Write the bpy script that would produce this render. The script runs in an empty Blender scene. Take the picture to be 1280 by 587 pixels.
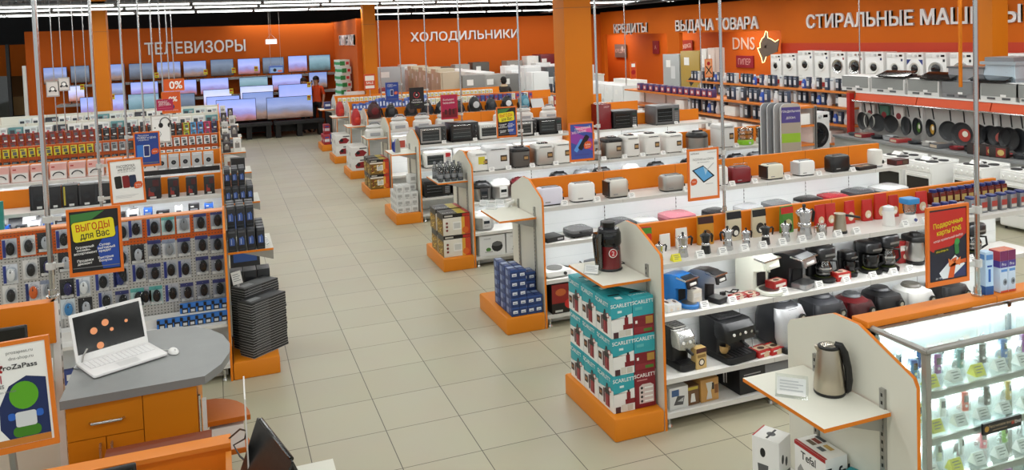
import bpy, math, random
import numpy as np
from mathutils import Matrix, Vector, geometry
random.seed(7)
SC = bpy.context.scene
COL = SC.collection

# ------------------------------------------------------------------ camera, world, light, exposure
F_PX, YAW, PITCH, ROLL = 1003.37, 0.3523, 0.0485, -0.0363
CAM = np.array([-0.50904, -5.58696, 3.08328])
CY_PX = 91.48                      # the photo is a crop: its optical centre lies near the top edge

def cam_axes():
  cy, sy, cp, sp = math.cos(YAW), math.sin(YAW), math.cos(PITCH), math.sin(PITCH)
  fw = np.array([sy * cp, cy * cp, -sp])
  rt = np.array([cy, -sy, 0.0])
  up = np.cross(rt, fw)
  c, s = math.cos(ROLL), math.sin(ROLL)
  return c * rt + s * up, -s * rt + c * up, fw

RT, UP, FW = cam_axes()
cd = bpy.data.cameras.new('camera')
cam = bpy.data.objects.new('camera', cd)
COL.objects.link(cam)
cam.matrix_world = Matrix(((RT[0], UP[0], -FW[0], CAM[0]), (RT[1], UP[1], -FW[1], CAM[1]),
             (RT[2], UP[2], -FW[2], CAM[2]), (0, 0, 0, 1)))
cd.sensor_width = 36.0
cd.lens = F_PX / 1280 * 36.0
cd.shift_y = -(293.5 - CY_PX) / 1280
cd.clip_start, cd.clip_end = 0.05, 200
SC.camera = cam

SC.view_settings.view_transform = 'Standard'
SC.view_settings.look = 'None'
SC.view_settings.gamma = 1.0
SC.view_settings.use_curve_mapping = False
SC.view_settings.exposure = 0.16

W = bpy.data.worlds.new('world')
SC.world = W
W.use_nodes = True
W.node_tree.nodes['Background'].inputs[0].default_value = (0.95, 1.0, 1.0, 1)
W.node_tree.nodes['Background'].inputs[1].default_value = 0.55

LAMP_Z = 4.06
LAMP_ROWS = [-10.4, -8.0, -5.6, -3.2, -0.8, 1.6, 4.0, 6.4, 8.8, 11.2, 13.6, 16.0, 18.4, 20.8, 23.0, 25.0]  # rows well behind the camera are added to brighten fronts that face it
LAMP_W = 60.0                       # watts of each 8.6 m run of ceiling tubes

def tube_light(x, y, length):
  ld = bpy.data.lights.new('tube_run_light', 'AREA')
  ld.shape = 'RECTANGLE'
  ld.size, ld.size_y = length, 0.12
  ld.energy = LAMP_W
  ld.color = (0.985, 1.0, 0.965)
  o = bpy.data.objects.new('tube_run_light', ld)
  o.location = (x, y, LAMP_Z - 0.075)
  COL.objects.link(o)

for _y in LAMP_ROWS:
  for _x in (-4.6, 4.4, 11.4):
    if _y < 21.5 or _x > 0:
      tube_light(_x, _y, 8.6 if _x < 9 else 6.4)

# ------------------------------------------------------------------ where a point of the photo lies in the shop
def ray(px, py):
  return FW + RT * (px - 640) / F_PX - UP * (py - CY_PX) / F_PX

def on_y(px, py, y):
  d = ray(px, py)
  return CAM + d * (y - CAM[1]) / d[1]

def on_x(px, py, x):
  d = ray(px, py)
  return CAM + d * (x - CAM[0]) / d[0]

def on_z(px, py, z):
  d = ray(px, py)
  return CAM + d * (z - CAM[2]) / d[2]

# ------------------------------------------------------------------ materials
_M = {}

def lin(h):
  h = h.lstrip('#')
  c = [int(h[i:i + 2], 16) / 255 for i in (0, 2, 4)]
  return tuple(x / 12.92 if x <= 0.04045 else ((x + 0.055) / 1.055) ** 2.4 for x in c) + (1.0,)

def C(hexcol, rough=0.5, metal=0.0, emit=0.0, trans=0.0, coat=0.0):
  """plain surface; a faint noise keeps its gloss from being perfectly even"""
  k = (hexcol, rough, metal, emit, trans, coat)
  if k in _M:
    return _M[k]
  m = bpy.data.materials.new('mat_%d' % len(_M))
  m.use_nodes = True
  nt = m.node_tree
  b = nt.nodes['Principled BSDF']
  b.inputs['Base Color'].default_value = lin(hexcol)
  b.inputs['Roughness'].default_value = rough
  b.inputs['Metallic'].default_value = metal
  if coat:
    b.inputs['Coat Weight'].default_value = coat
  if trans:
    b.inputs['Transmission Weight'].default_value = trans
    b.inputs['IOR'].default_value = 1.2
  if emit:
    b.inputs['Emission Color'].default_value = lin(hexcol)
    b.inputs['Emission Strength'].default_value = emit
  elif not trans and metal < 0.5:
    n = nt.nodes.new('ShaderNodeTexNoise')
    n.inputs['Scale'].default_value = 14
    r = nt.nodes.new('ShaderNodeMapRange')
    r.inputs['To Min'].default_value = max(0.03, rough - 0.06)
    r.inputs['To Max'].default_value = min(1, rough + 0.06)
    nt.links.new(n.outputs['Fac'], r.inputs['Value'])
    nt.links.new(r.outputs['Result'], b.inputs['Roughness'])
  _M[k] = m
  return m

def glass(hexcol='#f4fbfa', alpha=0.10, rough=0.03):
  """thin pane: mostly clear with a mirror sheen"""
  k = ('glass', hexcol, alpha)
  if k in _M:
    return _M[k]
  m = bpy.data.materials.new('glass_%d' % len(_M))
  m.use_nodes = True
  nt = m.node_tree
  nt.nodes.remove(nt.nodes['Principled BSDF'])
  out = nt.nodes['Material Output']
  t = nt.nodes.new('ShaderNodeBsdfTransparent')
  t.inputs[0].default_value = lin(hexcol)
  g = nt.nodes.new('ShaderNodeBsdfGlossy')
  g.inputs['Roughness'].default_value = rough
  fr = nt.nodes.new('ShaderNodeLayerWeight')
  fr.inputs['Blend'].default_value = 0.25
  mr = nt.nodes.new('ShaderNodeMapRange')
  mr.inputs['To Min'].default_value = alpha * 0.5
  mr.inputs['To Max'].default_value = min(1, alpha * 4)
  mx = nt.nodes.new('ShaderNodeMixShader')
  nt.links.new(fr.outputs['Fresnel'], mr.inputs['Value'])
  nt.links.new(mr.outputs['Result'], mx.inputs[0])
  nt.links.new(t.outputs[0], mx.inputs[1])
  nt.links.new(g.outputs[0], mx.inputs[2])
  nt.links.new(mx.outputs[0], out.inputs['Surface'])
  _M[k] = m
  return m

def floor_mat():
  m = bpy.data.materials.new('floor_tiles')
  m.use_nodes = True
  nt = m.node_tree
  b = nt.nodes['Principled BSDF']
  N, L = nt.nodes.new, nt.links.new
  tc = N('ShaderNodeTexCoord')
  br = N('ShaderNodeTexBrick')
  br.offset = 0.0
  br.squash = 1.0
  br.inputs['Scale'].default_value = 1.0
  br.inputs['Brick Width'].default_value = 0.6
  br.inputs['Row Height'].default_value = 0.6
  br.inputs['Mortar Size'].default_value = 0.0038
  br.inputs['Mortar Smooth'].default_value = 0.3
  br.inputs['Bias'].default_value = 0.0
  br.inputs['Color1'].default_value = lin('#b4ae96')
  br.inputs['Color2'].default_value = lin('#ada78f')
  br.inputs['Mortar'].default_value = lin('#4c463a')
  no = N('ShaderNodeTexNoise')
  no.inputs['Scale'].default_value = 2.2
  no.inputs['Detail'].default_value = 6
  mx = N('ShaderNodeMix')
  mx.data_type = 'RGBA'
  mx.blend_type = 'MULTIPLY'
  mx.inputs[0].default_value = 0.10
  L(tc.outputs['Object'], br.inputs['Vector'])
  L(tc.outputs['Object'], no.inputs['Vector'])
  L(br.outputs['Color'], mx.inputs['A'])
  L(no.outputs['Color'], mx.inputs['B'])
  L(mx.outputs['Result'], b.inputs['Base Color'])
  mr = N('ShaderNodeMapRange')
  mr.inputs['To Min'].default_value = 0.30
  mr.inputs['To Max'].default_value = 0.44
  L(no.outputs['Fac'], mr.inputs['Value'])
  L(mr.outputs['Result'], b.inputs['Roughness'])
  bp = N('ShaderNodeBump')
  bp.inputs['Strength'].default_value = 0.15
  bp.inputs['Distance'].default_value = 0.002
  bp.invert = True
  L(br.outputs['Fac'], bp.inputs['Height'])
  L(bp.outputs['Normal'], b.inputs['Normal'])
  return m

def board_mat(name, h1, h2, rough=0.45, scale=3.0):
  """painted board: two close tones clouded into each other"""
  m = bpy.data.materials.new(name)
  m.use_nodes = True
  nt = m.node_tree
  b = nt.nodes['Principled BSDF']
  N, L = nt.nodes.new, nt.links.new
  tc = N('ShaderNodeTexCoord')
  no = N('ShaderNodeTexNoise')
  no.inputs['Scale'].default_value = scale
  no.inputs['Detail'].default_value = 5
  cr = N('ShaderNodeMix')
  cr.data_type = 'RGBA'
  cr.inputs['A'].default_value = lin(h1)
  cr.inputs['B'].default_value = lin(h2)
  L(tc.outputs['Object'], no.inputs['Vector'])
  L(no.outputs['Fac'], cr.inputs[0])
  L(cr.outputs['Result'], b.inputs['Base Color'])
  b.inputs['Roughness'].default_value = rough
  b.inputs['Specular IOR Level'].default_value = 0.35
  return m

def peg_mat(name, h, pitch=0.028):
  """perforated board: a grid of round dark holes in the X-Z plane"""
  m = bpy.data.materials.new(name)
  m.use_nodes = True
  nt = m.node_tree
  b = nt.nodes['Principled BSDF']
  N, L = nt.nodes.new, nt.links.new
  tc = N('ShaderNodeTexCoord')
  sx = N('ShaderNodeSeparateXYZ')
  L(tc.outputs['Object'], sx.inputs[0])
  sq = []
  for ax in ('X', 'Z'):
    a = N('ShaderNodeMath'); a.operation = 'MULTIPLY'; a.inputs[1].default_value = 1 / pitch
    f = N('ShaderNodeMath'); f.operation = 'FRACT'
    s = N('ShaderNodeMath'); s.operation = 'SUBTRACT'; s.inputs[1].default_value = 0.5
    q = N('ShaderNodeMath'); q.operation = 'MULTIPLY'
    L(sx.outputs[ax], a.inputs[0]); L(a.outputs[0], f.inputs[0]); L(f.outputs[0], s.inputs[0])
    L(s.outputs[0], q.inputs[0]); L(s.outputs[0], q.inputs[1])
    sq.append(q)
  ad = N('ShaderNodeMath'); ad.operation = 'ADD'
  L(sq[0].outputs[0], ad.inputs[0]); L(sq[1].outputs[0], ad.inputs[1])
  lt = N('ShaderNodeMath'); lt.operation = 'LESS_THAN'; lt.inputs[1].default_value = 0.035
  L(ad.outputs[0], lt.inputs[0])
  mx = N('ShaderNodeMix'); mx.data_type = 'RGBA'
  mx.inputs['A'].default_value = lin(h)
  mx.inputs['B'].default_value = lin('#3a3733')
  L(lt.outputs[0], mx.inputs[0]); L(mx.outputs['Result'], b.inputs['Base Color'])
  b.inputs['Roughness'].default_value = 0.45
  return m

def screen_mat(name, stops, strength):
  """lit screen showing a landscape: bands of colour up the picture with a hazy ridge"""
  m = bpy.data.materials.new(name)
  m.use_nodes = True
  nt = m.node_tree
  b = nt.nodes['Principled BSDF']
  N, L = nt.nodes.new, nt.links.new
  tc = N('ShaderNodeTexCoord')
  sx = N('ShaderNodeSeparateXYZ')
  L(tc.outputs['Generated'], sx.inputs[0])
  no = N('ShaderNodeTexNoise')
  no.inputs['Scale'].default_value = 3.5
  no.inputs['Detail'].default_value = 5
  L(tc.outputs['Generated'], no.inputs['Vector'])
  a = N('ShaderNodeMath'); a.operation = 'MULTIPLY_ADD'
  a.inputs[1].default_value = 0.35
  L(no.outputs['Fac'], a.inputs[0]); L(sx.outputs['Z'], a.inputs[2])
  s = N('ShaderNodeMath'); s.operation = 'SUBTRACT'; s.inputs[1].default_value = 0.17
  L(a.outputs[0], s.inputs[0])
  cr = N('ShaderNodeValToRGB')
  L(s.outputs[0], cr.inputs[0])
  el = cr.color_ramp.elements
  el[0].position, el[0].color = stops[0][0], lin(stops[0][1])
  el[1].position, el[1].color = stops[-1][0], lin(stops[-1][1])
  for p, c in stops[1:-1]:
    e = el.new(p)
    e.color = lin(c)
  b.inputs['Base Color'].default_value = (0.01, 0.01, 0.012, 1)
  b.inputs['Roughness'].default_value = 0.25
  L(cr.outputs['Color'], b.inputs['Emission Color'])
  b.inputs['Emission Strength'].default_value = strength
  return m

WALL_OR = board_mat('orange_wall', '#c05400', '#c85c04', 0.75, 0.6)
WALL_OR2 = board_mat('orange_wall_bright', '#d06200', '#d66a00', 0.75, 0.6)
COLUMN_OR = board_mat('orange_column', '#cc7000', '#d27600', 0.6, 0.8)
OR = board_mat('orange_board', '#dc7812', '#e28018', 0.45, 2.0)
ORP = board_mat('orange_plinth', '#d57c10', '#db8216', 0.45, 2.0)
WHITE = board_mat('white_board', '#dedccf', '#e4e2d6', 0.4, 2.0)
SHELF = board_mat('white_shelf', '#dcdad6', '#e2e0dc', 0.35, 2.0)
PANEL = board_mat('white_back_panel', '#e6eaea', '#eceff0', 0.35, 1.0)
PEG_G = peg_mat('grey_pegboard', '#b4b2ae')
PEG_O = peg_mat('orange_pegboard', '#c65408')
GREYTOP = board_mat('grey_worktop', '#8a8c8c', '#949696', 0.4, 8.0)
FLOOR = floor_mat()
CHROME = C('#c8c8c8', 0.18, 1.0)
STEEL = C('#b8b6b2', 0.32, 1.0)
ALU = C('#a9a8a4', 0.4, 0.8)
BLK = C('#141414', 0.4)
BLKG = C('#0b0b0d', 0.12)
BLKM = C('#1d1d1f', 0.65)
DGREY = C('#3a3b3d', 0.5)
WH = C('#ecebe8', 0.35)
WHP = C('#f1f0ee', 0.6)
RED = C('#a8141c', 0.3)
LED = C('#fbfdff', 0.5, 0, 20.0)
TUBE = C('#fbfffa', 0.5, 0, 5.0)
GLASS = glass()
# ------------------------------------------------------------------ mesh building
_TXT = {}

def text_geo(s, bold=0.0, shear=0.0):
  k = (s, bold, shear)
  if k not in _TXT:
    c = bpy.data.curves.new('lettering', 'FONT')
    c.body = s
    c.resolution_u = 3
    c.fill_mode = 'NONE'
    c.shear = shear
    o = bpy.data.objects.new('lettering', c)
    COL.objects.link(o)
    bpy.context.view_layer.update()
    me = bpy.data.meshes.new_from_object(o.evaluated_get(bpy.context.evaluated_depsgraph_get()))
    nb, seen, loops = {}, set(), []
    for e in me.edges:
      i, j = e.vertices
      nb.setdefault(i, []).append(j)
      nb.setdefault(j, []).append(i)
    for st in nb:
      if st not in seen:
        lp, cur = [st], st
        seen.add(st)
        while True:
          nx = [q for q in nb[cur] if q not in seen]
          if not nx:
            break
          cur = nx[0]
          seen.add(cur)
          lp.append(cur)
        loops.append(lp)
    res = geometry.delaunay_2d_cdt([p.co.to_2d() for p in me.vertices], [], loops, 2, 1e-6) if loops else ([], [], [])
    v = [(p.x, p.y, 0.0) for p in res[0]]
    f = [tuple(q) for q in res[2]]
    xs = [p[0] for p in v] or [0]
    _TXT[k] = (v, f, min(xs), max(xs))
    bpy.data.objects.remove(o)
    bpy.data.curves.remove(c)
    bpy.data.meshes.remove(me)
  return _TXT[k]

class MB:
  """collects shapes and links them as ONE mesh object"""

  def __init__(s):
    s.v, s.f, s.mi, s.mats, s.M = [], [], [], [], None

  def add(s, vs, fs, mat):
    if mat not in s.mats:
      s.mats.append(mat)
    k, n = s.mats.index(mat), len(s.v)
    if s.M is not None:
      vs = [tuple(s.M @ Vector(p)) for p in vs]
    s.v += vs
    s.f += [tuple(i + n for i in f) for f in fs]
    s.mi += [k] * len(fs)
    return s

  def box(s, x0, x1, y0, y1, z0, z1, mat):
    v = [(x0, y0, z0), (x1, y0, z0), (x1, y1, z0), (x0, y1, z0), (x0, y0, z1), (x1, y0, z1), (x1, y1, z1), (x0, y1, z1)]
    return s.add(v, [(0, 3, 2, 1), (4, 5, 6, 7), (0, 1, 5, 4), (1, 2, 6, 5), (2, 3, 7, 6), (3, 0, 4, 7)], mat)

  def loft(s, rings, mat, cap0=True, cap1=True):
    n = len(rings[0])
    v = [p for r in rings for p in r]
    f = []
    for a in range(len(rings) - 1):
      for i in range(n):
        j = (i + 1) % n
        f.append((a * n + i, a * n + j, (a + 1) * n + j, (a + 1) * n + i))
    if cap0:
      f.append(tuple(reversed(range(n))))
    if cap1:
      f.append(tuple(range((len(rings) - 1) * n, len(rings) * n)))
    return s.add(v, f, mat)

  @staticmethod
  def rr(w, d, r, z, cx=0, cy=0, q=3):
    """rounded rectangle ring"""
    r = max(1e-4, min(r, w / 2 - 1e-4, d / 2 - 1e-4))
    out = []
    for sx, sy, a0 in ((1, -1, -90), (1, 1, 0), (-1, 1, 90), (-1, -1, 180)):
      for k in range(q + 1):
        a = math.radians(a0 + 90 * k / q)
        out.append((cx + sx * (w / 2 - r) + r * math.cos(a), cy + sy * (d / 2 - r) + r * math.sin(a), z))
    return out

  def rbox(s, cx, cy, z0, w, d, h, mat, r=0.02, e=0.008, top=None, taper=0.0):
    t = e if top is None else top
    L = [(e, z0), (0, z0 + e), (taper, z0 + h - t), (taper + t * 0.35, z0 + h - t * 0.3), (taper + t, z0 + h)]
    return s.loft([s.rr(w - 2 * i, d - 2 * i, r, z, cx, cy) for i, z in L], mat)

  def lathe(s, prof, mat, n=16, c=(0, 0, 0), cap=True, sx=1, sy=1):
    rings = [[(c[0] + r * sx * math.cos(2 * math.pi * i / n), c[1] + r * sy * math.sin(2 * math.pi * i / n), c[2] + z) for i in range(n)] for r, z in prof]
    return s.loft(rings, mat, cap, cap)

  def cyl(s, p0, p1, r, mat, n=10, r2=None):
    p0, p1 = Vector(p0), Vector(p1)
    d = (p1 - p0).normalized()
    a = d.orthogonal().normalized()
    b = d.cross(a)
    ring = lambda p, q: [tuple(p + (a * math.cos(2 * math.pi * i / n) + b * math.sin(2 * math.pi * i / n)) * q) for i in range(n)]
    return s.loft([ring(p0, r), ring(p1, r if r2 is None else r2)], mat)

  def tube(s, pts, r, mat, n=6):
    pts = [Vector(p) for p in pts]
    rings = []
    a = None
    for i, p in enumerate(pts):
      d = (pts[min(i + 1, len(pts) - 1)] - pts[max(i - 1, 0)]).normalized()
      a = d.orthogonal().normalized() if a is None else (a - d * a.dot(d)).normalized()
      b = d.cross(a)
      q = r[i] if isinstance(r, (list, tuple)) else r
      rings.append([tuple(p + (a * math.cos(2 * math.pi * k / n) + b * math.sin(2 * math.pi * k / n)) * q) for k in range(n)])
    return s.loft(rings, mat)

  def prism(s, poly, d0, d1, mat, axis='x', edge=None):
    P = {'x': lambda a, b, d: (d, a, b), 'y': lambda a, b, d: (a, d, b), 'z': lambda a, b, d: (a, b, d)}[axis]
    n = len(poly)
    v = [P(a, b, d0) for a, b in poly] + [P(a, b, d1) for a, b in poly]
    s.add(v, [tuple(reversed(range(n))), tuple(range(n, 2 * n))], mat)
    return s.add(v, [(i, (i + 1) % n, n + (i + 1) % n, n + i) for i in range(n)], edge or mat)

  def quad(s, a, b, c, d, mat):
    return s.add([a, b, c, d], [(0, 1, 2, 3)], mat)

  def fq(s, x0, x1, z0, z1, y, mat):
    return s.quad((x0, y, z0), (x1, y, z0), (x1, y, z1), (x0, y, z1), mat)

  def sq(s, y0, y1, z0, z1, x, mat):
    return s.quad((x, y0, z0), (x, y1, z0), (x, y1, z1), (x, y0, z1), mat)

  def tq(s, x0, x1, y0, y1, z, mat):
    return s.quad((x0, y0, z), (x1, y0, z), (x1, y1, z), (x0, y1, z), mat)

  def ell(s, c, rx, ry, rz, mat, n=12, m=7, lo=-90, hi=90):
    rings = []
    for k in range(m + 1):
      a = math.radians(lo + (hi - lo) * k / m)
      q = max(math.cos(a), 1e-3)
      rings.append([(c[0] + rx * q * math.cos(2 * math.pi * i / n), c[1] + ry * q * math.sin(2 * math.pi * i / n), c[2] + rz * math.sin(a)) for i in range(n)])
    return s.loft(rings, mat)

  def disc(s, c, r, mat, axis='y', n=16, ry=None):
    ry = r if ry is None else ry
    P = {'y': lambda a, b: (c[0] + a, c[1], c[2] + b), 'x': lambda a, b: (c[0], c[1] + a, c[2] + b), 'z': lambda a, b: (c[0] + a, c[1] + b, c[2])}[axis]
    return s.add([P(r * math.cos(2 * math.pi * i / n), ry * math.sin(2 * math.pi * i / n)) for i in range(n)], [tuple(range(n))], mat)

  def text(s, t, size, org, mat, xd=(1, 0, 0), ud=(0, 0, 1), depth=0.0, width=None, bold=0.0, rot=0.0, shear=0.0):
    """lettering centred on org; width squeezes or stretches it to a given run"""
    v, f, a, b = text_geo(t, 0.0, shear)
    if bold:                                   # heavier strokes: the same letter laid over itself, shifted
      for i, (dx, dz) in enumerate(((-bold, -bold), (bold, -bold), (-bold, bold), (bold, bold))):
        s.text(t, size, Vector(org) + Vector(xd) * dx * size + Vector(ud) * dz * size - Vector(xd).cross(Vector(ud)) * .0001 * i, mat, xd, ud, depth, width, 0.0, rot, shear)
      return s
    xd, ud, o = Vector(xd), Vector(ud), Vector(org)
    if rot:
      c_, s_ = math.cos(rot), math.sin(rot)
      xd, ud = xd * c_ + ud * s_, ud * c_ - xd * s_
    kx = size if width is None else width / max(1e-6, b - a)
    mid = (a + b) / 2
    w = [tuple(o + xd * ((p[0] - mid) * kx) + ud * ((p[1] - 0.35) * size)) for p in v]
    s.add(w, f, mat)
    if depth:
      nrm = xd.cross(ud) * depth
      n = len(w)
      w2 = [tuple(Vector(p) - nrm) for p in w]
      ec = {}
      for q in f:
        for i in range(len(q)):
          e = (q[i], q[(i + 1) % len(q)])
          ec[e] = 1
      side = [(e[1], e[0], e[0] + n, e[1] + n) for e in ec if (e[1], e[0]) not in ec]
      s.add(w + w2, side, mat)
    return s

  def mesh(s, name):
    me = bpy.data.meshes.new(name)
    me.from_pydata(s.v, [], s.f)
    for m in s.mats:
      me.materials.append(m)
    me.polygons.foreach_set('material_index', s.mi)
    me.polygons.foreach_set('use_smooth', [True] * len(s.f))
    me.update()
    me.set_sharp_from_angle(angle=0.6)
    return me

# ------------------------------------------------------------------ things, parts, copies
def link(o, parent=None):
  COL.objects.link(o)
  if parent is not None:
    o.parent = parent
  return o

def P(name, mb, parent, label=None):
  """a part (or sub-part) of a thing"""
  o = link(bpy.data.objects.new(name, mb.mesh(name)), parent)
  if label:
    o['label'] = label
  return o

def S(name, mb, loc=(0, 0, 0)):
  o = link(bpy.data.objects.new(name, mb.mesh(name)))
  o.location = loc
  o['kind'] = 'structure'
  return o

def tag(o, label, cat, group=None):
  o['label'], o['category'] = label, cat
  if group:
    o['group'] = group
  elif 'group' in o:
    del o['group']
  return o

_PROTO = {}

def kids(o):
  return _KIDS.get(o.name, [])

_KIDS = {}

def thing(name, label, cat, loc, rz=0.0, group=None, key=None, build=None, scale=1.0):
  """one thing: an Empty at its base that parents its parts (build adds them); later ones of the same key are copies"""
  if key is not None and key in _PROTO:
    src = _PROTO[key]
    r = src.copy()
    COL.objects.link(r)
    for ch in src.children:
      c = ch.copy()
      COL.objects.link(c)
      c.parent = r
      for g in ch.children:
        d = g.copy()
        COL.objects.link(d)
        d.parent = c
  else:
    r = bpy.data.objects.new(name, None)
    r.empty_display_size = 0.05
    COL.objects.link(r)
    build(r)
    if key is not None:
      _PROTO[key] = r
  r.location, r.rotation_euler = (loc[0], loc[1], loc[2] + .0012), (0, 0, rz)      # a hair of air under whatever rests
  r.scale = (scale,) * 3 if isinstance(scale, (int, float)) else scale
  return tag(r, label, cat, group)

def solid(name, label, cat, loc, rz=0.0, group=None, key=None, build=None, scale=1.0):
  """a thing that is one mesh; same key shares the mesh"""
  if key is not None and key in _PROTO:
    me = _PROTO[key]
  else:
    mb = MB()
    build(mb)
    me = mb.mesh(name)
    if key is not None:
      _PROTO[key] = me
  o = link(bpy.data.objects.new(name, me))
  o.location, o.rotation_euler = (loc[0], loc[1], loc[2] + .0012), (0, 0, rz)
  o.scale = (scale,) * 3 if isinstance(scale, (int, float)) else scale
  return tag(o, label, cat, group)

ORD = ['', 'first', 'second', 'third', 'fourth', 'fifth', 'sixth', 'seventh', 'eighth', 'ninth', 'tenth', 'eleventh', 'twelfth',
   'thirteenth', 'fourteenth', 'fifteenth', 'sixteenth', 'seventeenth', 'eighteenth', 'nineteenth', 'twentieth']

def nth(i):
  if i <= 20:
    return ORD[i]
  return {2: 'twenty', 3: 'thirty', 4: 'forty'}[i // 10] + ('-' + ORD[i % 10] if i % 10 else '').replace('--', '-')

# ------------------------------------------------------------------ printed cartons
def face_prints(mb, face, w, d, h, prints):
  """prints: (u0,u1,v0,v1,material) patches or ('T', text, u, v, size, material[, bold]) lettering on a box face"""
  e = 0.0004
  if face == 'front':
    P3 = lambda u, v, k: (-w / 2 + u * w, -d / 2 - e * k, v * h); xd, ud, L, H = (1, 0, 0), (0, 0, 1), w, h
  elif face == 'left':
    P3 = lambda u, v, k: (-w / 2 - e * k, d / 2 - u * d, v * h); xd, ud, L, H = (0, -1, 0), (0, 0, 1), d, h
  elif face == 'right':
    P3 = lambda u, v, k: (w / 2 + e * k, -d / 2 + u * d, v * h); xd, ud, L, H = (0, 1, 0), (0, 0, 1), d, h
  else:
    P3 = lambda u, v, k: (-w / 2 + u * w, -d / 2 + v * d, h + e * k); xd, ud, L, H = (1, 0, 0), (0, 1, 0), w, d
  for k, p in enumerate(prints, 1):
    if p[0] == 'T':
      mb.text(p[1], p[4] * H, P3(p[2], p[3], k), p[5], xd, ud, bold=p[6] if len(p) > 6 else 0.0)
    elif p[0] == 'P':                                   # polygon ('P', [(u,v)...], material)
      mb.add([P3(u, v, k) for u, v in p[1]], [tuple(range(len(p[1])))], p[2])
    else:
      mb.quad(P3(p[0], p[2], k), P3(p[1], p[2], k), P3(p[1], p[3], k), P3(p[0], p[3], k), p[4])

def carton(mb, w, d, h, base, front=(), left=(), right=(), top=()):
  mb.rbox(0, 0, 0, w, d, h, base, 0.003, 0.002)
  for n, p in (('front', front), ('left', left), ('right', right), ('top', top)):
    face_prints(mb, n, w, d, h, p)
  return mb

def circ(u, v, r, asp=1.0, n=12):
  return [(u + r * math.cos(2 * math.pi * i / n), v + r * asp * math.sin(2 * math.pi * i / n)) for i in range(n)]
# ------------------------------------------------------------------ the room
XR = 15.55                                     # plane of the right-hand wall
S('floor', MB().quad((-13, -14, 0), (19, -14, 0), (19, 34, 0), (-13, 34, 0), FLOOR))
CEIL = board_mat('ceiling_grey', '#8a8e92', '#989ca0', 0.8, 0.7)
S('ceiling', MB().box(-20, 24, -14, 60, 4.6, 4.7, CEIL))
S('wall_back', MB().box(-6.1, 3.45, 23.3, 23.45, 0, 3.71, WALL_OR))
S('wall_side', MB().box(3.45, 3.8, 18.5, 26.6, 0, 3.72, WALL_OR))
S('wall_rear', MB().box(3.8, XR, 26.5, 26.65, 0, 3.83, WALL_OR))
mb = MB()
mb.box(XR, XR + .15, -8, 14.4, 0, 4.3, WALL_OR2)
mb.box(XR, XR + .15, 14.4, 26.5, 2.91, 3.9, WALL_OR2)
mb.box(XR, XR + .15, 20.1, 20.95, 0, 2.91, WALL_OR2)
mb.box(XR, XR + .15, 26.2, 26.5, 0, 2.91, WALL_OR2)
S('wall_right', mb)
mb = MB()
mb.box(17.0, 17.1, 14.4, 29.6, 0, 3.2, WALL_OR)
mb.box(XR + .15, 17.0, 14.3, 14.4, 0, 3.2, WALL_OR)
mb.box(XR + .15, 17.0, 29.5, 29.6, 0, 3.2, WALL_OR)
mb.box(XR, XR + .15, 26.65, 29.6, 0, 3.2, WALL_OR)
S('wall_recess', mb)
for _y in (17.4, 22.4, 27.4):  # added lamps, none visible, that lift the dark recess walls
  ld = bpy.data.lights.new('recess_fill_light', 'AREA')
  ld.shape, ld.size, ld.size_y, ld.energy, ld.color = 'RECTANGLE', .3, 2.4, 42, (1, 1, .95)
  lo_ = bpy.data.objects.new('recess_fill_light', ld)
  lo_.location = (16.2, _y, 3.18)
  COL.objects.link(lo_)
S('ceiling_recess', MB().box(XR + .15, 17.1, 14.3, 29.6, 3.2, 3.26, C('#9a4a18', 0.6)))
S('trim_1', MB().box(XR - .012, XR, -8, 14.4, 2.2, 2.52, C('#c93a12', 0.5)))   # red band above the washing machines
# open front of the next shop, past the television wall
mb = MB()
mb.box(-13, -6.1, 27.0, 27.1, 2.25, 3.35, WALL_OR2)
mb.box(-13, -6.1, 29.8, 29.9, 0, 3.0, C('#8a5c2c', 0.6))
mb.box(-20, 24, 31.8, 31.9, 0, 4.6, C('#3a3c3e', .7))
mb.box(18.6, 18.7, -8, 31.8, 0, 4.6, C('#3a3c3e', .7))
S('wall_left', mb)
S('trim_2', MB().box(-6.2, -6.1, 23.2, 23.45, 0, 2.65, WH))
mb = MB()
mb.box(-13, -7.05, 25.5, 25.54, 0, 2.3, glass('#9aa09c', 0.2))
mb.box(-7.1, -7.0, 25.45, 25.6, 0, 3.35, DGREY)
S('window_1', mb)
for i in range(3):
  def _b(m):
    m.box(-.35, .35, -.2, .2, 0, .85, C('#3a3f44', .5))
    m.box(-.3, .3, -.21, -.19, .5, .8, C('#7b8288', .4))
    m.box(-.33, .33, -.18, .18, .85, 1.5, C(('#b8a68a', '#8d8f90', '#c7a06a')[i], .6))
  solid('display_cabinet', ('dark cabinet with a pale carton on top, behind the grey glass of the next shop',
               'dark cabinet with a grey carton on top, behind the grey glass of the next shop',
               'dark cabinet with a tan carton on top, beside the end of the television wall')[i], 'cabinet',
     (-8.9 + i * .95, 27.9 - .3 * i, 0), 0.1, build=_b)

# columns
def column(x0, x1, y0, y1, label):
  m = MB()
  m.box(x0, x1, y0, y1, 0, 4.6, COLUMN_OR)
  m.box(x0 - .006, x1 + .006, y0 - .006, y1 + .006, 3.52, 3.535, C('#a85c08', .5))
  o = S('pillar', m)
  o['label'] = label

column(5.43, 5.97, 7.74, 8.24, 'big orange square column behind the oven shelves')
_p = on_y(455.5, 60, 18.1)
column(_p[0], _p[0] + .36, 18.1, 18.45, 'slim orange column at the end of the laptop wall')
_p = on_y(112.5, 60, 17.3)
column(_p[0], _p[0] + .40, 17.3, 17.7, 'orange column in front of the television wall')
column(13.0, 13.4, 5.3, 5.62, 'orange column in front of the washing machine lettering')
S('trim_3', MB().box(10.92, 10.96, 4.2, 4.24, 1.95, 4.6, COLUMN_OR))       # thin orange post behind the hoods

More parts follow.
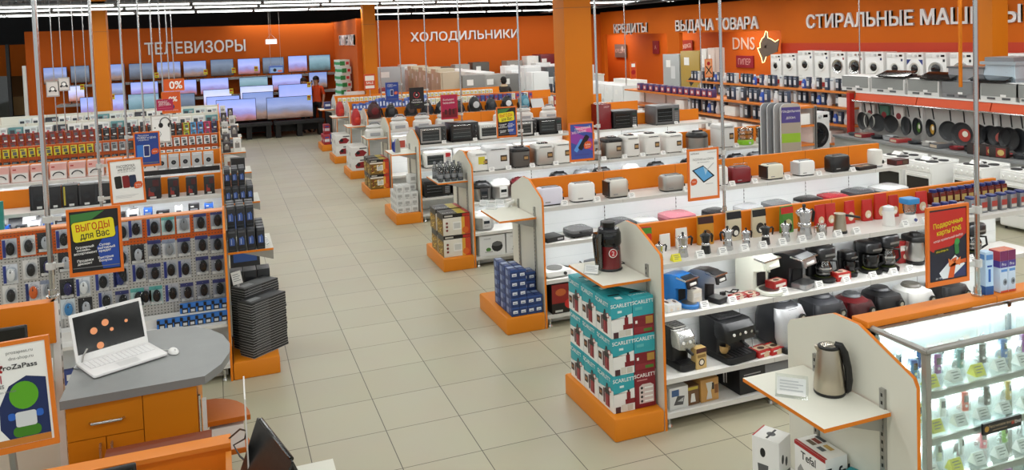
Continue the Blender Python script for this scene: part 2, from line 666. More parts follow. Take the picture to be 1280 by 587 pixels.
# ceiling: ducts, trays, pipes
for nm, (x, w, h, z) in {'a': (on_z(40, 12, 4.25)[0], .22, .2, 4.2), 'b': (on_z(390, 6, 4.25)[0], .22, .2, 4.2)}.items():
  m = MB()
  m.box(x - w / 2, x + w / 2, 3, 23.0, z, z + h, C('#a9adb0', .35, .6))
  for k in range(26):
    m.box(x - w / 2 - .02, x + w / 2 + .02, 3.3 + k * .75, 3.34 + k * .75, z - .02, z + h + .02, C('#7e8286', .4, .6))
  tag(link(bpy.data.objects.new('ceiling_duct', m.mesh('ceiling_duct'))),
    'grey ribbed duct under the ceiling above the left shelves' if nm == 'a' else 'grey ribbed duct under the ceiling above the central aisle', 'duct')
for i, y in enumerate((15.0, 17.3, 20.3, 22.7, 25.0)):
  m = MB()
  m.box(-12, XR - .1, y, y + .14, 4.22, 4.30, C('#6c7074', .5, .3))
  tag(link(bpy.data.objects.new('cable_tray', m.mesh('cable_tray'))),
    'grey cable tray across the ceiling, %s row from the back wall' % nth(5 - i), 'cable tray')

def b_lamp(r):
  m = MB()
  m.box(-.74, .74, -.035, .035, 0, .03, C('#b9bcbe', .4))
  m.box(-.76, -.74, -.035, .035, -.04, .03, C('#b9bcbe', .4))
  m.box(.74, .76, -.035, .035, -.04, .03, C('#b9bcbe', .4))
  P('housing', m, r)
  P('tube', MB().cyl((-.74, 0, -.022), (.74, 0, -.022), .016, TUBE, 8), r)
  m = MB()
  m.cyl((-.6, 0, .045), (-.6, 0, .54), .006, STEEL, 5)
  m.cyl((.6, 0, .045), (.6, 0, .54), .006, STEEL, 5)
  P('hanger', m, r)

rows = [14.2, 16.0, 18.8, 19.1, 25.6]
for j, y in enumerate(rows):
  n = 0
  x = -8.0
  while x < 14.8:
    px = 640 + F_PX * np.dot(np.array([x, y, LAMP_Z]) - CAM, RT) / np.dot(np.array([x, y, LAMP_Z]) - CAM, FW)
    wall_ok = y < 23.2 or x > 4.5
    if -60 < px < 1020 and wall_ok:
      n += 1
      thing('ceiling_light', 'fluorescent ceiling tube, %s from the left, %s row from the back' % (nth(n), nth(len(rows) - j)),
         'ceiling light', (x, y + (.0 if int(x * 2) % 3 else .03), LAMP_Z), 0, 'fluorescent ceiling tubes', 'lamp', b_lamp)
    x += 1.56
m = MB()
m.tube([(12.5, 3, 3.95), (12.5, 14, 3.95), (12.5, 26, 3.95)], .05, BLKM, 8)
m.tube([(13.2, 3, 4.1), (13.2, 14, 4.1), (13.2, 26, 4.1)], .07, C('#8b8f92', .4, .5), 8)
tag(link(bpy.data.objects.new('ceiling_pipe', m.mesh('ceiling_pipe'))), 'dark and grey pipes under the ceiling along the right wall', 'pipe')

# wall lettering
LET = C('#e9e6e6', 0.45)

def lettering(t, label, a, b, zb, h, wall, wid=None):
  """a,b: the two ends along the wall (x for the back walls, y for the right-hand one)"""
  m = MB()
  if wall[0] == 'y':
    m.text(t, h / .728, (0, 0, h / .728 * .35), LET, (1, 0, 0), (0, 0, 1), .05, abs(b - a), .012)
    loc = ((a + b) / 2, wall[1] - .06, zb)
  else:
    m.text(t, h / .728, (0, 0, h / .728 * .35), LET, (0, -1, 0) if wall[0] == 'x' else (0, 1, 0), (0, 0, 1), .05, abs(b - a), .02)
    loc = (wall[1] - .06, (a + b) / 2, zb)
  o = link(bpy.data.objects.new('wall_sign', m.mesh('wall_sign')))
  o.location = loc
  tag(o, label, 'sign')

lettering('ТЕЛЕВИЗОРЫ', 'raised white lettering ТЕЛЕВИЗОРЫ on the orange wall above the televisions', on_y(181, 60, 23.3)[0], on_y(306.5, 56, 23.3)[0], 2.845, .39, ('y', 23.3))
lettering('ХОЛОДИЛЬНИКИ', 'raised white lettering ХОЛОДИЛЬНИКИ on the orange wall above the refrigerators', on_y(513, 47, 26.5)[0], on_y(647, 41, 26.5)[0], 2.935, .36, ('y', 26.5))
lettering('НОУТБУКИ', 'raised white lettering on the side wall beside the slim orange column, seen edge-on', 21.7, 18.75, 2.93, .31, ('x', 3.45))
lettering('КРЕДИТЫ', 'raised white lettering КРЕДИТЫ above the credit counter', 25.15, 22.35, 2.98, .36, ('x', XR))
lettering('ВЫДАЧА ТОВАРА', 'raised white lettering ВЫДАЧА ТОВАРА on the orange fascia', on_x(846, 35, XR)[1], on_x(949, 30, XR)[1], 2.985, .38, ('x', XR))
lettering('СТИРАЛЬНЫЕ МАШИНЫ', 'big raised white lettering СТИРАЛЬНЫЕ МАШИНЫ above the washing machines', on_x(1010, 30, XR)[1], 6.65, 2.955, .37, ('x', XR))
# ------------------------------------------------------------------ gondola shelving
GX = 2.6                                      # aisle end of the right-hand rows
GY = [-2.72, -.31, 2.06, 4.50, 7.43, 9.84, 12.25, 14.73, 17.23]     # front of each right-hand row
DEP = .92

def end_profile(yf):
  """outline (y,z) of the end panel: chamfered shoulders, flat crown"""
  return [(yf, 0), (yf + DEP, 0), (yf + DEP, 1.33), (yf + DEP - .02, 1.37), (yf + .60, 1.50), (yf + .55, 1.52), (yf + .37, 1.52),
      (yf + .32, 1.50), (yf + .02, 1.37), (yf, 1.33)]

def rails(r, x, ys, z0, z1, side):
  for y in ys:
    m = MB()
    m.box(x - .008, x + .008, y - .016, y + .016, z0, z1, ALU)
    k = z0 + .02
    while k < z1 - .03:
      m.sq(y - .006, y + .006, k, k + .018, x + side * .0088, BLK)
      k += .04
    P('slotted_rail', m, r)

def gondola(name_label, x0, x1, yf, shelves, side, seams, led=True, split=None, back='orange', bracket=1.15, top=True, crown=1.5, shdep=.40, crown_mat=None, front=True):
  """double-sided shop shelving; side=+1 means its aisle end is at x0, -1 at x1. shelves: z of each front shelf top"""
  yc = yf + DEP / 2
  r = link(bpy.data.objects.new('gondola_shelf', None))
  ex = x0 if side > 0 else x1
  r.location = (ex, yc, 0)
  tag(r, name_label, 'shelving')
  off = Matrix.Translation((-ex, -yc, 0))

  def part(n, m):
    m.M = None
    for i, p in enumerate(m.v):
      m.v[i] = (p[0] - ex, p[1] - yc, p[2])
    return P(n, m, r)
  segs = [(x0, x1)] if not split else [(x0, split[0]), (split[1], x1)]
  m = MB()
  for a, b in segs:
    m.box(a, b, yc - .012, yc + .012, .12, 1.26, PANEL)
  for sx in seams:
    m.box(sx - .004, sx + .004, yc - .0145, yc + .0145, .12, 1.26, C('#b9bdbd', .5))
    z = .95
    while z < 1.25:
      m.fq(sx - .005, sx + .005, z, z + .02, yc - .0152, DGREY)
      z += .045
  for z in (1.12, .98, .74, .6):
    m.fq(x0 + .01, x1 - .01, z, z + .003, yc - .0135, C('#cfd5d6', .5))
  part('back_panel', m)
  if top:
    cm = crown_mat or OR
    m = MB()
    for a, b in segs:
      m.box(a, b, yc - .02, yc + .02, 1.24, crown, cm)
    for sx in seams:
      m.box(sx - .003, sx + .003, yc - .0205, yc + .0205, 1.24, crown + .0005, C('#a4541a', .5))
    part('crown_board', m)
  for k, z in enumerate(shelves):
    d = shdep if k else shdep + .02
    m = MB()
    m.box(x0, x1, yf, yf + d, z - .03, z, SHELF)
    m.box(x0, x1, yf - .004, yf, z - .034, z + .004, C('#d2d0cc', .3))
    for sx in seams:
      m.box(sx - .002, sx + .002, yf - .0046, yf, z - .0346, z + .0042, C('#a9a7a3', .4))
    part('shelf', m)
    if led and k < 2:
      part('led_strip', MB().box(x0 + .03, x1 - .03, yf + .05, yf + .075, z - .040, z - .031, LED))
  for z in shelves[:1] + shelves[-1:]:
    m = MB()
    m.box(x0, x1, yf + DEP - shdep, yf + DEP, z - .03, z, SHELF)
    part('shelf', m)
  m = MB()
  m.box(x0 + .02, x1 - .02, yf + (.12 if front else .5), yf + DEP - .12, .02, .12, C('#c9c7c3', .5))
  for sx in [x0 + .05, x1 - .05] + list(seams):
    for y in ((yf + .06, yf + DEP - .06) if front else (yf + DEP - .06,)):
      m.cyl((sx, y, 0), (sx, y, .1), .014, CHROME, 8)
      m.cyl((sx, y, 0), (sx, y, .02), .026, CHROME, 8, .018)
  part('base', m)
  m = MB()
  t = .022
  e0, e1 = (ex - t, ex) if side > 0 else (ex, ex + t)
  m.prism(end_profile(yf), e0, e1, WHITE, 'x', OR)
  part('end_panel', m)
  fx = ex - side * (t + .008)
  rr = link(bpy.data.objects.new('end_bracket', None), r)
  for y in (yf + .2, yf + .68):
    m = MB()
    m.box(fx - .008, fx + .008, y - .016, y + .016, .35, bracket + .10, ALU)
    z = .37
    while z < bracket + .08:
      m.sq(y - .006, y + .006, z, z + .018, fx - side * .0088, BLK)
      z += .04
    m.M = None
    for i, p in enumerate(m.v):
      m.v[i] = (p[0] - ex, p[1] - yc, p[2])
    P('slotted_rail', m, rr)
  if bracket:
    m = MB()
    a, b = sorted((fx - side * .41, fx + side * .0))
    ring = MB.rr
    m.prism([(a, yf + .15), (b, yf + .15), (b, yf + .78), (a, yf + .78)], bracket - .02, bracket, WHITE, 'z', OR)
    for y in (yf + .2, yf + .68):
      m.prism([(b, bracket - .02), (a + .1, bracket - .02), (b, bracket - .12)], y - .004, y + .004, ALU, 'y')
    part('end_shelf', m)
  return r

def plinth(x0, x1, y0, y1, h, label):
  def b(m):
    m.rbox((x0 + x1) / 2 - x0, (y0 + y1) / 2 - y0, 0, x1 - x0, y1 - y0, h, ORP, .012, .004, .018)
  return solid('display_plinth', label, 'plinth', (x0, y0, 0), build=b)

R_NAMES = ['white end shelving with kettle shelf beside the glass showcase', 'long shelving with moka pots and coffee machines',
     'long shelving with toasters on its top shelf', 'shelving with bread makers and multicookers',
     'shelving with mini ovens and microwaves around the orange column', 'shelving with white iron stations behind the mini ovens',
     'shelving with domed vacuum cleaners on its top shelf', 'shelving with rows of blue cartons', 'last orange topped shelving, with small white boxes']
R_X1 = [6.2, 6.62, 7.5, 7.75, 8.3, 8.3, 8.6, 8.25, 7.6]
SH = [1.29, .885, .395, .125]
for i, yf in enumerate(GY):
  if i == 0:
    continue
  sm = [GX + 1.0 * k for k in range(1, int(R_X1[i] - GX) + 1) if R_X1[i] - GX - k > .2]
  if i == 2:
    sm = [GX + .92, GX + 1.85, GX + 2.8, GX + 3.72, GX + 4.4]
  sh = {2: [1.265, .885, .50, .135], 3: [1.265, .86, .46, .135]}.get(i, SH)
  gondola(R_NAMES[i], GX, R_X1[i], yf, sh, 1, sm, led=i < 6, split=(5.38, 6.02) if i == 4 else None)
  plinth(2.15, 2.575, yf, yf + (.98 if i > 3 else .92), .175, 'orange plinth at the aisle end of the %s' % R_NAMES[i].split(' with ')[-1].split(' around ')[0])

# left-hand rows: aisle end at x=-.51
LX = -.53
LY = [-.29, 2.12, 4.55, 6.99, 9.42, 11.85, 14.3, 16.7]
L_NAMES = ['', 'pegboard shelving hung with computer mice', 'shelving with speakers on its orange top', 'shelving with headphones and black speaker boxes',
     'shelving hung with earphones', 'shelving with phone cases', 'shelving with white router boxes', 'shelving stacked with white cartons']
for i, yf in enumerate(LY):
  if i == 0:
    continue
  sm = [LX - 1.0 * k for k in range(1, 6)]
  sh = {1: [.16], 2: [1.30, 1.03, .45, .14], 4: [.90, .5, .14], 5: [.90, .5, .14]}.get(i, [1.28, .98, .5, .14])
  gondola(L_NAMES[i], -7.0, LX, yf, sh, -1, sm, led=i > 1, top=i > 1, bracket=1.15, crown_mat=WHITE if i > 5 else None)
  if i < 4:
    plinth(-.503, -.09, yf, yf + .92, .165, 'orange plinth at the aisle end of the %s' % L_NAMES[i])
# L1: perforated boards in place of shelves on the side that faces the desk
yc = LY[1] + DEP / 2
r = link(bpy.data.objects.new('pegboard', None))
r.location = (LX, yc - .06, 0)
tag(r, 'perforated board wall hung with computer mice, orange above and grey below', 'pegboard')
P('orange_board', MB().box(-6.4, -.002, -.012, .012, 1.275, 1.5, PEG_O), r, 'orange perforated board along the top')
m = MB()
m.box(-6.4, -.002, -.012, .012, .52, 1.272, PEG_G)
for k in range(7):
  m.box(-.47 - k * .92, -.46 - k * .92, -.0135, .012, .52, 1.272, C('#8f8d8a', .4))
P('grey_board', m, r, 'grey perforated board')
P('top_cap', MB().box(-6.4, -.002, -.02, .1, 1.5, 1.515, C('#e8935a', .35)), r)
# ------------------------------------------------------------------ hanging poles and the posters clamped to them
def pole(x, y, z0, label, clamps=(), r=.0135, ztop=4.6, group='chrome ceiling poles'):
  o = link(bpy.data.objects.new('hanging_pole', None))
  o.location = (x, y, z0)
  tag(o, label, 'pole')
  P('tube', MB().cyl((0, 0, 0), (0, 0, ztop - z0), r, CHROME, 10), o)
  m = MB()
  m.cyl((0, 0, 0), (0, 0, .012), r * 2.4, CHROME, 12)
  m.cyl((0, 0, .012), (0, 0, .05), r * 1.5, CHROME, 12)
  P('foot', m, o)
  for z, s in clamps:
    m = MB()
    m.cyl((0, 0, z - z0 - .02), (0, 0, z - z0 + .02), r * 1.9, C('#c9c9c6', .4), 10)
    m.box(min(0, s * .075), max(0, s * .075), -.008, .008, z - z0 - .012, z - z0 + .012, C('#c9c9c6', .4))
    P('clamp', m, o)
  return o

OF = C('#e0701c', .4)

def poster(x, y, z, w, h, label, bg, art, rot=0.0, frame=OF, rz=0.0):
  """framed A3 board facing the camera end of the shop; x,z: centre; art(m,w,h) adds flat print, local origin at the centre"""
  o = link(bpy.data.objects.new('poster', None))
  o.location = (x, y, z)
  o.rotation_euler = (0, rot, rz)
  tag(o, label, 'poster')
  t = .016
  m = MB()
  m.box(-w / 2, -w / 2 + t, -.008, .008, -h / 2, h / 2, frame)
  m.box(w / 2 - t, w / 2, -.008, .008, -h / 2, h / 2, frame)
  m.box(-w / 2 + t, w / 2 - t, -.008, .008, h / 2 - t, h / 2, frame)
  m.box(-w / 2 + t, w / 2 - t, -.008, .008, -h / 2, -h / 2 + t * 1.6, frame)
  P('frame', m, o)
  m = MB()
  m.box(-w / 2 + t, w / 2 - t, -.004, .004, -h / 2 + t * 1.6, h / 2 - t, bg)
  art(m, w, h)
  P('print', m, o)
  return o

def pq(m, x0, x1, z0, z1, mat, k=1):
  m.fq(x0, x1, z0, z1, -.004 - .0006 * k, mat)

def pt(m, t, size, x, z, mat, k=4, width=None, rot=0.0, bold=0.0, shear=0.0):
  m.text(t, size, (x, -.004 - .0006 * k, z), mat, rot=rot, width=width, bold=bold, shear=shear)

def pp(m, pts, mat, k=2):
  m.add([(a, -.004 - .0006 * k, b) for a, b in pts], [tuple(range(len(pts)))], mat)

def rrp(cx, cz, w, h, r, rot=0.0, n=5):
  out = []
  for sx, sz, a0 in ((1, -1, -90), (1, 1, 0), (-1, 1, 90), (-1, -1, 180)):
    for k in range(n + 1):
      a = math.radians(a0 + 90 * k / n)
      px, pz = sx * (w / 2 - r) + r * math.cos(a), sz * (h / 2 - r) + r * math.sin(a)
      out.append((cx + px * math.cos(rot) - pz * math.sin(rot), cz + px * math.sin(rot) + pz * math.cos(rot)))
  return out

YEL, GRN, NAVY, INK = C('#e8da22', .4), C('#3c7a3a', .4), C('#1c2f6e', .4), C('#17181c', .4)
BLUE, MAG, PURP, WHT = C('#2348a0', .4), C('#b01e4c', .4), C('#6a3aa8', .4), C('#f2f1ee', .5)
ORX, GRYT = C('#d8581c', .4), C('#7d7d7d', .5)

def leaf(cx, cz, s):
  return [(cx + s * a, cz + s * b) for a, b in ((-.5, .05), (-.35, .35), (0, .5), (.4, .42), (.52, .05), (.38, -.3), (-.1, -.42), (-.42, -.38))]

def art_benefits(m, w, h):
  pp(m, [(-w * .43, h * .42), (w * .2, h * .45), (-w * .1, h * .3), (-w * .43, h * .24)], GRN, 1)
  pp(m, [(w * .43, -h * .05), (w * .43, -h * .42), (w * .12, -h * .42), (w * .02, -h * .1), (w * .2, h * .1), (w * .43, h * .2)], BLUE, 1)
  pp(m, rrp(-w * .02, h * .17, w * .80, h * .31, .022, .08), INK, 2)
  pp(m, rrp(-w * .02, h * .17, w * .78, h * .295, .02, .08), YEL, 3)
  pt(m, 'ВЫГОДЫ', .062, -w * .03, h * .225, C('#c23a12', .4), 4, w * .62, .08, .01)
  pt(m, 'для Вас', .058, 0, h * .105, INK, 4, w * .54, .08, .01)
  for s, x, z in (('Огромный', -.2, -.07), ('онлайн-', -.22, -.115), ('ассортимент', -.19, -.16), ('Супер', .17, -.06), ('выгодный', .2, -.105), ('кредит', .17, -.15),
          ('Продажи', -.2, -.27), ('дисконт', -.21, -.315), ('Быстрые', .18, -.25), ('бонусы', .17, -.295)):
    pt(m, s, .021, w * x, h * z, WHT, 4, None, .05, .012)
  pq(m, -w * .43, w * .43, -h * .385, -h * .375, GRYT, 3)

def art_instal(m, w, h):
  pt(m, 'РАССРОЧКА', .034, 0, h * .34, INK, 4, w * .52, .03)
  pt(m, 'или БОНУСЫ', .034, .005, h * .275, INK, 4, w * .5, .03)
  pt(m, 'на любой товар', .014, 0, h * .22, GRYT, 4, w * .5, .03)
  for k, (c, x) in enumerate((('#20241f', -.25), ('#7e1f22', -.03), ('#24304a', .17))):
    pp(m, rrp(w * x, -h * .0, w * .2, h * .27, .012, .05), C(c, .35), 2 + k)
  pp(m, leaf(w * .31, -h * .1, .072), ORX, 6)
  pt(m, '0-0-6', .020, w * .31, -h * .09, WHT, 7)
  pt(m, 'месяцев', .009, w * .31, -h * .13, WHT, 7)
  for k in range(3):
    pq(m, -w * .36, w * (.3 - .1 * k), -h * (.3 + .025 * k), -h * (.292 + .025 * k), C('#c4c4c4', .5), 2)

def art_phone(m, w, h):
  pt(m, 'Рассрочка', .026, -w * .12, h * .40, WHT, 4, w * .4)
  pt(m, 'РАЗМЕР и ЦЕНА', .034, 0, h * .33, WHT, 4, w * .72)
  pt(m, 'смартфон', .022, -w * .12, h * .27, WHT, 4, w * .4)
  pp(m, [(-w * .43, h * .1), (w * .43, h * .2), (w * .43, -h * .1), (-w * .43, -h * .28)], C('#27408e', .4), 1)
  pp(m, rrp(-w * .25, -h * .05, w * .27, h * .36, .012), C('#3b78c8', .3), 2)
  pp(m, rrp(-w * .02, -h * .05, w * .24, h * .34, .01), WHT, 3)
  pp(m, rrp(-w * .02, -h * .05, w * .20, h * .29, .006), C('#24306a', .3), 4)
  pp(m, leaf(w * .29, -h * .08, .08), ORX, 4)
  pt(m, '0-0-6', .022, w * .29, -h * .075, WHT, 5)
  pq(m, -w * .4, w * .4, -h * .40, -h * .38, GRYT, 3)

def art_head(m, w, h):
  pts = [(w * .22 + .07 * math.cos(math.radians(a)), h * .2 + .085 * math.sin(math.radians(a))) for a in range(-20, 201, 20)]
  for a, b in zip(pts, pts[1:]):
    m.tube([(a[0], -.006, a[1]), (b[0], -.006, b[1])], .008, INK, 4)
  pp(m, circ(w * .22 - .06, h * .13, .032, 1.2), INK, 3)
  pp(m, circ(w * .22 + .065, h * .13, .032, 1.2), INK, 3)
  pts = [(-w * .3, -h * .3), (-w * .2, -h * .12), (-w * .05, -h * .1), (0, -h * .18), (-w * .12, -h * .3), (-w * .3, -h * .36)]
  m.tube([(a, -.006, b) for a, b in pts], .003, INK, 4)
  pp(m, circ(-w * .3, h * .05, .01), INK, 3)
  pt(m, 'наушники', .016, -w * .18, h * .36, GRYT, 4)
  for k in range(3):
    pq(m, -w * .36, w * .1, -h * (.4 + .02 * k), -h * (.395 + .02 * k), C('#b4b4b4', .5), 2)

def art_zero(m, w, h):
  pt(m, '0%', .14, w * .1, h * .16, WHT, 4, None, 0, .02)
  pp(m, circ(0, -h * .2, .06), C('#28306a', .4), 3)
  pt(m, 'РАССРОЧКА', .026, 0, -h * .36, WHT, 4, w * .7)

def art_gift(m, w, h):
  pt(m, 'РАБОТ', .04, -w * .1, h * .28, WHT, 4, w * .55, .03)
  pt(m, 'БЫСТРАЯ', .036, -w * .04, h * .14, WHT, 4, w * .6, .03)
  pt(m, 'ДОСТАВКА', .04, 0, 0, WHT, 4, w * .75, .03)
  pq(m, -w * .4, w * .4, -h * .3, -h * .28, C('#e27a9a', .4), 3)

def art_ring(m, w, h):
  for k in range(16):
    if k in (3, 4):
      continue
    a, b = math.radians(k * 22.5), math.radians(k * 22.5 + 17)
    pp(m, [(q * math.cos(t), h * .16 + q * math.sin(t)) for q, t in ((.05, a), (.065, a), (.065, b), (.05, b))], C('#c8323c', .4), 3)
  pp(m, [(-.012, h * .12), (.022, h * .16), (-.012, h * .21)], WHT, 4)
  pt(m, 'ИГРОВАЯ', .034, 0, -h * .08, WHT, 4, w * .56)
  pt(m, 'ТЕХНИКА', .038, 0, -h * .19, WHT, 4, w * .76)
  pt(m, 'в рассрочку', .016, 0, -h * .3, C('#8ab84a', .4), 4)

def art_black(m, w, h):
  pp(m, [(-w * .44, -h * .42), (w * .44, -h * .42), (w * .44, -h * .05), (0, -h * .12), (-w * .44, -h * .2)], C('#7e1420', .4), 1)
  pt(m, 'Большая', .046, -w * .04, h * .3, WHT, 4, w * .64, .03)
  pt(m, 'техника', .05, -w * .04, h * .17, WHT, 4, w * .7, .03)
  for k, x in enumerate((-.22, .02, .24)):
    pp(m, rrp(w * x, -h * .2, w * .13, h * (.2 + .06 * (k % 2)), .006), C('#4c0c18', .4), 3)

def art_purple(m, w, h):
  pp(m, [(-w * .44, h * .3), (w * .44, h * .05), (w * .44, -h * .25), (-w * .44, 0)], C('#8c3aa0', .4), 1)
  pp(m, [(-w * .3, h * .42), (w * .4, h * .36), (w * .44, h * .22), (-w * .1, h * .28)], C('#d8549c', .4), 2)
  pt(m, 'ПРИДУМАЙ', .03, w * .05, h * .35, WHT, 5, w * .62, .1, .01)
  pt(m, 'ЖЕЛАНИЕ', .034, -w * .1, h * .26, C('#f3d0e4', .4), 5, w * .6, .1, .01)
  pp(m, rrp(w * .08, -h * .02, w * .19, h * .42, .016, -.6), C('#17181c', .3), 4)
  pp(m, rrp(-w * .12, -h * .09, w * .16, h * .36, .012, -.6), C('#5a9ae0', .3), 3)
  pp(m, leaf(w * .24, -h * .1, .098), ORX, 6)
  pt(m, '0-0-6', .028, w * .24, -h * .08, WHT, 7, None, .05)
  pt(m, 'месяцев', .014, w * .24, -h * .14, WHT, 7, None, .05)
  pq(m, -w * .3, w * .3, -h * .34, -h * .32, C('#3a3f8a', .4), 3)

def art_tablet(m, w, h):
  pt(m, 'SAMSUNG', .018, -w * .27, h * .41, INK, 4)
  pt(m, 'РАССРОЧКА', .013, w * .28, h * .41, GRYT, 4)
  pt(m, 'РАССРОЧКА или БОНУСЫ', .026, 0, h * .29, GRYT, 4, w * .68)
  pt(m, 'на планшеты', .014, 0, h * .235, GRYT, 4, w * .4)
  pp(m, [(-w * .37, h * .09), (-w * .01, h * .17), (w * .36, -h * .05), (w * .0, -h * .17)], INK, 2)
  pp(m, [(-w * .31, h * .085), (-w * .01, h * .15), (w * .29, -h * .045), (w * .0, -h * .14)], C('#5da4d8', .3), 3)
  pp(m, [(-w * .01, h * .15), (w * .13, h * .07), (w * .06, -h * .02)], C('#a8cfe8', .3), 4)
  m.tube([(w * .1, -.006, h * .07), (w * .33, -.006, h * .2)], .003, C('#c6c6c6', .4), 4)
  pp(m, leaf(-w * .32, -h * .14, .062), ORX, 5)
  pt(m, '0-0-6', .016, -w * .32, -h * .13, WHT, 6)
  pq(m, w * .05, w * .3, -h * .2, -h * .19, C('#b8b8b8', .5), 2)

def art_cards(m, w, h):
  pp(m, [(-w * .44, -h * .03), (-w * .36, -h * .065), (-w * .2, -h * .065), (w * .1, -h * .01), (w * .3, h * .06), (w * .44, h * .12), (w * .44, h * .44), (-w * .44, h * .44)], C('#c4241c', .4), 1)
  pt(m, 'Подарочные', .038, 0, h * .28, YEL, 4, w * .70, .11, .008)
  pt(m, 'карты DNS', .038, w * .02, h * .185, YEL, 4, w * .58, .11, .008)
  pt(m, 'когда правильный выбор', .018, w * .0, h * .09, WHT, 4, w * .7, .11)
  pp(m, rrp(-w * .15, -h * .06, w * .36, h * .06, .008, .08), C('#2c2a14', .4), 2)
  pt(m, 'dns-shop.ru', .016, -w * .15, -h * .06, YEL, 4, w * .28, .08)
  pp(m, [(-w * .2, -h * .42), (-w * .02, -h * .2), (w * .2, -h * .2), (w * .42, -h * .3), (w * .42, -h * .42)], C('#2d3060', .4), 2)
  pp(m, [(-w * .22, -h * .34), (w * .16, -h * .14), (w * .40, -h * .27), (w * .06, -h * .42), (-w * .14, -h * .42)], C('#e6e8ee', .4), 3)
  pp(m, [(w * .08, -h * .185), (w * .2, -h * .165), (w * .12, -h * .42), (-w * .02, -h * .42)], ORX, 5)
  pp(m, [(w * .02, -h * .22), (w * .42, -h * .2), (w * .42, -h * .25), (w * .02, -h * .28)], ORX, 5)
  for s in (-1, 1):
    pp(m, [(w * .14, -h * .23), (w * .14 + s * w * .15, -h * .17), (w * .14 + s * w * .13, -h * .28)], C('#e87a3a', .4), 6)
  pp(m, rrp(w * .2, -h * .05, w * .1, h * .16, .01, .1), C('#2f7a3c', .4), 4)
  pp(m, circ(w * .21, h * .03, .018), C('#3f9a4c', .4), 5)
  pt(m, 'до 100 000', .014, -w * .2, -h * .4, WHT, 7)

for i, y in enumerate((-2.33, .15, 2.52, 4.96, 7.89, 10.3, 12.71, 15.2)):
  nm = ('orange top of the glass showcase', 'orange crown of the moka pot shelf', 'orange crown of the toaster shelf', 'orange crown of the bread maker shelf',
     'orange crown of the mini oven shelf', 'orange crown of the vacuum cleaner shelf', 'crown of the row behind the vacuum cleaners',
     'crown of the farthest right-hand row')[i]
  has = i < 7
  pole(3.48 if i else 3.406, y, 1.512 if i else 1.535, 'chrome pole rising to the ceiling from the ' + nm, ((2.02, -1), (1.72, -1)) if has else ())
PZ = 1.865
for y, lab, bg, art in ((-2.37, 'framed red and black poster about gift cards with a wrapped gift', C('#1a1b30', .4), art_cards),
            (.1, 'framed white poster showing a blue-screened tablet', WHT, art_tablet),
            (2.47, 'framed purple poster showing a phone with an orange badge', C('#3b4fa0', .4), art_purple),
            (4.91, 'framed black poster with yellow panel ВЫГОДЫ для Вас above the bread makers', INK, art_benefits),
            (7.84, 'framed crimson poster above the mini ovens', MAG, art_black),
            (10.25, 'framed black poster with a red ring above the vacuum cleaners', INK, art_ring),
            (12.66, 'framed blue phone poster, farthest of the row over the right shelves', C('#23459a', .4), art_phone)):
  fr = {10.25: BLK, 12.66: C('#31489a', .4), 7.84: C('#c42a3a', .4)}.get(y, OF)
  poster(3.245 if y > -2 else 3.14, y, PZ, .30, .43, lab, bg, art, 0.0, fr)

LP = [(.17, 'end of the shelf behind the service desk'), (2.56, 'top of the mouse pegboard'), (5.0, 'crown of the speaker shelf'), (7.45, 'crown of the headphone shelf'),
   (9.9, 'crown of the earphone shelf'), (12.3, 'crown of the phone case shelf'), (14.75, 'crown of the router shelf'), (17.15, 'crown of the farthest left shelf')]
for i, (y, nm) in enumerate(LP):
  pole(-1.56, y, 1.52, 'chrome pole rising to the ceiling from the ' + nm, ((2.02, 1), (1.72, 1)) if i < 4 else (), .016 if i == 0 else .0135)
for k, (px, y) in enumerate(((65, 12.0), (76, 12.0), (92, 14.6), (105, 14.6))):
  x = on_y(px, 60, y)[0]
  pole(x, y, 1.5, 'thin chrome pole before the left end televisions, %s from the left' % nth(k + 1), (), .009, 4.2)
poster(-1.29, .10, PZ, .31, .43, 'framed black poster with yellow panel ВЫГОДЫ для Вас above the computer mice', INK, art_benefits, .0)
poster(-1.33, 2.50, 1.865, .29, .42, 'framed white poster showing three speakers in black, red and blue', WHT, art_instal, -.03)
poster(-1.34, 4.95, 1.865, .29, .42, 'framed blue poster showing two phones, behind the white speaker poster', C('#22408c', .4), art_phone)
poster(-1.33, 7.40, 1.865, .27, .42, 'framed white poster showing black headphones', WHT, art_head, 0, C('#b9b2aa', .4))
q = on_y(206, 131, 9.8)
poster(q[0], 9.8, q[2], .27, .2, 'magenta delivery poster in the cluster above the phone cases', MAG, art_gift, 0, C('#b52050', .4))
q = on_y(214, 128, 12.2)
poster(q[0], 12.2, q[2], .36, .44, 'orange poster with a dark blue roundel behind the magenta one', ORX, art_zero)
q = on_y(217, 106, 14.6)
poster(q[0], 14.6, q[2], .46, .28, 'orange poster reading 0%, topmost of the left cluster', ORX, lambda m, w, h: pt(m, '0%', .24, w * .1, 0, WHT, 4, None, 0, .02))
for px, py, w, h, lab in ((66.5, 111, .22, .30, 'small pale poster of earphones hanging in front of the television wall'),
             (80.5, 105, .2, .26, 'small grey poster hanging right of the pale earphone poster')):
  q = on_y(px, py, 12.0)
  poster(q[0], 11.95, q[2], w, h, lab, C('#dcd6d2', .5), lambda m, w, h: (pp(m, circ(0, 0, .05), INK, 3), pp(m, circ(.0, .0, .035), WHT, 4),
          pp(m, circ(-.05, -.04, .02), INK, 5), pp(m, circ(.05, -.04, .02), INK, 5)), 0, C('#b0aaa6', .4))
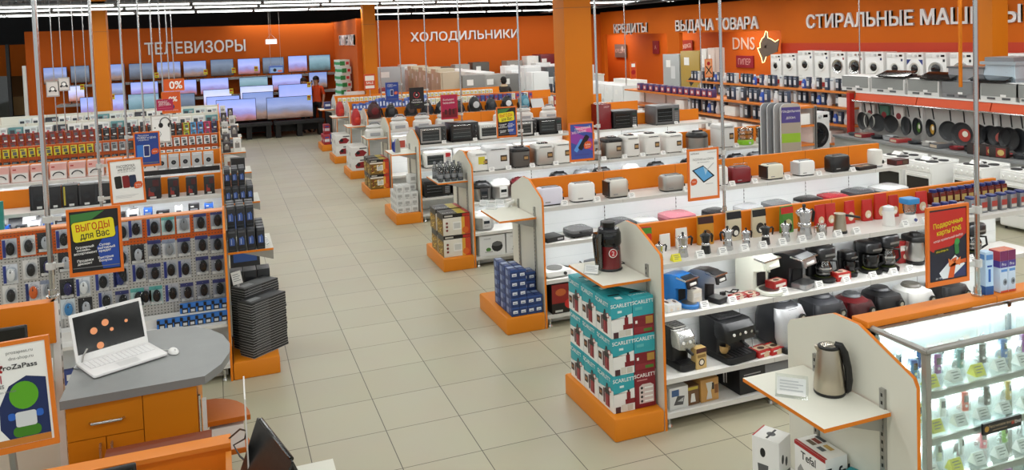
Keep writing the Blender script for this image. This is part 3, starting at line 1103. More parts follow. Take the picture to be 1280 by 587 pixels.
# right-hand far poles and small posters
for px, pb, x, lab in ((783, 112, 10.8, 'chrome pole in front of the credit counter'), (877, 108, 11.2, 'chrome pole in front of the white wardrobe fridges'),
           (1075, 92, 13.2, 'chrome pole in front of the washing machines')):
  b = on_x(px, pb, x)
  pole(b[0], b[1], max(1.3, b[2] - .05), lab, (), .016, 4.5)
q = on_x(788, 88, 10.8)
poster(q[0] + .04, q[1] - .1, q[2], .2, .5, 'narrow red poster on the pole before the credit counter', C('#cf4a22', .4), lambda m, w, h: (pq(m, -w * .3, w * .3, h * .2, h * .4, WHT, 2), pp(m, circ(0, -h * .1, .07), RED, 3)))
q = on_x(882, 85, 11.2)
poster(q[0] + .02, q[1] - .1, q[2], .22, .47, 'narrow pale orange poster on the pole before the wardrobe fridges', C('#e0a070', .4), lambda m, w, h: (pt(m, 'X', .3, 0, -h * .1, INK, 4), pp(m, circ(0, h * .25, .05), RED, 3)))
# hanging exit box and blue product cube above the aisle
q = on_y(339, 52, 19.5)
m = MB()
m.box(-.16, .16, -.03, .03, -.07, .07, C('#eef0ee', .4, 0, .6))
o = link(bpy.data.objects.new('ceiling_sign', m.mesh('ceiling_sign')))
o.location = tuple(q)
tag(o, 'small white light box hanging on cords above the televisions', 'sign')
m = MB()
for s in (-1, 1):
  m.tube([(s * .14, 0, .07), (0, 0, .22), (0, 0, 4.6 - q[2])], .005, STEEL, 5)
P('cord', m, o)
q = on_y(345, 86, 19.8)
m = MB()
m.box(-.2, .2, -.2, .2, -.12, .1, C('#4a6fc0', .4))
m.fq(-.18, .18, -.1, .05, -.2006, C('#8fb2e4', .4))
m.disc((-.05, -.2012, -.03), .05, INK)
m.fq(.04, .16, -.09, -.03, -.2012, C('#d87a7a', .4))
o = link(bpy.data.objects.new('hanging_box', m.mesh('hanging_box')))
o.location = tuple(q)
tag(o, 'blue printed box hanging on cords above the aisle end', 'sign')
m = MB()
for s in (-1, 1):
  m.tube([(s * .15, 0, .1), (s * .15, 0, 4.6 - q[2])], .005, STEEL, 5)
P('cord', m, o)
# ------------------------------------------------------------------ product builders: local origin at the base centre, front facing -Y
def bx(fn, *a, **k):
  m = MB()
  getattr(m, fn)(*a, **k)
  return m

def b_card(col='#f2f1ee'):
  def b(m):
    m.prism([(-.028, 0), (.028, 0), (.004, .052), (-.001, .054)], -.036, .036, C(col, .6), 'x')
    for k, (a, c) in enumerate(((-.026, .02), (-.02, .026), (-.024, .012))):
      z = .040 - .012 * k
      y = -.028 + .027 * z / .054 - .0012
      m.quad((a, y, z), (c, y, z), (c, y + .0015, z + .004), (a, y + .0015, z + .004), C('#6f6f72', .6))
  return b

def card(x, y, z, what, col='#f2f1ee', rz=0.0, s=1.0):
  solid('price_card', ('yellow' if col != '#f2f1ee' else 'white') + ' price card ' + what, 'price card', (x, y, z), rz, None, 'card' + col, b_card(col), s)

def b_toaster(body, dark='#1a1a1a', w=.27, d=.17, h=.19, side=None):
  def b(r):
    m = MB()
    m.rbox(0, 0, .012, w, d, h - .012, body, .045, .006, .03)
    if side:
      m.box(-w / 2 - .004, -w / 2 + .03, -d / 2 + .012, d / 2 - .012, .02, h * .9, side)
    P('body', m, r)
    m = MB()
    for s in (-1, 1):
      m.box(-w * .36, w * .36, s * d * .19 - .016, s * d * .19 + .016, h - .004, h + .002, BLK)
    P('bread_slot', m, r)
    P('base', bx('rbox', 0, 0, 0, w * .94, d * .92, .014, C(dark, .5), .04, .003), r)
    m = MB()
    m.rbox(w / 2 + .012, 0, h * .55, .024, .04, .02, C(dark, .4), .006, .004)
    P('lever', m, r)
    m = MB()
    m.cyl((w / 2 - .002, -d * .22, h * .3), (w / 2 + .014, -d * .22, h * .3), .016, C(dark, .4), 12)
    m.fq(-w * .3, -w * .08, h * .18, h * .24, -d / 2 - .0015, C('#8d8d8d', .4))
    P('knob', m, r)
  return b

def b_moka(h=.2, metal=None, band=None, handle='#151515'):
  mt = metal or C('#c4c4c6', .2, 1.0)

  def b(r):
    k = h / .2
    P('boiler', MB().lathe([(.043 * k, 0), (.046 * k, .006 * k), (.036 * k, .075 * k)], mt if not band else band, 8), r)
    P('collar', MB().lathe([(.038 * k, .075 * k), (.04 * k, .08 * k), (.04 * k, .092 * k), (.036 * k, .096 * k)], C('#d2d2d4', .2, 1), 16), r)
    m = MB()
    m.lathe([(.033 * k, .096 * k), (.047 * k, .165 * k)], mt, 8)
    m.prism([(-.04 * k, .14 * k), (-.066 * k, .168 * k), (-.04 * k, .166 * k)], -.012 * k, .012 * k, mt, 'y')
    P('pot', m, r)
    m = MB()
    m.lathe([(.048 * k, .165 * k), (.046 * k, .17 * k), (.012 * k, .186 * k)], mt, 8)
    P('lid', m, r)
    P('knob', MB().lathe([(.006 * k, .185 * k), (.009 * k, .19 * k), (.012 * k, .202 * k), (.007 * k, .21 * k)], C(handle, .4), 8), r)
    P('handle', MB().tube([(.04 * k, 0, .158 * k), (.075 * k, 0, .165 * k), (.085 * k, 0, .15 * k), (.078 * k, 0, .11 * k), (.074 * k, 0, .09 * k)], [.008 * k, .009 * k, .01 * k, .009 * k, .007 * k], C(handle, .4), 8), r)
  return b

def b_bag(w, h, base, top=None, patch=None, txt=None, pc='#f0ece4'):
  def b(m):
    d = w * .34
    m.loft([m.rr(w * .96, d, d * .3, 0), m.rr(w, d, d * .4, h * .1), m.rr(w, d * .9, d * .4, h * .6), m.rr(w * .98, .016, .007, h * .88), m.rr(w * .98, .008, .003, h)], base)
    yf = -d / 2 - .0015
    if top:
      m.quad((-w * .49, yf * .62, h * .72), (w * .49, yf * .62, h * .72), (w * .485, -.009, h * .96), (-w * .485, -.009, h * .96), top)
    if patch:
      m.add([(a * w, yf, bb * h) for a, bb in circ(0, .32, .3, w / h * 1.1)], [tuple(range(12))], patch)
      m.add([(a * w, yf - .001, bb * h) for a, bb in circ(.05, .26, .15, w / h)], [tuple(range(12))], C(pc, .5))
    if txt:
      m.text(txt, h * .14, (0, -.013, h * .86), WHT)
  return b

def b_capsule(col, dark, w=.13, d=.30, h=.27, tray=None, side=None, nose=True):
  """pod coffee machine: C-shaped body in side view, spout head, drip tray"""
  def b(r):
    m = MB()
    pr = [(d / 2, 0), (d / 2, h * .8), (d * .36, h * .94), (d * .1, h), (-d * .18, h * .98), (-d * .36, h * .88), (-d * .4, h * .66), (-d * .06, h * .58), (-d * .04, h * .1), (-d * .1, 0)]
    m.prism(pr, -w / 2, w / 2, side or col, 'x', col)
    P('body', m, r)
    m = MB()
    m.prism([(-d * .2, h * .985), (-d * .41, h * .9), (-d * .45, h * .68), (-d * .1, h * .6), (-d * .1, h * .9)], -w * .44, w * .44, dark, 'x')
    m.cyl((0, -d * .3, h * .66), (0, -d * .3, h * .56), .014, dark, 10)
    m.rbox(0, -d * .446, h * .72, w * .5, .01, .02, WH, .003, .002)
    P('brew_head', m, r)
    m = MB()
    if nose:
      m.lathe([(w * .46, 0), (w * .5, .006), (w * .5, .028), (w * .46, .034)], tray or dark, 20, (0, -d * .3, 0), True, 1, 1.15)
      m.disc((0, -d * .3, .0348), w * .38, C('#8b8b8b', .3, .8), 'z', 20, w * .42)
    else:
      m.rbox(0, -d * .28, 0, w * .92, d * .42, .04, tray or dark, .012, .005)
      m.tq(-w * .38, w * .38, -d * .45, -d * .12, .0408, C('#9c9c9c', .3, .8))
    P('drip_tray', m, r)
    m = MB()
    m.fq(-w * .3, w * .3, h * .16, h * .52, -d * .06 - .004, BLKM)
    P('back_plate', m, r)
    m = MB()
    m.tube([(-w * .5, -d * .1, h * .93), (-w * .56, -d * .42, h * .9), (w * .56, -d * .42, h * .9), (w * .5, -d * .1, h * .93)], .008, CHROME, 6)
    P('lever', m, r)
  return b

def b_espresso(col, accent, w=.26, d=.28, h=.33, steel_top=True):
  """pump espresso machine: box head over a drip tray, filter holder, cup rack"""
  def b(r):
    m = MB()
    m.rbox(0, d * .16, .05, w, d * .64, h - .05, col, .03, .006, .015)
    m.loft([m.rr(w, d * .42, .03, h * .56, 0, -d * .26), m.rr(w * 1.02, d * .5, .04, h * .62, 0, -d * .24), m.rr(w * 1.02, d * .5, .04, h * .86, 0, -d * .22), m.rr(w, d * .36, .04, h * .99, 0, -d * .16)], accent)
    P('body', m, r)
    m = MB()
    m.rbox(0, -d * .1, 0, w * 1.02, d * .82, .055, col, .04, .006)
    m.tq(-w * .42, w * .42, -d * .46, -d * .14, .0558, C('#77777a', .3, .9))
    for k in range(7):
      m.box(-w * .4 + k * w * .13, -w * .4 + k * w * .13 + .005, -d * .45, -d * .15, .0558, .059, BLK)
    P('drip_tray', m, r)
    m = MB()
    m.cyl((0, -d * .28, h * .5), (0, -d * .28, h * .57), .034, CHROME, 16)
    m.tube([(0, -d * .36, h * .52), (0, -d * .52, h * .5), (0, -d * .64, h * .47)], [.01, .013, .012], BLK, 8)
    P('filter_holder', m, r)
    m = MB()
    for k in range(4):
      m.cyl((-w * .3 + k * w * .2, -d * .47, h * .74), (-w * .3 + k * w * .2, -d * .5, h * .74), .012, CHROME if k % 2 else WH, 10)
    m.cyl((w * .44, -d * .47, h * .68), (w * .52, -d * .5, h * .68), .014, BLK, 10)
    P('buttons', m, r)
    m = MB()
    m.rbox(0, d * .12, h, w * .8, d * .5, .012, STEEL if steel_top else BLKM, .02, .003)
    for k in range(6):
      m.box(-w * .36, w * .36, -d * .08 + k * .026, -d * .074 + k * .026, h + .012, h + .016, BLK)
    P('cup_rack', m, r)
    m = MB()
    m.tube([(w * .38, -d * .36, h * .6), (w * .44, -d * .4, h * .45), (w * .4, -d * .42, h * .26)], .005, CHROME, 6)
    P('steam_wand', m, r)
  return b

def b_bean_machine(col, trim, w=.29, d=.38, h=.36, lid='#4b4d50'):
  """big automatic coffee machine: egg-shaped shell, bean hopper lid, spout, dial, tray"""
  def b(r):
    m = MB()
    m.loft([m.rr(w * .9, d * .8, .06, .03, 0, d * .06), m.rr(w * 1.0, d * .9, .08, h * .3, 0, d * .04), m.rr(w * 1.02, d * .92, .09, h * .62, 0, d * .03), m.rr(w * .9, d * .78, .09, h * .9, 0, d * .05), m.rr(w * .66, d * .55, .08, h, 0, d * .06)], col)
    P('body', m, r)
    m = MB()
    m.loft([m.rr(w * .9, d * .3, .06, h * .1, 0, -d * .27), m.rr(w * 1.03, d * .34, .07, h * .3, 0, -d * .26), m.rr(w * 1.04, d * .34, .08, h * .7, 0, -d * .26), m.rr(w * .9, d * .26, .07, h * .92, 0, -d * .2)], trim)
    P('front_plate', m, r)
    m = MB()
    m.lathe([(w * .3, 0), (w * .31, .012), (w * .26, .03), (.02, .036)], C(lid, .4), 20, (0, d * .06, h - .004))
    P('bean_lid', m, r)
    m = MB()
    m.rbox(0, -d * .47, h * .34, .05, .05, h * .3, BLK, .012, .005)
    m.cyl((-.015, -d * .48, h * .40), (-.015, -d * .48, h * .34), .007, CHROME, 8)
    m.cyl((.015, -d * .48, h * .40), (.015, -d * .48, h * .34), .007, CHROME, 8)
    P('spout', m, r)
    m = MB()
    m.cyl((w * .2, -d * .44, h * .72), (w * .2, -d * .485, h * .72), .034, BLK, 18)
    m.cyl((w * .2, -d * .485, h * .72), (w * .2, -d * .49, h * .72), .02, CHROME, 14)
    P('dial', m, r)
    m = MB()
    m.rbox(0, -d * .34, 0, w * .96, d * .36, .045, BLK, .03, .006)
    m.tq(-w * .4, w * .4, -d * .5, -d * .2, .0456, C('#7c7c80', .3, .9))
    P('drip_tray', m, r)
  return b

def b_drip(body='#161616', w=.17, d=.22, h=.30, carafe=True, accent='#5a6a14'):
  def b(r):
    m = MB()
    m.rbox(0, d * .34, .02, w, d * .3, h - .03, C(body, .35), .03, .006)
    m.rbox(0, 0, h * .66, w, d * .98, h * .34, C(body, .3), .06, .01, .02)
    P('body', m, r)
    m = MB()
    m.lathe([(w * .47, 0), (w * .5, .01), (w * .5, .03), (w * .42, .036)], C(body, .4), 20, (0, -d * .08, 0), True, 1, 1.2)
    m.disc((0, -d * .08, .0368), w * .36, C(accent, .35), 'z', 20)
    P('hot_plate', m, r)
    c = C('#2a2a2a', .1)
    m = MB()
    if carafe:
      m.lathe([(w * .3, .04), (w * .38, .07), (w * .38, h * .42), (w * .28, h * .56), (w * .3, h * .6)], glass('#6d6f72', .35), 18, (0, -d * .1, 0))
      m.lathe([(w * .31, h * .6), (w * .31, h * .64), (.01, h * .65)], C(body, .4), 16, (0, -d * .1, 0))
      m.lathe([(w * .386, h * .36), (w * .39, h * .37), (w * .39, h * .4), (w * .386, h * .41)], CHROME, 18, (0, -d * .1, 0))
    else:
      m.lathe([(w * .32, .04), (w * .40, .08), (w * .42, h * .55), (w * .38, h * .6)], C('#101010', .2), 18, (0, -d * .1, 0))
    P('carafe', m, r)
    P('handle', MB().tube([(w * .3, -d * .16, h * .55), (w * .56, -d * .3, h * .54), (w * .6, -d * .32, h * .3), (w * .36, -d * .2, h * .17)], .010, C(body, .4), 8), r)
    m = MB()
    m.fq(-w * .3, w * .3, h * .76, h * .82, -d * .49 - .002, C('#8b8b8b', .3, .8))
    P('badge', m, r)
  return b

def b_steel_kettle_maker(r):
  m = MB()
  m.lathe([(.075, 0), (.08, .02), (.078, .03)], BLK, 20)
  P('base', m, r)
  P('jug', MB().lathe([(.07, .03), (.085, .08), (.078, .17), (.068, .21)], STEEL, 20), r)
  m = MB()
  m.rbox(0, 0, .21, .19, .2, .05, BLK, .06, .01)
  m.lathe([(.05, .26), (.046, .28), (.01, .29)], BLK, 16)
  P('filter_lid', m, r)
  P('handle', MB().tube([(.07, 0, .2), (.12, 0, .19), (.12, 0, .08), (.08, 0, .06)], .011, BLK, 8), r)

def b_multi(body, band, w=.27, h=.25, lid='#161616', panel=True, handle=True):
  def b(r):
    P('body', MB().lathe([(w * .44, 0), (w * .5, .02), (w * .52, h * .4), (w * .5, h * .7)], band, 24), r)
    m = MB()
    m.lathe([(w * .51, h * .68), (w * .52, h * .74), (w * .5, h * .84), (w * .4, h * .96), (w * .1, h)], C(lid, .3), 24)
    P('lid', m, r)
    if panel:
      m = MB()
      m.prism([(-w * .50, h * .12), (-w * .56, h * .16), (-w * .56, h * .62), (-w * .50, h * .72)], -w * .2, w * .2, body, 'x')
      m.fq(-w * .15, w * .15, h * .4, h * .56, -w * .56 - .001, C('#23282e', .2))
      for k in range(4):
        m.disc((-w * .1 + k * w * .067, -w * .561 - .001, h * .28), .007, C('#9a9a9a', .4), 'y', 8)
      P('control_panel', m, r)
    if handle:
      P('handle', MB().tube([(-w * .3, -.02, h * .88), (-w * .26, -.02, h * 1.02), (w * .26, -.02, h * 1.02), (w * .3, -.02, h * .88)], .011, C(lid, .4), 6), r)
    P('steam_vent', MB().lathe([(.02, h * .96), (.02, h * 1.0), (.012, h * 1.02)], C(lid, .4), 10, (0, w * .22, 0)), r)
  return b

def b_breadmaker(body, win=True, w=.25, d=.3, h=.29, top=None):
  def b(r):
    P('body', bx('rbox', 0, 0, .01, w, d, h * .8, body, .05, .01), r)
    m = MB()
    m.rbox(0, 0, h * .79, w * 1.01, d * 1.01, h * .21, top or body, .05, .004, .03)
    P('lid', m, r)
    m = MB()
    if win:
      m.rbox(0, -d * .04, h * .985, w * .5, d * .4, .02, BLKG, .02, .004)
    m.fq(-w * .3, w * .3, h * .86, h * .9, -d * .505, C('#55565a', .4))
    P('window', m, r)
    for x in (-.35, .35):
      for y in (-.35, .35):
        P('foot', MB().cyl((w * x, d * y, 0), (w * x, d * y, .014), .014, BLK, 8), r)
    m = MB()
    m.quad((w * .08, -d / 2 - .0012, h * .36), (w * .36, -d / 2 - .0012, h * .36), (w * .36, -d / 2 - .0012, h * .62), (w * .08, -d / 2 - .0012, h * .62), C('#3a2a22', .5))
    m.quad((w * .12, -d / 2 - .002, h * .42), (w * .33, -d / 2 - .002, h * .42), (w * .33, -d / 2 - .002, h * .55), (w * .12, -d / 2 - .002, h * .55), C('#b08a58', .5))
    P('sticker', m, r)
  return b

def b_oven(body, w=.46, d=.36, h=.30, knobs=True, frame=None, inside='#3a3e40', handle=True):
  def b(r):
    P('body', bx('rbox', 0, 0, .012, w, d, h - .012, body, .012, .006), r)
    m = MB()
    y = -d / 2 - .012
    dw = w * (.76 if knobs else .72)
    x0 = -w / 2 + .008
    fr = frame or body
    m.box(x0, x0 + dw, y, y + .014, .03, h - .02, fr)
    m.fq(x0 + .028, x0 + dw - .028, .06, h - .055, y - .001, C(inside, .12))
    for k in range(3):
      m.fq(x0 + .04, x0 + dw - .04, .09 + k * h * .2, .093 + k * h * .2, y - .0016, C('#8f9496', .3, .7))
    P('door', m, r)
    if handle:
      P('handle', MB().tube([(x0 + .03, y, h - .035), (x0 + .035, y - .03, h - .035), (x0 + dw - .035, y - .03, h - .035), (x0 + dw - .03, y, h - .035)], .007, CHROME, 6), r)
    m = MB()
    xk = x0 + dw + (w / 2 - x0 - dw) / 2
    if knobs:
      for k in range(3):
        m.cyl((xk, y + .006, h * (.25 + .25 * k)), (xk, y - .016, h * (.25 + .25 * k)), .02, C('#26282a', .3), 14)
        m.box(xk - .002, xk + .002, y - .018, y - .016, h * (.25 + .25 * k), h * (.25 + .25 * k) + .018, WH)
    else:
      m.fq(xk - .04, xk + .04, h * .72, h * .82, -d / 2 - .002, C('#1d3a34', .3))
      for a in range(3):
        for c in range(4):
          m.fq(xk - .036 + a * .026, xk - .016 + a * .026, h * (.2 + .11 * c), h * (.27 + .11 * c), -d / 2 - .002, C('#8c8f92', .4))
    P('knob' if knobs else 'keypad', m, r)
    for a in (-.42, .42):
      for c in (-.4, .4):
        P('foot', MB().cyl((w * a, d * c, 0), (w * a, d * c, .014), .014, BLK, 8), r)
  return b

def b_vacuum(col, col2, s=1.0):
  """canister vacuum cleaner standing upright on its rear wheels, domed back to the aisle"""
  def b(r):
    m = MB()
    m.loft([m.rr(.22 * s, .22 * s, .09 * s, .02), m.rr(.27 * s, .25 * s, .11 * s, .08 * s), m.rr(.26 * s, .24 * s, .1 * s, .2 * s), m.rr(.2 * s, .19 * s, .08 * s, .29 * s), m.rr(.1 * s, .1 * s, .04 * s, .335 * s)], col)
    P('body', m, r)
    m = MB()
    m.lathe([(.02, 0), (.07 * s, .01), (.075 * s, .02), (.02, .03)], col2, 18, (0, 0, 0))
    mm = Matrix.Translation((0, -.128 * s, .17 * s)) @ Matrix.Rotation(math.radians(90), 4, 'X')
    m.v = [tuple(mm @ Vector(p)) for p in m.v]
    P('dust_cover', m, r)
    for x in (-1, 1):
      P('wheel', MB().cyl((x * .11 * s, .02, .085 * s), (x * .145 * s, .02, .085 * s), .083 * s, BLK, 18, .07 * s), r)
    P('handle', MB().tube([(-.05 * s, -.06 * s, .3 * s), (-.04 * s, -.08 * s, .36 * s), (.04 * s, -.08 * s, .36 * s), (.05 * s, -.06 * s, .3 * s)], .011, C('#2a2a2c', .4), 6), r)
    P('hose', MB().tube([(.06 * s, .08, .26 * s), (.12 * s, .12, .24 * s), (.18 * s, .12, .16 * s), (.2 * s, .1, .05 * s), (.2 * s, .0, .03)], .017 * s, BLKM, 8), r)
  return b

def b_iron(col):
  def b(r):
    m = MB()
    sole = [(.055 * math.sin(t), -.13 * math.cos(t) if abs(t) < 1.57 else .11) for t in (-1.57, -1.1, -.7, -.35, 0, .35, .7, 1.1, 1.57)]
    sole = [(-.055, .11)] + sole + [(.055, .11)]
    k = lambda q, z: [(a * q, b * q, z) for a, b in sole]
    m.loft([k(1, 0), k(1, .012)], STEEL)
    P('soleplate', m, r)
    P('body', MB().loft([k(.97, .012), k(.9, .05), k(.55, .075)], col), r)
    P('handle', MB().tube([(0, -.06, .06), (0, -.055, .12), (0, .02, .135), (0, .09, .12), (0, .1, .03)], [.016, .017, .018, .017, .02], col, 8), r)
  return b

def b_upright_iron(col):
  """iron stood on its heel"""
  def b(r):
    b_iron(col)(r)
    for ch in r.children:
      for v in ch.data.vertices:
        x, y, z = v.co
        v.co = (x, z - .05, -y + .11)
  return b

def b_steamer(base, n=3):
  def b(r):
    P('base', MB().lathe([(.10, 0), (.115, .01), (.12, .06), (.11, .075)], base, 22, (0, 0, 0), True, 1.1, .9), r)
    for k in range(n):
      z = .078 + k * .07
      P('steam_basket', MB().lathe([(.10, z), (.112, z + .012), (.116, z + .066)], glass('#e9efee', .22), 22, (0, 0, 0), True, 1.1, .9), r)
    z = .08 + n * .07
    P('lid', MB().lathe([(.118, z), (.11, z + .025), (.03, z + .045)], glass('#eef3f2', .25), 22, (0, 0, 0), True, 1.1, .9), r)
    P('knob', MB().lathe([(.012, z + .044), (.02, z + .06), (.012, z + .07)], WH, 10), r)
    P('dial', MB().cyl((0, -.105, .035), (0, -.12, .035), .017, C('#cfd2d2', .3), 12), r)
  return b

def b_juicer(r):
  P('base', MB().lathe([(.10, 0), (.105, .008), (.098, .02)], BLK, 24), r)
  P('body', MB().lathe([(.098, .02), (.094, .12), (.09, .2)], C('#6e0f18', .18, .2, 0, 0, .6), 24), r)
  m = MB()
  m.lathe([(.092, .2), (.1, .22), (.098, .3), (.088, .315)], C('#101012', .12), 24)
  P('bowl', m, r)
  P('lid', MB().lathe([(.09, .315), (.085, .335), (.045, .345)], C('#26262a', .12), 24), r)
  P('pusher', MB().lathe([(.05, .345), (.052, .37), (.056, .385), (.03, .392)], BLK, 20), r)
  m = MB()
  m.disc((0, 0, 0), .036, WHT, 'y', 20)
  m.add([(a, -.0008, b) for a, b in circ(0, 0, .031, 1, 18)], [tuple(range(18))], C('#b01822', .4))
  m.text('2', .05, (0, -.0018, 0), WHT)
  mm = Matrix.Rotation(-.35, 4, 'Z') @ Matrix.Translation((0, -.0965, .15))
  m.v = [tuple(mm @ Vector(p)) for p in m.v]
  P('warranty_sticker', m, r)
  m = MB()
  m.loft([m.rr(.05, .07, .02, .03, -.105, 0), m.rr(.06, .09, .025, .26, -.118, 0), m.rr(.055, .085, .02, .31, -.112, 0)], glass('#50545a', .3))
  P('pulp_bin', m, r)
  P('spout', MB().tube([(-.02, -.088, .205), (-.02, -.13, .2), (-.02, -.14, .185)], .014, BLK, 8), r)
  P('power_cord', MB().tube([(.09, .03, .012), (.17, .02, .008), (.2, .1, .008), (.24, .12, .012)], .0045, BLK, 6), r)

def b_steel_kettle(r):
  P('body', MB().lathe([(.080, .012), (.084, .02), (.078, .09), (.064, .18), (.055, .215)], C('#c0b6a6', .28, 1.0), 26), r)
  P('base', MB().lathe([(.08, 0), (.083, .004), (.083, .012), (.078, .016)], BLK, 26), r)
  m = MB()
  m.lathe([(.057, .213), (.058, .222), (.05, .226)], BLK, 24)
  m.lathe([(.046, .224), (.03, .234), (.01, .236)], C('#c9c2b6', .25, 1.0), 20)
  P('lid', m, r)
  m = MB()
  m.prism([(-.05, .18), (-.074, .216), (-.05, .216)], -.018, .018, C('#c0b6a6', .28, 1.0), 'y')
  P('spout', m, r)
  m = MB()
  m.tube([(.03, 0, .232), (.058, 0, .225), (.078, 0, .195), (.094, 0, .13), (.100, 0, .07), (.094, 0, .025), (.082, 0, .012)], [.014, .02, .021, .02, .02, .018, .012], C('#131313', .35), 10)
  P('handle', m, r)

def b_grill(col='#1c1c1e', top='#2a2a2d', w=.28, d=.24, h=.085):
  def b(r):
    P('base', bx('rbox', 0, 0, .012, w, d, h * .45, C(col, .4), .05, .01), r)
    m = MB()
    m.loft([m.rr(w, d, .05, h * .52), m.rr(w * .98, d * .98, .05, h * .8), m.rr(w * .7, d * .66, .05, h)], C(top, .25))
    P('lid', m, r)
    P('handle', MB().tube([(-.05, -d * .46, h * .6), (-.04, -d * .62, h * .66), (.04, -d * .62, h * .66), (.05, -d * .46, h * .6)], .009, C('#2a2a2c', .4), 6), r)
    for a in (-.36, .36):
      for c in (-.34, .34):
        P('foot', MB().cyl((w * a, d * c, 0), (w * a, d * c, .014), .014, BLK, 8), r)
    P('power_cord', MB().tube([(w * .3, d * .46, .03), (w * .5, d * .6, .02), (w * .68, d * .4, .02), (w * .66, d * .1, .03)], .006, BLK, 6), r)
  return b

def b_washer(style):
  def b(r):
    w, d, h = .58, .46, .84
    P('body', bx('rbox', 0, 0, .01, w, d, h, C('#e9e9e8', .3), .012, .008), r)
    y = -d / 2
    m = MB()
    m.fq(-w * .48, w * .48, h * .855, h * .985, y - .002, C('#f1f1f0', .3))
    m.box(-w * .46, -w * .18, y - .012, y, h * .875, h * .965, C('#dfe0e0', .35))
    m.cyl((w * .1, y, h * .92), (w * .1, y - .03, h * .92), .032, C('#c9cacb', .3) if style != 1 else CHROME, 16)
    m.fq(w * .24, w * .42, h * .89, h * .955, y - .003, BLKG)
    P('control_panel', m, r)
    rad, ring = {0: (.16, WH), 1: (.215, CHROME), 2: (.185, WH), 3: (.2, C('#d4d6d8', .25, .6)), 4: (.25, C('#1a1b1e', .2))}[style]
    m = MB()
    prof = [(rad * .62, 0), (rad * .74, .022), (rad * .96, .03), (rad, .012), (rad, 0)]
    m.lathe(prof, ring, 26)
    mm = Matrix.Translation((0, y, h * .5)) @ Matrix.Rotation(math.radians(90), 4, 'X')
    m.v = [tuple(mm @ Vector(p)) for p in m.v]
    d_ = P('door', m, r)
    m = MB()
    m.ell((0, y - .012, h * .5), rad * .66, .03, rad * .66, C('#15181b', .08), 20, 8)
    P('door_glass', m, d_)
    m = MB()
    if style == 2:
      for s in (-1, 1):
        m.add([(s * w * .48, y - .003, h * .8), (s * w * .22, y - .003, h * .8), (s * w * .48, y - .003, h * .62)], [(0, 1, 2)], C('#2c3f86', .4))
    else:
      m.fq(w * .34, w * .44, h * .74, h * .82, y - .003, C(('#23305e', '#8b1f2a', '#23305e', '#2c2f34', '#e9e9e8')[style], .4))
    m.fq(-w * .44, -w * .2, h * .06, h * .12, y - .003, C('#d4d5d5', .35))
    P('front_sticker', m, r)
  return b

def b_black_door_washer(r):
  b_washer(3)(r)

def b_cooker(r):
  w, d, h = .5, .56, .85
  P('body', bx('rbox', 0, 0, .05, w, d, h - .05, C('#e4e4e2', .3), .008, .006), r)
  for a in (-.4, .4):
    for c in (-.4, .4):
      P('foot', MB().cyl((w * a, d * c, 0), (w * a, d * c, .05), .018, BLK, 8), r)
  m = MB()
  m.rbox(0, .0, h, w * 1.0, d * 1.0, .012, C('#eeeeec', .25), .01, .004)
  m.box(-w / 2, w / 2, d / 2 - .012, d / 2, h, h + .04, C('#eeeeec', .25))
  P('hob', m, r)
  for a, c, q in ((-.23, -.22, .075), (.23, -.22, .09), (-.23, .2, .09), (.23, .2, .075)):
    P('burner', MB().lathe([(q, 0), (q, .012), (q * .9, .016), (.01, .016)], C('#242426', .5), 20, (w * a, d * c, h + .012)), r)
  y = -d / 2
  m = MB()
  m.prism([(y, h * .84), (y - .02, h * .86), (y - .012, h * .985), (y, h * .99)], -w * .48, w * .48, C('#e9e9e8', .3), 'x')
  P('control_panel', m, r)
  for k in range(5):
    P('knob', MB().cyl((-w * .38 + k * w * .19, y - .015, h * .915), (-w * .38 + k * w * .19, y - .038, h * .915), .019, C('#f2f2f0', .3), 12), r)
  m = MB()
  m.box(-w * .47, w * .47, y - .022, y, h * .3, h * .82, C('#ededeb', .3))
  m.fq(-w * .42, w * .42, h * .34, h * .74, y - .0235, C('#0e0f11', .1))
  dr = P('oven_door', m, r)
  P('handle', MB().tube([(-w * .36, y - .022, h * .785), (-w * .36, y - .05, h * .785), (w * .36, y - .05, h * .785), (w * .36, y - .022, h * .785)], .009, WH, 6), dr)
  m = MB()
  m.box(-w * .47, w * .47, y - .02, y, h * .09, h * .27, C('#e8e8e6', .3))
  P('drawer', m, r)

def b_pan(rad, inner='#1f2022', rim='#141414', handle='#131313', label=None):
  """frying pan hung by its handle, base turned to the wall; local: hook at the origin, pan below"""
  def b(r):
    L = rad + .19
    m = MB()
    m.lathe([(rad * .78, 0), (rad * .82, -.004), (rad, -.045), (rad * 1.01, -.045), (rad * .84, .004), (rad * .78, .004)], C(inner, .45), 26)
    mm = Matrix.Translation((0, 0, -L)) @ Matrix.Rotation(math.radians(90), 4, 'X') @ Matrix.Rotation(math.pi, 4, 'X')
    m.v = [tuple(mm @ Vector(p)) for p in m.v]
    P('pan', m, r)
    P('handle', MB().tube([(0, .03, -L + rad * .96), (0, .02, -L + rad + .04), (0, .01, -.07), (0, 0, -.02), (0, -.005, 0)], [.010, .011, .013, .012, .006], C(handle, .4), 8), r)
    if label:
      m = MB()
      m.add([(a, -.006, -L + b_) for a, b_ in circ(.02, -.02, rad * .55, 1, 18)], [tuple(range(18))], C(label, .5))
      m.add([(a, -.007, -L + b_) for a, b_ in circ(.03, 0, rad * .26, 1, 14)], [tuple(range(14))], C('#e6e0d0', .5))
      P('paper_label', m, r)
  return b

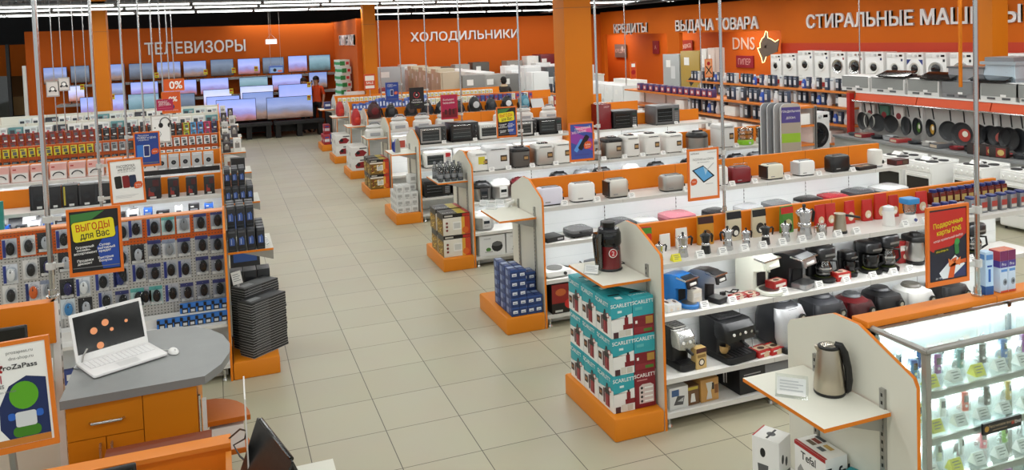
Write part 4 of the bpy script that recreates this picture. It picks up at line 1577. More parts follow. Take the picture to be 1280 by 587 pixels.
def b_hood(w=.6, style=0):
  def b(r):
    m = MB()
    d, h = .46, .30
    col = C('#dfdfdd', .3) if style == 0 else C('#9a9ca0', .35, .6)
    m.prism([(-d / 2, 0), (d / 2, 0), (d / 2, h), (-d / 2 + .06, h), (-d / 2, h * .9)], -w / 2, w / 2, col, 'x')
    P('body', m, r)
    m = MB()
    m.box(-w / 2 + .015, w / 2 - .03, -d / 2 - .008, -d / 2, h * .25, h * .93, C('#8f9290' if style == 0 else '#7d8082', .4))
    m.box(-w / 2 + .005, w / 2 - .02, -d / 2 - .009, -d / 2, h * .93, h * .96, C('#3b3c3e', .4))
    P('grease_filter', m, r)
    for s in (-.22, .16):
      P('switch_panel', MB().box(w * s - .07, w * s + .07, -d / 2 - .012, -d / 2, h * .08, h * .19, C('#5a5d60', .35)), r)
    m = MB()
    m.box(w * .02, w * .16, -d / 2 - .011, -d / 2 - .009, h * .24, h * .36, WHP)
    P('price_sticker', m, r)
  return b

def b_glass_hood(r):
  m = MB()
  m.prism([(-.3, 0), (.3, .0), (.3, .02), (-.3, .02)], -.3, .3, BLK, 'x')
  m.box(-.26, .26, -.06, .06, .02, .06, C('#2a2a2c', .4))
  P('body', m, r)
  P('glass_panel', MB().prism([(-.34, .03), (-.02, .12), (.0, .12), (-.32, .022)], -.32, .32, BLKG, 'x'), r)

def b_fridge(w, d, h, col, split=.62, handle='#b5b5b5', rough=.35, metal=0.0, low=True):
  c = C(col, rough, metal)

  def b(r):
    P('body', bx('rbox', 0, .02, .02, w, d - .05, h - .02, c, .01, .006), r)
    y = -d / 2 + .02
    zs = [(.05, h * (1 - split)), (h * (1 - split) + .01, h)] if low else [(.05, h * split), (h * split + .01, h)]
    for z0, z1 in zs:
      m = MB()
      m.rbox(0, y - .01, z0, w, .05, z1 - z0, c, .012, .008)
      dr = P('door', m, r)
      zz = (z1 - .32, z1 - .05) if z0 < .1 else (z0 + .06, z0 + .42)
      P('handle', MB().box(w / 2 - .05, w / 2 - .03, y - .055, y - .035, zz[0], zz[1], C(handle, .3, .6)), dr)
    m = MB()
    m.fq(-w * .3, -w * .02, h * .82, h * .92, y - .0365, C('#f3f3f1', .5))
    P('price_sticker', m, r)
    for a in (-.4, .4):
      for q in (-.35, .35):
        P('foot', MB().cyl((w * a, d * q, 0), (w * a, d * q, .03), .02, BLK, 8), r)
  return b

SCR = [screen_mat('screen_dusk', [(.0, '#5c4438'), (.2, '#94786c'), (.38, '#7c84a0'), (.6, '#9aa8d8'), (1, '#7e96d6')], .95),
   screen_mat('screen_violet', [(.0, '#7a4a3c'), (.15, '#a07080'), (.35, '#8c86c0'), (.6, '#a8b0f0'), (1, '#8aa0ec')], 1.1),
   screen_mat('screen_grey', [(.0, '#4a3f3c'), (.2, '#5d6068'), (.4, '#6f7c90'), (.7, '#8494ac'), (1, '#6c82a4')], .75),
   screen_mat('screen_teal', [(.0, '#4c4a46'), (.2, '#5e7c84'), (.5, '#7ea2ae'), (.8, '#94b4c4'), (1, '#7a9cb8')], .9),
   screen_mat('screen_bright', [(.0, '#8a4a30'), (.2, '#b08a84'), (.4, '#b4b0d8'), (.7, '#ccd0fa'), (1, '#b0bef6')], 1.15)]

def b_tv(w, h, scr, stand=True):
  def b(r):
    z = .06 if stand else .02
    P('bezel', bx('rbox', 0, .012, z, w, .045, h, BLK, .006, .004), r)
    m = MB()
    m.fq(-w / 2 + .014, w / 2 - .014, z + .022, z + h - .014, -.0115, SCR[scr])
    # screens need thickness in Y for their picture coordinates
    P('screen', m, r)
    if stand:
      m = MB()
      for s in (-1, 1):
        m.tube([(s * w * .32, 0, z + .01), (s * w * .34, -.09, .006)], .009, BLK, 6)
        m.tube([(s * w * .32, 0, z + .01), (s * w * .34, .08, .006)], .009, BLK, 6)
      P('stand', m, r)
  return b
# ------------------------------------------------------------------ stocking the right-hand rows
def sx(px, py, y):
  return float(on_y(px, py, y)[0])

NOTAG = set()

TEAL, DRED = C('#2a9ca6', .45), C('#7c1420', .45)
# ---- row 0: white end panel, kettle shelf and the glass showcase
gondola(R_NAMES[0], 2.56, 6.2, GY[0], [], 1, [], led=False, top=False, front=False)
plinth(2.12, 2.53, GY[0], GY[0] + .92, .175, 'orange plinth under the kettle shelf')
m = MB()
m.rbox(0, 0, 0, 3.64, .115, .035, OR, .006, .004)
for k in range(3):
  m.box(-1.81 + .95 * k + .9, -1.807 + .95 * k + .9, -.058, .058, 0, .0356, C('#9c4a10', .5))
o = link(bpy.data.objects.new('orange_top_board', m.mesh('orange_top_board')))
o.location = (4.39, -2.33, 1.5)
tag(o, 'orange top board running along the back of the glass showcase', 'shelf')
ZB = 1.15
q = on_z(1037, 490, ZB)
thing('electric_kettle', 'brushed steel kettle with black handle on the white end shelf', 'kettle', (q[0], q[1], ZB), -.75, None, None, b_steel_kettle, (.96, .96, 1.12))

def b_acr(m):
  g = glass('#fafcfc', .06)
  m.prism([(-.05, 0), (.05, 0), (.004, .088), (-.004, .088)], -.07, .07, g, 'x')
  m.quad((-.062, -.044, .012), (.062, -.044, .012), (.062, -.008, .078), (-.062, -.008, .078), WHP)
  for k in range(4):
    t = .25 + .17 * k
    y, z = -.0455 + .036 * t, .0125 + .066 * t
    m.quad((-.05, y, z), (.05 - .02 * (k % 2), y, z), (.05 - .02 * (k % 2), y + .003, z + .004), (-.05, y + .003, z + .004), C('#b9babc', .5))

q = on_z(990, 492, ZB)
solid('price_stand', 'clear acrylic price stand beside the steel kettle', 'price stand', (q[0], q[1], ZB), -.75, build=b_acr, scale=1.15)

def tefal(m, w, d, h):
  carton(m, w, d, h, WH, front=[('T', 'Tefal', .5, .72, .30, INK, .02), (.72, .98, .3, .5, C('#b9a27c', .5)), (.1, .6, .1, .16, GRYT)],
     left=[('T', 'Tefal', .45, .8, .20, INK, .015), ('P', [(.1, .1), (.3, .1), (.36, .5), (.2, .62), (.1, .5)], C('#9a9a98', .4)), (.0, 1, .93, 1.0, RED), (.5, .9, .2, .24, GRYT)],
     top=[(.0, .1, 0, 1, RED), (.3, .5, .6, .85, C('#6a5a48', .5)), (.55, .75, .6, .85, C('#8b3a2a', .5)), (.3, .5, .3, .5, C('#54585c', .5)), (.6, .8, .25, .5, C('#c7a35a', .5)), (.8, .96, .6, .9, C('#3b3d40', .5))])

PH = .175
solid('appliance_carton', 'white and red printed carton with the word Tefal, under the kettle shelf', 'carton', (2.445, -2.165, .50), 0, build=lambda m: tefal(m, .145, .24, .30))
solid('appliance_carton', 'white carton picturing a black blender, behind the red striped carton under the kettle shelf', 'carton', (2.33, -1.90, .50), .47,
   build=lambda m: carton(m, .15, .16, .27, WH, left=[('P', [(.25, .1), (.55, .1), (.6, .45), (.2, .45)], C('#5a5a5c', .4)), ('P', circ(.4, .7, .1), INK), (.65, .9, .3, .34, GRYT)],
              front=[('P', circ(.3, .6, .1), INK), ('P', circ(.6, .5, .1), INK), (.1, .9, .0, .3, C('#5a5a5c', .4))], top=[(.0, 1, .94, 1.0, RED), ('P', circ(.5, .5, .16), C('#3a3a3c', .4)), (.1, .9, .46, .54, INK)]))
solid('appliance_carton', 'teal juicer carton standing under the kettle shelf', 'carton', (2.47, -2.42, .50), .3, build=lambda m: carton(m, .18, .20, .24, TEAL, top=[('T', 'SCARLETT', .5, .5, .3, WHT)], left=[(0, 1, 0, .5, WH)]))
for i, (y, nm) in enumerate(((-2.36, 'teal carton'), (-1.98, 'white blender carton'))):
  solid('appliance_carton', 'white carton on the orange plinth, below the ' + nm, 'carton', (2.35, y, PH), 0,
     build=lambda m: carton(m, .34, .36, .324, WH, left=[(.2, .7, .2, .6, C('#8a8a88', .4))], front=[(.2, .7, .3, .6, C('#b9a27c', .5))]))

# glass showcase
r = link(bpy.data.objects.new('glass_showcase', None))
SX0, SX1, SY0, SY1 = 2.585, 6.2, -2.735, -2.39
r.location = (SX0, SY0, 0)
tag(r, 'lit glass showcase with silver frame and orange backed top', 'showcase')

def sp(name, m, label=None):
  m.v = [(a - SX0, b - SY0, c) for a, b, c in m.v]
  return P(name, m, r, label)

for x in (SX0, 3.52, 4.46, 5.4, SX1 - .03):
  m = MB()
  m.box(x, x + .03, SY0, SY0 + .03, 0, 1.5, ALU)
  m.box(x, x + .03, SY1 - .03, SY1, 0, 1.5, ALU)
  sp('corner_post', m)
m = MB()
m.tube([(SX0, SY0 + .012, 1.5), (SX1, SY0 + .012, 1.5)], .017, ALU, 10)
m.tube([(SX0 + .012, SY0, 1.5), (SX0 + .012, SY1, 1.5)], .017, ALU, 10)
m.box(SX0, SX1, SY1 - .03, SY1, 1.475, 1.5, ALU)
sp('top_rail', m)
SHZ = [1.285, 1.055, .83, .58]
for z in SHZ:
  m = MB()
  m.box(SX0 + .03, SX1 - .03, SY0 + .03, SY1 - .02, z - .006, z, glass('#f4faf8', .12))
  m.box(SX0 + .03, SX1 - .03, SY0 + .022, SY0 + .034, z - .032, z + .002, ALU)
  sp('glass_shelf', m)
sp('glass_top', MB().box(SX0 + .02, SX1 - .02, SY0 + .02, SY1 - .02, 1.494, 1.500, GLASS))
for k in range(4):
  a = SX0 + .03 + k * .94
  sp('glass_door', MB().box(a, min(a + .93, SX1), SY0 + .004, SY0 + .01, .42, 1.485, GLASS))
sp('glass_side', MB().box(SX0 + .002, SX0 + .008, SY0 + .03, SY1 - .03, .42, 1.485, GLASS))
m = MB()
m.box(SX0 + .01, SX1 - .01, SY1 - .015, SY1 - .004, .35, 1.49, PANEL)
sp('back_panel', m)
sp('base', MB().box(SX0, SX1, SY0, SY1, .06, .42, WHITE))
for z in [1.49] + SHZ[:-1]:
  sp('led_strip', MB().box(SX0 + .04, SX1 - .04, SY1 - .05, SY1 - .02, z - .022, z - .012, LED))
GC = ['#2f6fb4', '#c8d0d4', '#3a3a3e', '#8a2a8e', '#d8d8d6', '#b89a3a', '#5a8f96', '#d46a7a', '#e8e8e6', '#2a2a2c', '#7aa84a', '#c84a3a']
CN = {'#2f6fb4': 'blue', '#c8d0d4': 'pale grey', '#3a3a3e': 'charcoal', '#8a2a8e': 'purple', '#d8d8d6': 'off-white', '#b89a3a': 'mustard', '#5a8f96': 'teal', '#d46a7a': 'pink',
   '#e8e8e6': 'white', '#2a2a2c': 'black', '#7aa84a': 'green', '#c84a3a': 'red'}

def b_gadget(c):
  def b(m):
    m.rbox(0, 0, .0, .034, .02, .10, C(c, .3), .008, .004)
    m.fq(-.012, .012, .05, .085, -.0106, C('#20242a', .15))
    m.disc((0, -.0106, .03), .008, C('#d8d8d8', .3), 'y', 10)
    m.prism([(-.002, .0), (.03, 0), (.01, .105), (.006, .105)], -.03, .03, glass('#f2f6f6', .2), 'x')
  return b

for k, z in enumerate(SHZ):
  for j in range(9):
    x = 2.69 + j * .155 + (.03 if k % 2 else 0)
    c = GC[(k * 5 + j * 3) % 12]
    hz = SHZ[k]
    lab = '%s pocket gadget, %s showcase shelf, %s from the aisle end' % (CN[c], nth(k + 1), nth(j + 1))
    solid('pocket_gadget', lab, 'gadget', (x, SY0 + .17, hz), random.uniform(-.3, .3), None, 'gad' + c, b_gadget(c))
    yel = (k * 5 + j) in (0, 2, 5, 11, 17)
    card(x + .01, SY0 + .085, hz, 'before the %s gadget, %s showcase shelf, %s from the end' % (CN[c], nth(k + 1), nth(j + 1)), '#e6df3a' if yel else '#f2f1ee')
for j, (x, c) in enumerate(((2.68, '#c8d0d4'), (2.82, '#2f6fb4'), (2.97, '#e8e8e6'), (3.12, '#5a8f96'), (3.27, '#2a2a2c'))):
  solid('pocket_gadget', '%s gadget behind the top shelf price cards, %s from the aisle end' % (CN[c], nth(j + 1)), 'gadget', (x, SY0 + .26, SHZ[0]), .4, None, 'gad' + c, b_gadget(c))
m = MB()
m.box(-.13, .13, -.006, .006, -.028, .028, INK)
m.disc((-.108, -.0068, 0), .015, C('#b08a3a', .4), 'y', 12)
m.text('Рассчитаем выгоду', .020, (-.0, -.0068, .008), C('#b9a888', .5))
m.fq(-.07, .03, -.015, -.011, -.0068, C('#8a7a62', .5))
m.text('DNS', .022, (.105, -.0068, 0), WHT)
m.fq(.06, .078, -.008, .008, -.0068, C('#b03a2a', .4))
o = link(bpy.data.objects.new('shelf_sign', m.mesh('shelf_sign')))
q = on_y(1252, 530, SY0 - .012)
o.location = (q[0], SY0 - .012, q[2])
tag(o, 'black strip sign on the front of the glass showcase', 'sign')
# three cartons on the orange top
q = on_y(1233, 362, -2.33)
solid('toothbrush_carton', 'tall light blue carton on the orange top beside the chrome pole', 'carton', (q[0], -2.325, 1.536), -.1,
   build=lambda m: carton(m, .055, .055, .24, C('#b9d2ea', .45), front=[(0, 1, 0, .2, C('#2c5a9c', .4)), (.35, .65, .3, .6, C('#2f5fae', .4)), (.1, .9, .82, .94, C('#5a8ac8', .4)), (.2, .8, .65, .69, BLUE)],
              left=[(0, 1, 0, .2, C('#2c5a9c', .4)), (.1, .9, .82, .94, C('#5a8ac8', .4))]))

def irri(m):
  carton(m, .058, .07, .235, C('#c6d2e2', .45), front=[(0, 1, .76, 1, C('#7a2458', .4)), (0, 1, .60, .76, C('#4a3488', .4)), ('T', 'Pro', .5, .68, .1, WHT), (.1, .9, .5, .56, C('#5a8ac8', .4)),
          ('P', circ(.6, .25, .28, .3), C('#8a8f98', .4)), ('P', circ(.62, .25, .14, .3), C('#3a3f48', .4)), (0, 1, 0, .05, C('#c8503a', .4))],
     left=[(0, 1, .76, 1, C('#a8384a', .4)), (0, 1, .6, .76, C('#4a3488', .4))], top=[(0, 1, 0, 1, C('#c8603a', .4))])

q = on_y(1249, 357, -2.33)
solid('toothbrush_carton', 'purple topped grey carton on the orange top, next to the light blue one', 'carton', (q[0], -2.325, 1.536), 0, build=irri, key='irri')
solid('toothbrush_carton', 'purple topped grey carton on the orange top, farther from the chrome pole', 'carton', (q[0] + .062, -2.325, 1.536), 0, build=irri, key='irri')

# ---- row 1: juicer cartons on the plinth, juicer on the bracket

def b_scar(m):
  pic = [(0, 1, 0, .52, WH), ('P', [(0, .52), (1, .52), (1, .60), (0, .5)], WH)]
  jl = [(.46, .74, .06, .40, DRED), (.52, .60, .08, .38, C('#a8404a', .4)), (.44, .76, .40, .53, INK), (.50, .70, .53, .62, C('#3a3a3e', .3)), (.55, .65, .62, .70, INK), (.34, .44, .10, .50, C('#5a3038', .4)), ('P', circ(.80, .58, .09, .8), RED), ('P', circ(.80, .58, .06, .8), WHT), (.06, .28, .22, .42, C('#3c2a24', .5)), (.09, .25, .28, .36, C('#9a6a4a', .5))]
  carton(m, .18, .255, .287, TEAL, left=pic + jl + [('T', 'SCARLETT', .44, .86, .16, WHT, .008)],
     front=pic + [('T', 'SCARLETT', .5, .86, .14, WHT, .008), (.3, .5, .66, .72, C('#d8e8e8', .5)), (.62, .8, .3, .52, DRED), (.66, .76, .52, .58, INK), (.55, 1, .2, .33, DRED), (.08, .32, 0, .16, C('#4a2a30', .5)), (.36, .6, .03, .2, C('#d6d2c8', .5)), (.64, .9, .03, .18, C('#cfc9bd', .5))],
     top=[(.3, .7, .46, .54, C('#1a7a80', .5)), (.35, .65, .1, .3, C('#d9e6e4', .5))])
  m.tq(-.05, .05, -.012, .012, .2884, C('#1c2a2c', .5))

def b_scar_side(m):
  carton(m, .18, .255, .287, TEAL, front=[(0, 1, 0, .5, DRED), (.05, .95, .04, .2, C('#8d2430', .45)), ('T', 'SCARLETT', .5, .87, .14, WHT, .008), (.6, .95, .26, .46, C('#b4883a', .5)), (.1, .2, .3, .38, WHT),
          (.5, .9, .06, .14, C('#4f7a2a', .5)), (.1, .45, .66, .74, C('#5ab6ba', .45))],
     top=[('T', 'SCARLETT', .5, .3, .14, WHT)])
  m.tq(-.05, .05, -.012, .012, .2884, C('#1c2a2c', .5))

def b_scar_red(m):
  carton(m, .18, .255, .287, DRED, front=[('T', 'SCARLETT', .5, .88, .14, WHT, .008), (.1, .6, .74, .77, C('#c88a8a', .5)), ('P', [(.2, .12), (.9, .12), (.9, .58), (.75, .64), (.35, .64), (.2, .58)], C('#d8c8c4', .5))] +
     [('P', circ(.32, .18 + .12 * k, .06, .62), INK) for k in range(4)] + [(.45, .85, .16 + .12 * k, .2 + .12 * k, WHT) for k in range(4)])

for kz in range(3):
  for kx in range(2):
    for ky in range(3):
      lay = ('bottom', 'middle', 'top')[kz]
      if kx == 1 and ky == 0 and kz == 0:
        bb, key, nm = b_scar_red, 'scar_red', 'dark red juicer carton with a white feature list'
      elif kx == 1:
        bb, key, nm = b_scar_side, 'scar_side', 'teal and dark red juicer carton'
      else:
        bb, key, nm = b_scar, 'scar', 'teal and white juicer carton'
      x = 2.188 + .09 + kx * .185 + (.004 if kz == 1 else 0)
      y = -.225 + .1275 + ky * .262
      where = lay + ' layer, ' + (('aisle side, ' if kx == 0 else 'panel side, ') + ('nearest the corner', 'in the middle', 'farthest from the corner')[ky])
      solid('juicer_carton', nm + ' ' + where, 'carton', (x, y, .177 + kz * .2885), 0, 'juicer cartons on the plinth', key, bb)
q = on_z(763, 338, ZB)
thing('juicer', 'dark red juicer with a smoked bowl and black lid on the white bracket shelf', 'juicer', (q[0] + .02, q[1] + .05, ZB), .2, None, None, b_juicer)
solid('price_stand', 'clear acrylic price stand beside the dark red juicer', 'price stand', (q[0] - .16, q[1] - .0, ZB), -.75, build=b_acr, scale=.9)

# top shelf: moka pots, coffee bags
Y1 = GY[1]
z1 = 1.29
SIL = C('#c9c9cb', .2, 1.0)
for px, h, kind, lab in ((823.7, .14, 'sil', 'small silver moka pot nearest the end panel'), (853.6, .185, 'sil', 'silver moka pot left of the black one'),
            (882, .175, 'blk', 'all black moka pot on the coffee shelf'), (909.5, .185, 'sil', 'silver moka pot standing under the chrome pole'),
            (932.7, .15, 'sil', 'small silver moka pot right of the chrome pole'), (957, .165, 'two', 'black and silver two-tone moka pot'),
            (982, .165, 'sil', 'slim silver moka pot in front of the green coffee bag'), (1005.8, .275, 'sil', 'tallest silver moka pot with a long black handle')):
  x = sx(px, 300, Y1 + .13)
  b = b_moka(h) if kind == 'sil' else (b_moka(h, C('#1b1b1c', .3), C('#1b1b1c', .3)) if kind == 'blk' else b_moka(h, C('#232325', .3), None))
  thing('moka_pot', lab, 'moka pot', (x, Y1 + .13, z1), math.radians(random.choice((0, 10, -8))) + (math.pi if px == 909.5 else 0), None, None, b)
  card(x + .10, Y1 + .055, z1, 'by the ' + lab, '#e6df3a' if px == 823.7 else '#f2f1ee')
bags = [(808, .12, .21, '#c8281c', '#4a8a2c', None, 'red and green coffee bag against the end panel'), (833, .10, .13, '#e9e6e0', None, None, 'white coffee packet behind the small silver moka pot'),
    (854, .11, .16, '#e6e3dc', None, None, 'white coffee packet behind the second silver moka pot'), (884, .15, .24, '#c58a2c', '#3a1712', '#7a4a1a', 'gold coffee bag with a dark brown top behind the black moka pot'),
    (919.5, .15, .25, '#cfc2a6', '#17171a', '#2a211c', 'cream coffee bag with a black top right of the chrome pole'), (951, .14, .24, '#cdbfa2', '#1b1a1c', '#2c241f', 'cream coffee bag with a black top behind the two-tone moka pot'),
    (986, .14, .23, '#4f8a34', '#c42a22', '#c9c08a', 'green coffee bag with a red top'), (1028, .11, .2, '#c02822', None, '#e2c8a4', 'red coffee bag behind the small steel jug'),
    (1041, .11, .2, '#be2a24', None, '#e4d0ac', 'red coffee bag between the small steel jug and the grinder'), (1065, .12, .2, '#c02420', None, '#e2cfae', 'red coffee bag right of the steel grinder'),
    (1087, .11, .19, '#bd2620', None, '#e4d2b0', 'red coffee bag left of the white grinder'), (1104, .14, .23, '#c22a22', None, '#e0c8a0', 'tall red coffee bag behind the white grinder'),
    (1120, .12, .2, '#b92620', None, '#e2cba6', 'red coffee bag right of the white grinder'), (1155, .13, .2, '#c0261f', None, '#dcc8a8', 'red coffee bag behind the gift card poster')]
for px, w, h, c, tp, pa, lab in bags:
  x = sx(px, 292, Y1 + .33)
  solid('coffee_bag', lab, 'coffee bag', (x, Y1 + .36, z1), random.uniform(-.1, .1), None, None, b_bag(w, h, C(c, .35), C(tp, .35) if tp else None, C(pa, .5) if pa else None))

def b_jug(r):
  P('body', MB().lathe([(.038, 0), (.042, .004), (.042, .09), (.038, .096)], C('#b9b7b2', .25, 1), 18), r)
  P('handle', MB().tube([(-.04, 0, .085), (-.075, 0, .08), (-.075, 0, .03), (-.042, 0, .02)], .005, C('#b9b7b2', .25, 1), 6), r)

def b_turk(r):
  P('body', MB().lathe([(.055, .02), (.05, .08), (.044, .15), (.048, .165)], C('#b3a998', .3, 1), 20), r)
  P('base', MB().lathe([(.058, 0), (.06, .006), (.057, .022)], BLK, 20), r)
  P('handle', MB().tube([(.045, 0, .145), (.08, -.01, .14), (.19, -.03, .115)], [.01, .012, .009], BLK, 8), r)

def b_grinder(r):
  P('body', MB().lathe([(.052, 0), (.054, .01), (.046, .1), (.05, .13)], WH, 20), r)
  P('lid', MB().lathe([(.048, .13), (.046, .165), (.03, .172)], C('#dfe2e4', .2), 20), r)
  P('button', MB().lathe([(.014, .172), (.012, .18)], C('#c8c8c8', .4), 10), r)

def b_blend(r):
  P('base', MB().lathe([(.068, 0), (.07, .02), (.056, .06), (.046, .075)], WH, 20), r)
  P('glass_cup', MB().lathe([(.044, .075), (.054, .1), (.058, .165), (.054, .17)], glass('#e8eef0', .3), 20), r)
  P('lid', bx('rbox', 0, 0, .168, .14, .12, .05, C('#2f86c4', .35), .02, .006), r)
  P('dial', MB().cyl((0, -.062, .035), (0, -.075, .032), .014, C('#4a4e8a', .3), 12), r)

for px, b, nm, lab in ((1027, b_jug, 'steel_jug', 'small steel jug with wire handle among the moka pots'), (1050, b_turk, 'coffee_pot', 'steel electric coffee pot with a long black handle'),
           (1111, b_grinder, 'coffee_grinder', 'white coffee grinder on the moka pot shelf'), (1137, b_blend, 'coffee_grinder', 'white chopper with glass cup and blue lid')):
  x = sx(px, 285, Y1 + .14)
  thing(nm, lab, nm.split('_')[-1], (x, Y1 + .14, z1), 0, None, None, b)
  card(x + .09, Y1 + .055, z1, 'by the ' + lab)

def b_jar(m):
  m.rbox(0, 0, 0, .075, .075, .115, C('#5c1a16', .15), .012, .004)
  m.fq(-.03, .03, .02, .075, -.0385, C('#b89a5a', .4))
  m.fq(-.03, .03, .08, .1, -.0385, C('#7c2a22', .4))
  m.lathe([(.03, .115), (.034, .118), (.034, .14), (.03, .143)], C('#232f70', .35), 16)

def b_can(m):
  m.rbox(0, 0, 0, .08, .08, .135, C('#8f9094', .3, .6), .01, .004)
  m.fq(-.034, .034, .05, .1, -.0408, C('#a83a34', .4))
  m.fq(-.03, .03, .02, .045, -.0408, C('#c9c4bc', .5))
  m.rbox(0, 0, .135, .08, .08, .022, C('#27336f', .35), .02, .004)

x0, x1 = sx(1166, 248, Y1 + .36), sx(1262, 238, Y1 + .36)
m = MB()
m.box(x0 - .06, x1 + .06, Y1 + .30, Y1 + .42, 0, .06, SHELF)
o = link(bpy.data.objects.new('display_riser', m.mesh('display_riser')))
o.location = (0, 0, z1)
tag(o, 'white riser carrying the back row of coffee jars', 'display riser')
n = int((x1 - x0) / .088)
for k in range(n):
  solid('coffee_jar', 'dark red coffee jar with a blue lid in the back row, %s from the left' % nth(k + 1), 'jar', (x0 + k * .088, Y1 + .36, z1 + .06), 0, 'coffee jars at the far end of the moka shelf', 'jar', b_jar)
x0 = sx(1216, 272, Y1 + .1)
for k in range(8):
  x = x0 + k * .125
  if x < 6.56:
    solid('coffee_tin', 'silver coffee tin with a blue lid in the front row, %s from the chrome pole' % nth(k + 1), 'tin', (x, Y1 + .12, z1), 0, 'coffee tins at the far end of the moka shelf', 'tin', b_can)
for k in range(3):
  solid('coffee_jar', 'dark red coffee jar in front beside the gift card poster, %s from the left' % nth(k + 1), 'jar', (x0 - .42 + k * .1, Y1 + .12, z1), 0, None, 'jar', b_jar)

# second shelf: pod and filter machines
z2 = .885
mach = [(851, 385, b_capsule(C('#1f6fb8', .3), C('#1b1d20', .3), .15, .30, .25, C('#2273bc', .3)), 'blue pod coffee machine with a round blue tray', .35),
    (886, 380, b_capsule(C('#17181a', .3), C('#1f2022', .35), .13, .32, .25, None, C('#c2c4c6', .3, .8), False), 'black and silver pod coffee machine right of the blue one', .35),
    (950, 371, b_capsule(C('#e2e4d6', .3), C('#dadccf', .35), .2, .32, .31, C('#e2e4d8', .3), None), 'cream pod coffee machine with a wide round base', .3),
    (994, 362, b_capsule(C('#17181b', .3), C('#a9abad', .3, .7), .22, .34, .28, None, C('#141517', .3), False), 'black and silver milk coffee machine beside the cream one', .35),
    (1028, 355, b_drip('#151516', .19, .22, .30), 'black filter coffee maker right of the milk machine', .05),
    (1061, 347, b_drip('#141416', .13, .15, .215, False, '#a8b420'), 'small black coffee maker with a lime band', .1),
    (1087, 344, b_drip('#131315', .18, .2, .27, False, '#b4c024'), 'black coffee maker with a lime green hot plate', .05),
    (1107, 339, b_drip('#151517', .19, .22, .32), 'tall black filter coffee maker left of the steel jug maker', .1),
    (1145, 335, b_steel_kettle_maker, 'steel jug coffee maker with a black filter head', .0),
    (1183, 330, b_drip('#18181a', .2, .24, .33), 'black filter coffee maker hidden behind the gift card poster', .0),
    (1214, 322, b_drip('#19191b', .2, .24, .30), 'black filter coffee maker just right of the gift card poster', .0)]
for px, py, b, lab, rz in mach:
  x = sx(px, py, Y1 + .2)
  thing('coffee_maker', lab, 'coffee maker', (x, Y1 + .21, z2), rz, None, None, b)
  card(x + .12, Y1 + .055, z2, 'by the ' + lab)

def rbx(w, d, h, col, patch='#e8d8c4'):
  return lambda m: carton(m, w, d, h, C(col, .4), front=[(.1, .9, .55, .8, C('#e9e4dc', .5)), ('P', circ(.5, .3, .18, w / h), C(patch, .5))], top=[(.15, .85, .2, .8, C(patch, .5)), ('P', circ(.5, .5, .2), C('#4a2a1a', .5))])

for px, py, w, d, h, c, lab in ((833, 388, .07, .14, .06, '#e4e4e2', 'small white carton beside the blue pod machine, next to the end panel'), (843, 387, .06, .13, .055, '#dedddb', 'small white carton beside the blue pod machine, second from the end panel'),
                (868.5, 377, .09, .07, .13, '#d8cfc0', 'white and red pod carton right of the blue pod machine'), (922, 373, .13, .09, .022, '#b02a26', 'flat red pod carton lying before the black cord'),
                (938, 372, .12, .09, .022, '#ad2824', 'flat red pod carton lying next to the cream machine'), (970, 356, .15, .1, .09, '#a82420', 'red pod cartons corner piece, between cream and milk machines'),
                (1050, 346, .15, .1, .07, '#b3281f', 'red pod carton between filter maker and small lime banded maker')):
  solid('pod_carton', lab, 'carton', (sx(px, py, Y1 + .14), Y1 + .14, z2), random.uniform(-.1, .25), None, None, rbx(w, d, h, c))
solid('coffee_carton', 'red coffee carton behind the tall black filter maker', 'carton', (sx(1127, 336, Y1 + .3), Y1 + .3, z2), 0, build=rbx(.14, .09, .2, '#a82a28'))
q = sx(916, 364, Y1 + .2)
m = MB()
m.tube([(-.06, 0, .012), (-.03, .02, .02), (0, 0, .012), (.05, .03, .02), (.07, -.02, .03), (.03, -.04, .014), (-.01, -.01, .02)], .006, BLK, 6)
m.box(-.09, -.05, -.014, .014, 0, .026, BLK)
o = link(bpy.data.objects.new('power_cord', m.mesh('power_cord')))
o.location = (q, Y1 + .24, z2)
tag(o, 'coiled black power cord on the coffee machine shelf', 'cord')

# third shelf: espresso machines
z3 = .395
mach = [(848, 462, b_espresso(C('#141416', .3), C('#b9b9b7', .25, .8), .16, .30, .31), 'slim silver and black espresso machine next to the end panel', 'espresso_machine', .1),
    (910, 452, b_espresso(C('#0f1012', .4), C('#121316', .4), .30, .38, .32, False), 'large black espresso machine with a cup on its tray', 'espresso_machine', .12),
    (977, 432, b_bean_machine(C('#26272a', .35), C('#c2c4c7', .3, .4), .30, .40, .37, '#3e4043'), 'silver automatic coffee machine behind the red cartons', 'coffee_machine', .1),
    (1028, 430, b_bean_machine(C('#2c2d31', .4), C('#25262a', .4), .31, .40, .34, '#2c2d30'), 'charcoal automatic coffee machine above the front end panel', 'coffee_machine', .0),
    (1068, 422, b_bean_machine(C('#5c1216', .35), C('#3c0e10', .4), .26, .36, .29, '#4a4c4e'), 'dark red automatic coffee machine behind the orange top board', 'coffee_machine', .0),
    (1103, 416, b_bean_machine(C('#101012', .45), C('#0e0e10', .45), .28, .36, .30, '#1d1d20'), 'black automatic coffee machine right of the dark red one', 'coffee_machine', .0),
    (1142, 405, b_bean_machine(C('#dddcd8', .3), C('#c8c7c3', .35), .28, .36, .28, '#5c5850'), 'white automatic coffee machine right of the black one', 'coffee_machine', .0),
    (1185, 398, b_bean_machine(C('#1a1a1c', .35), C('#222224', .35), .28, .36, .27, '#19191b'), 'black automatic coffee machine under the gift card poster', 'coffee_machine', .0)]
for px, py, b, lab, nm, rz in mach:
  x = sx(px, py, Y1 + .21)
  thing(nm, lab, 'coffee machine', (x, Y1 + .215, z3), rz, None, None, b)
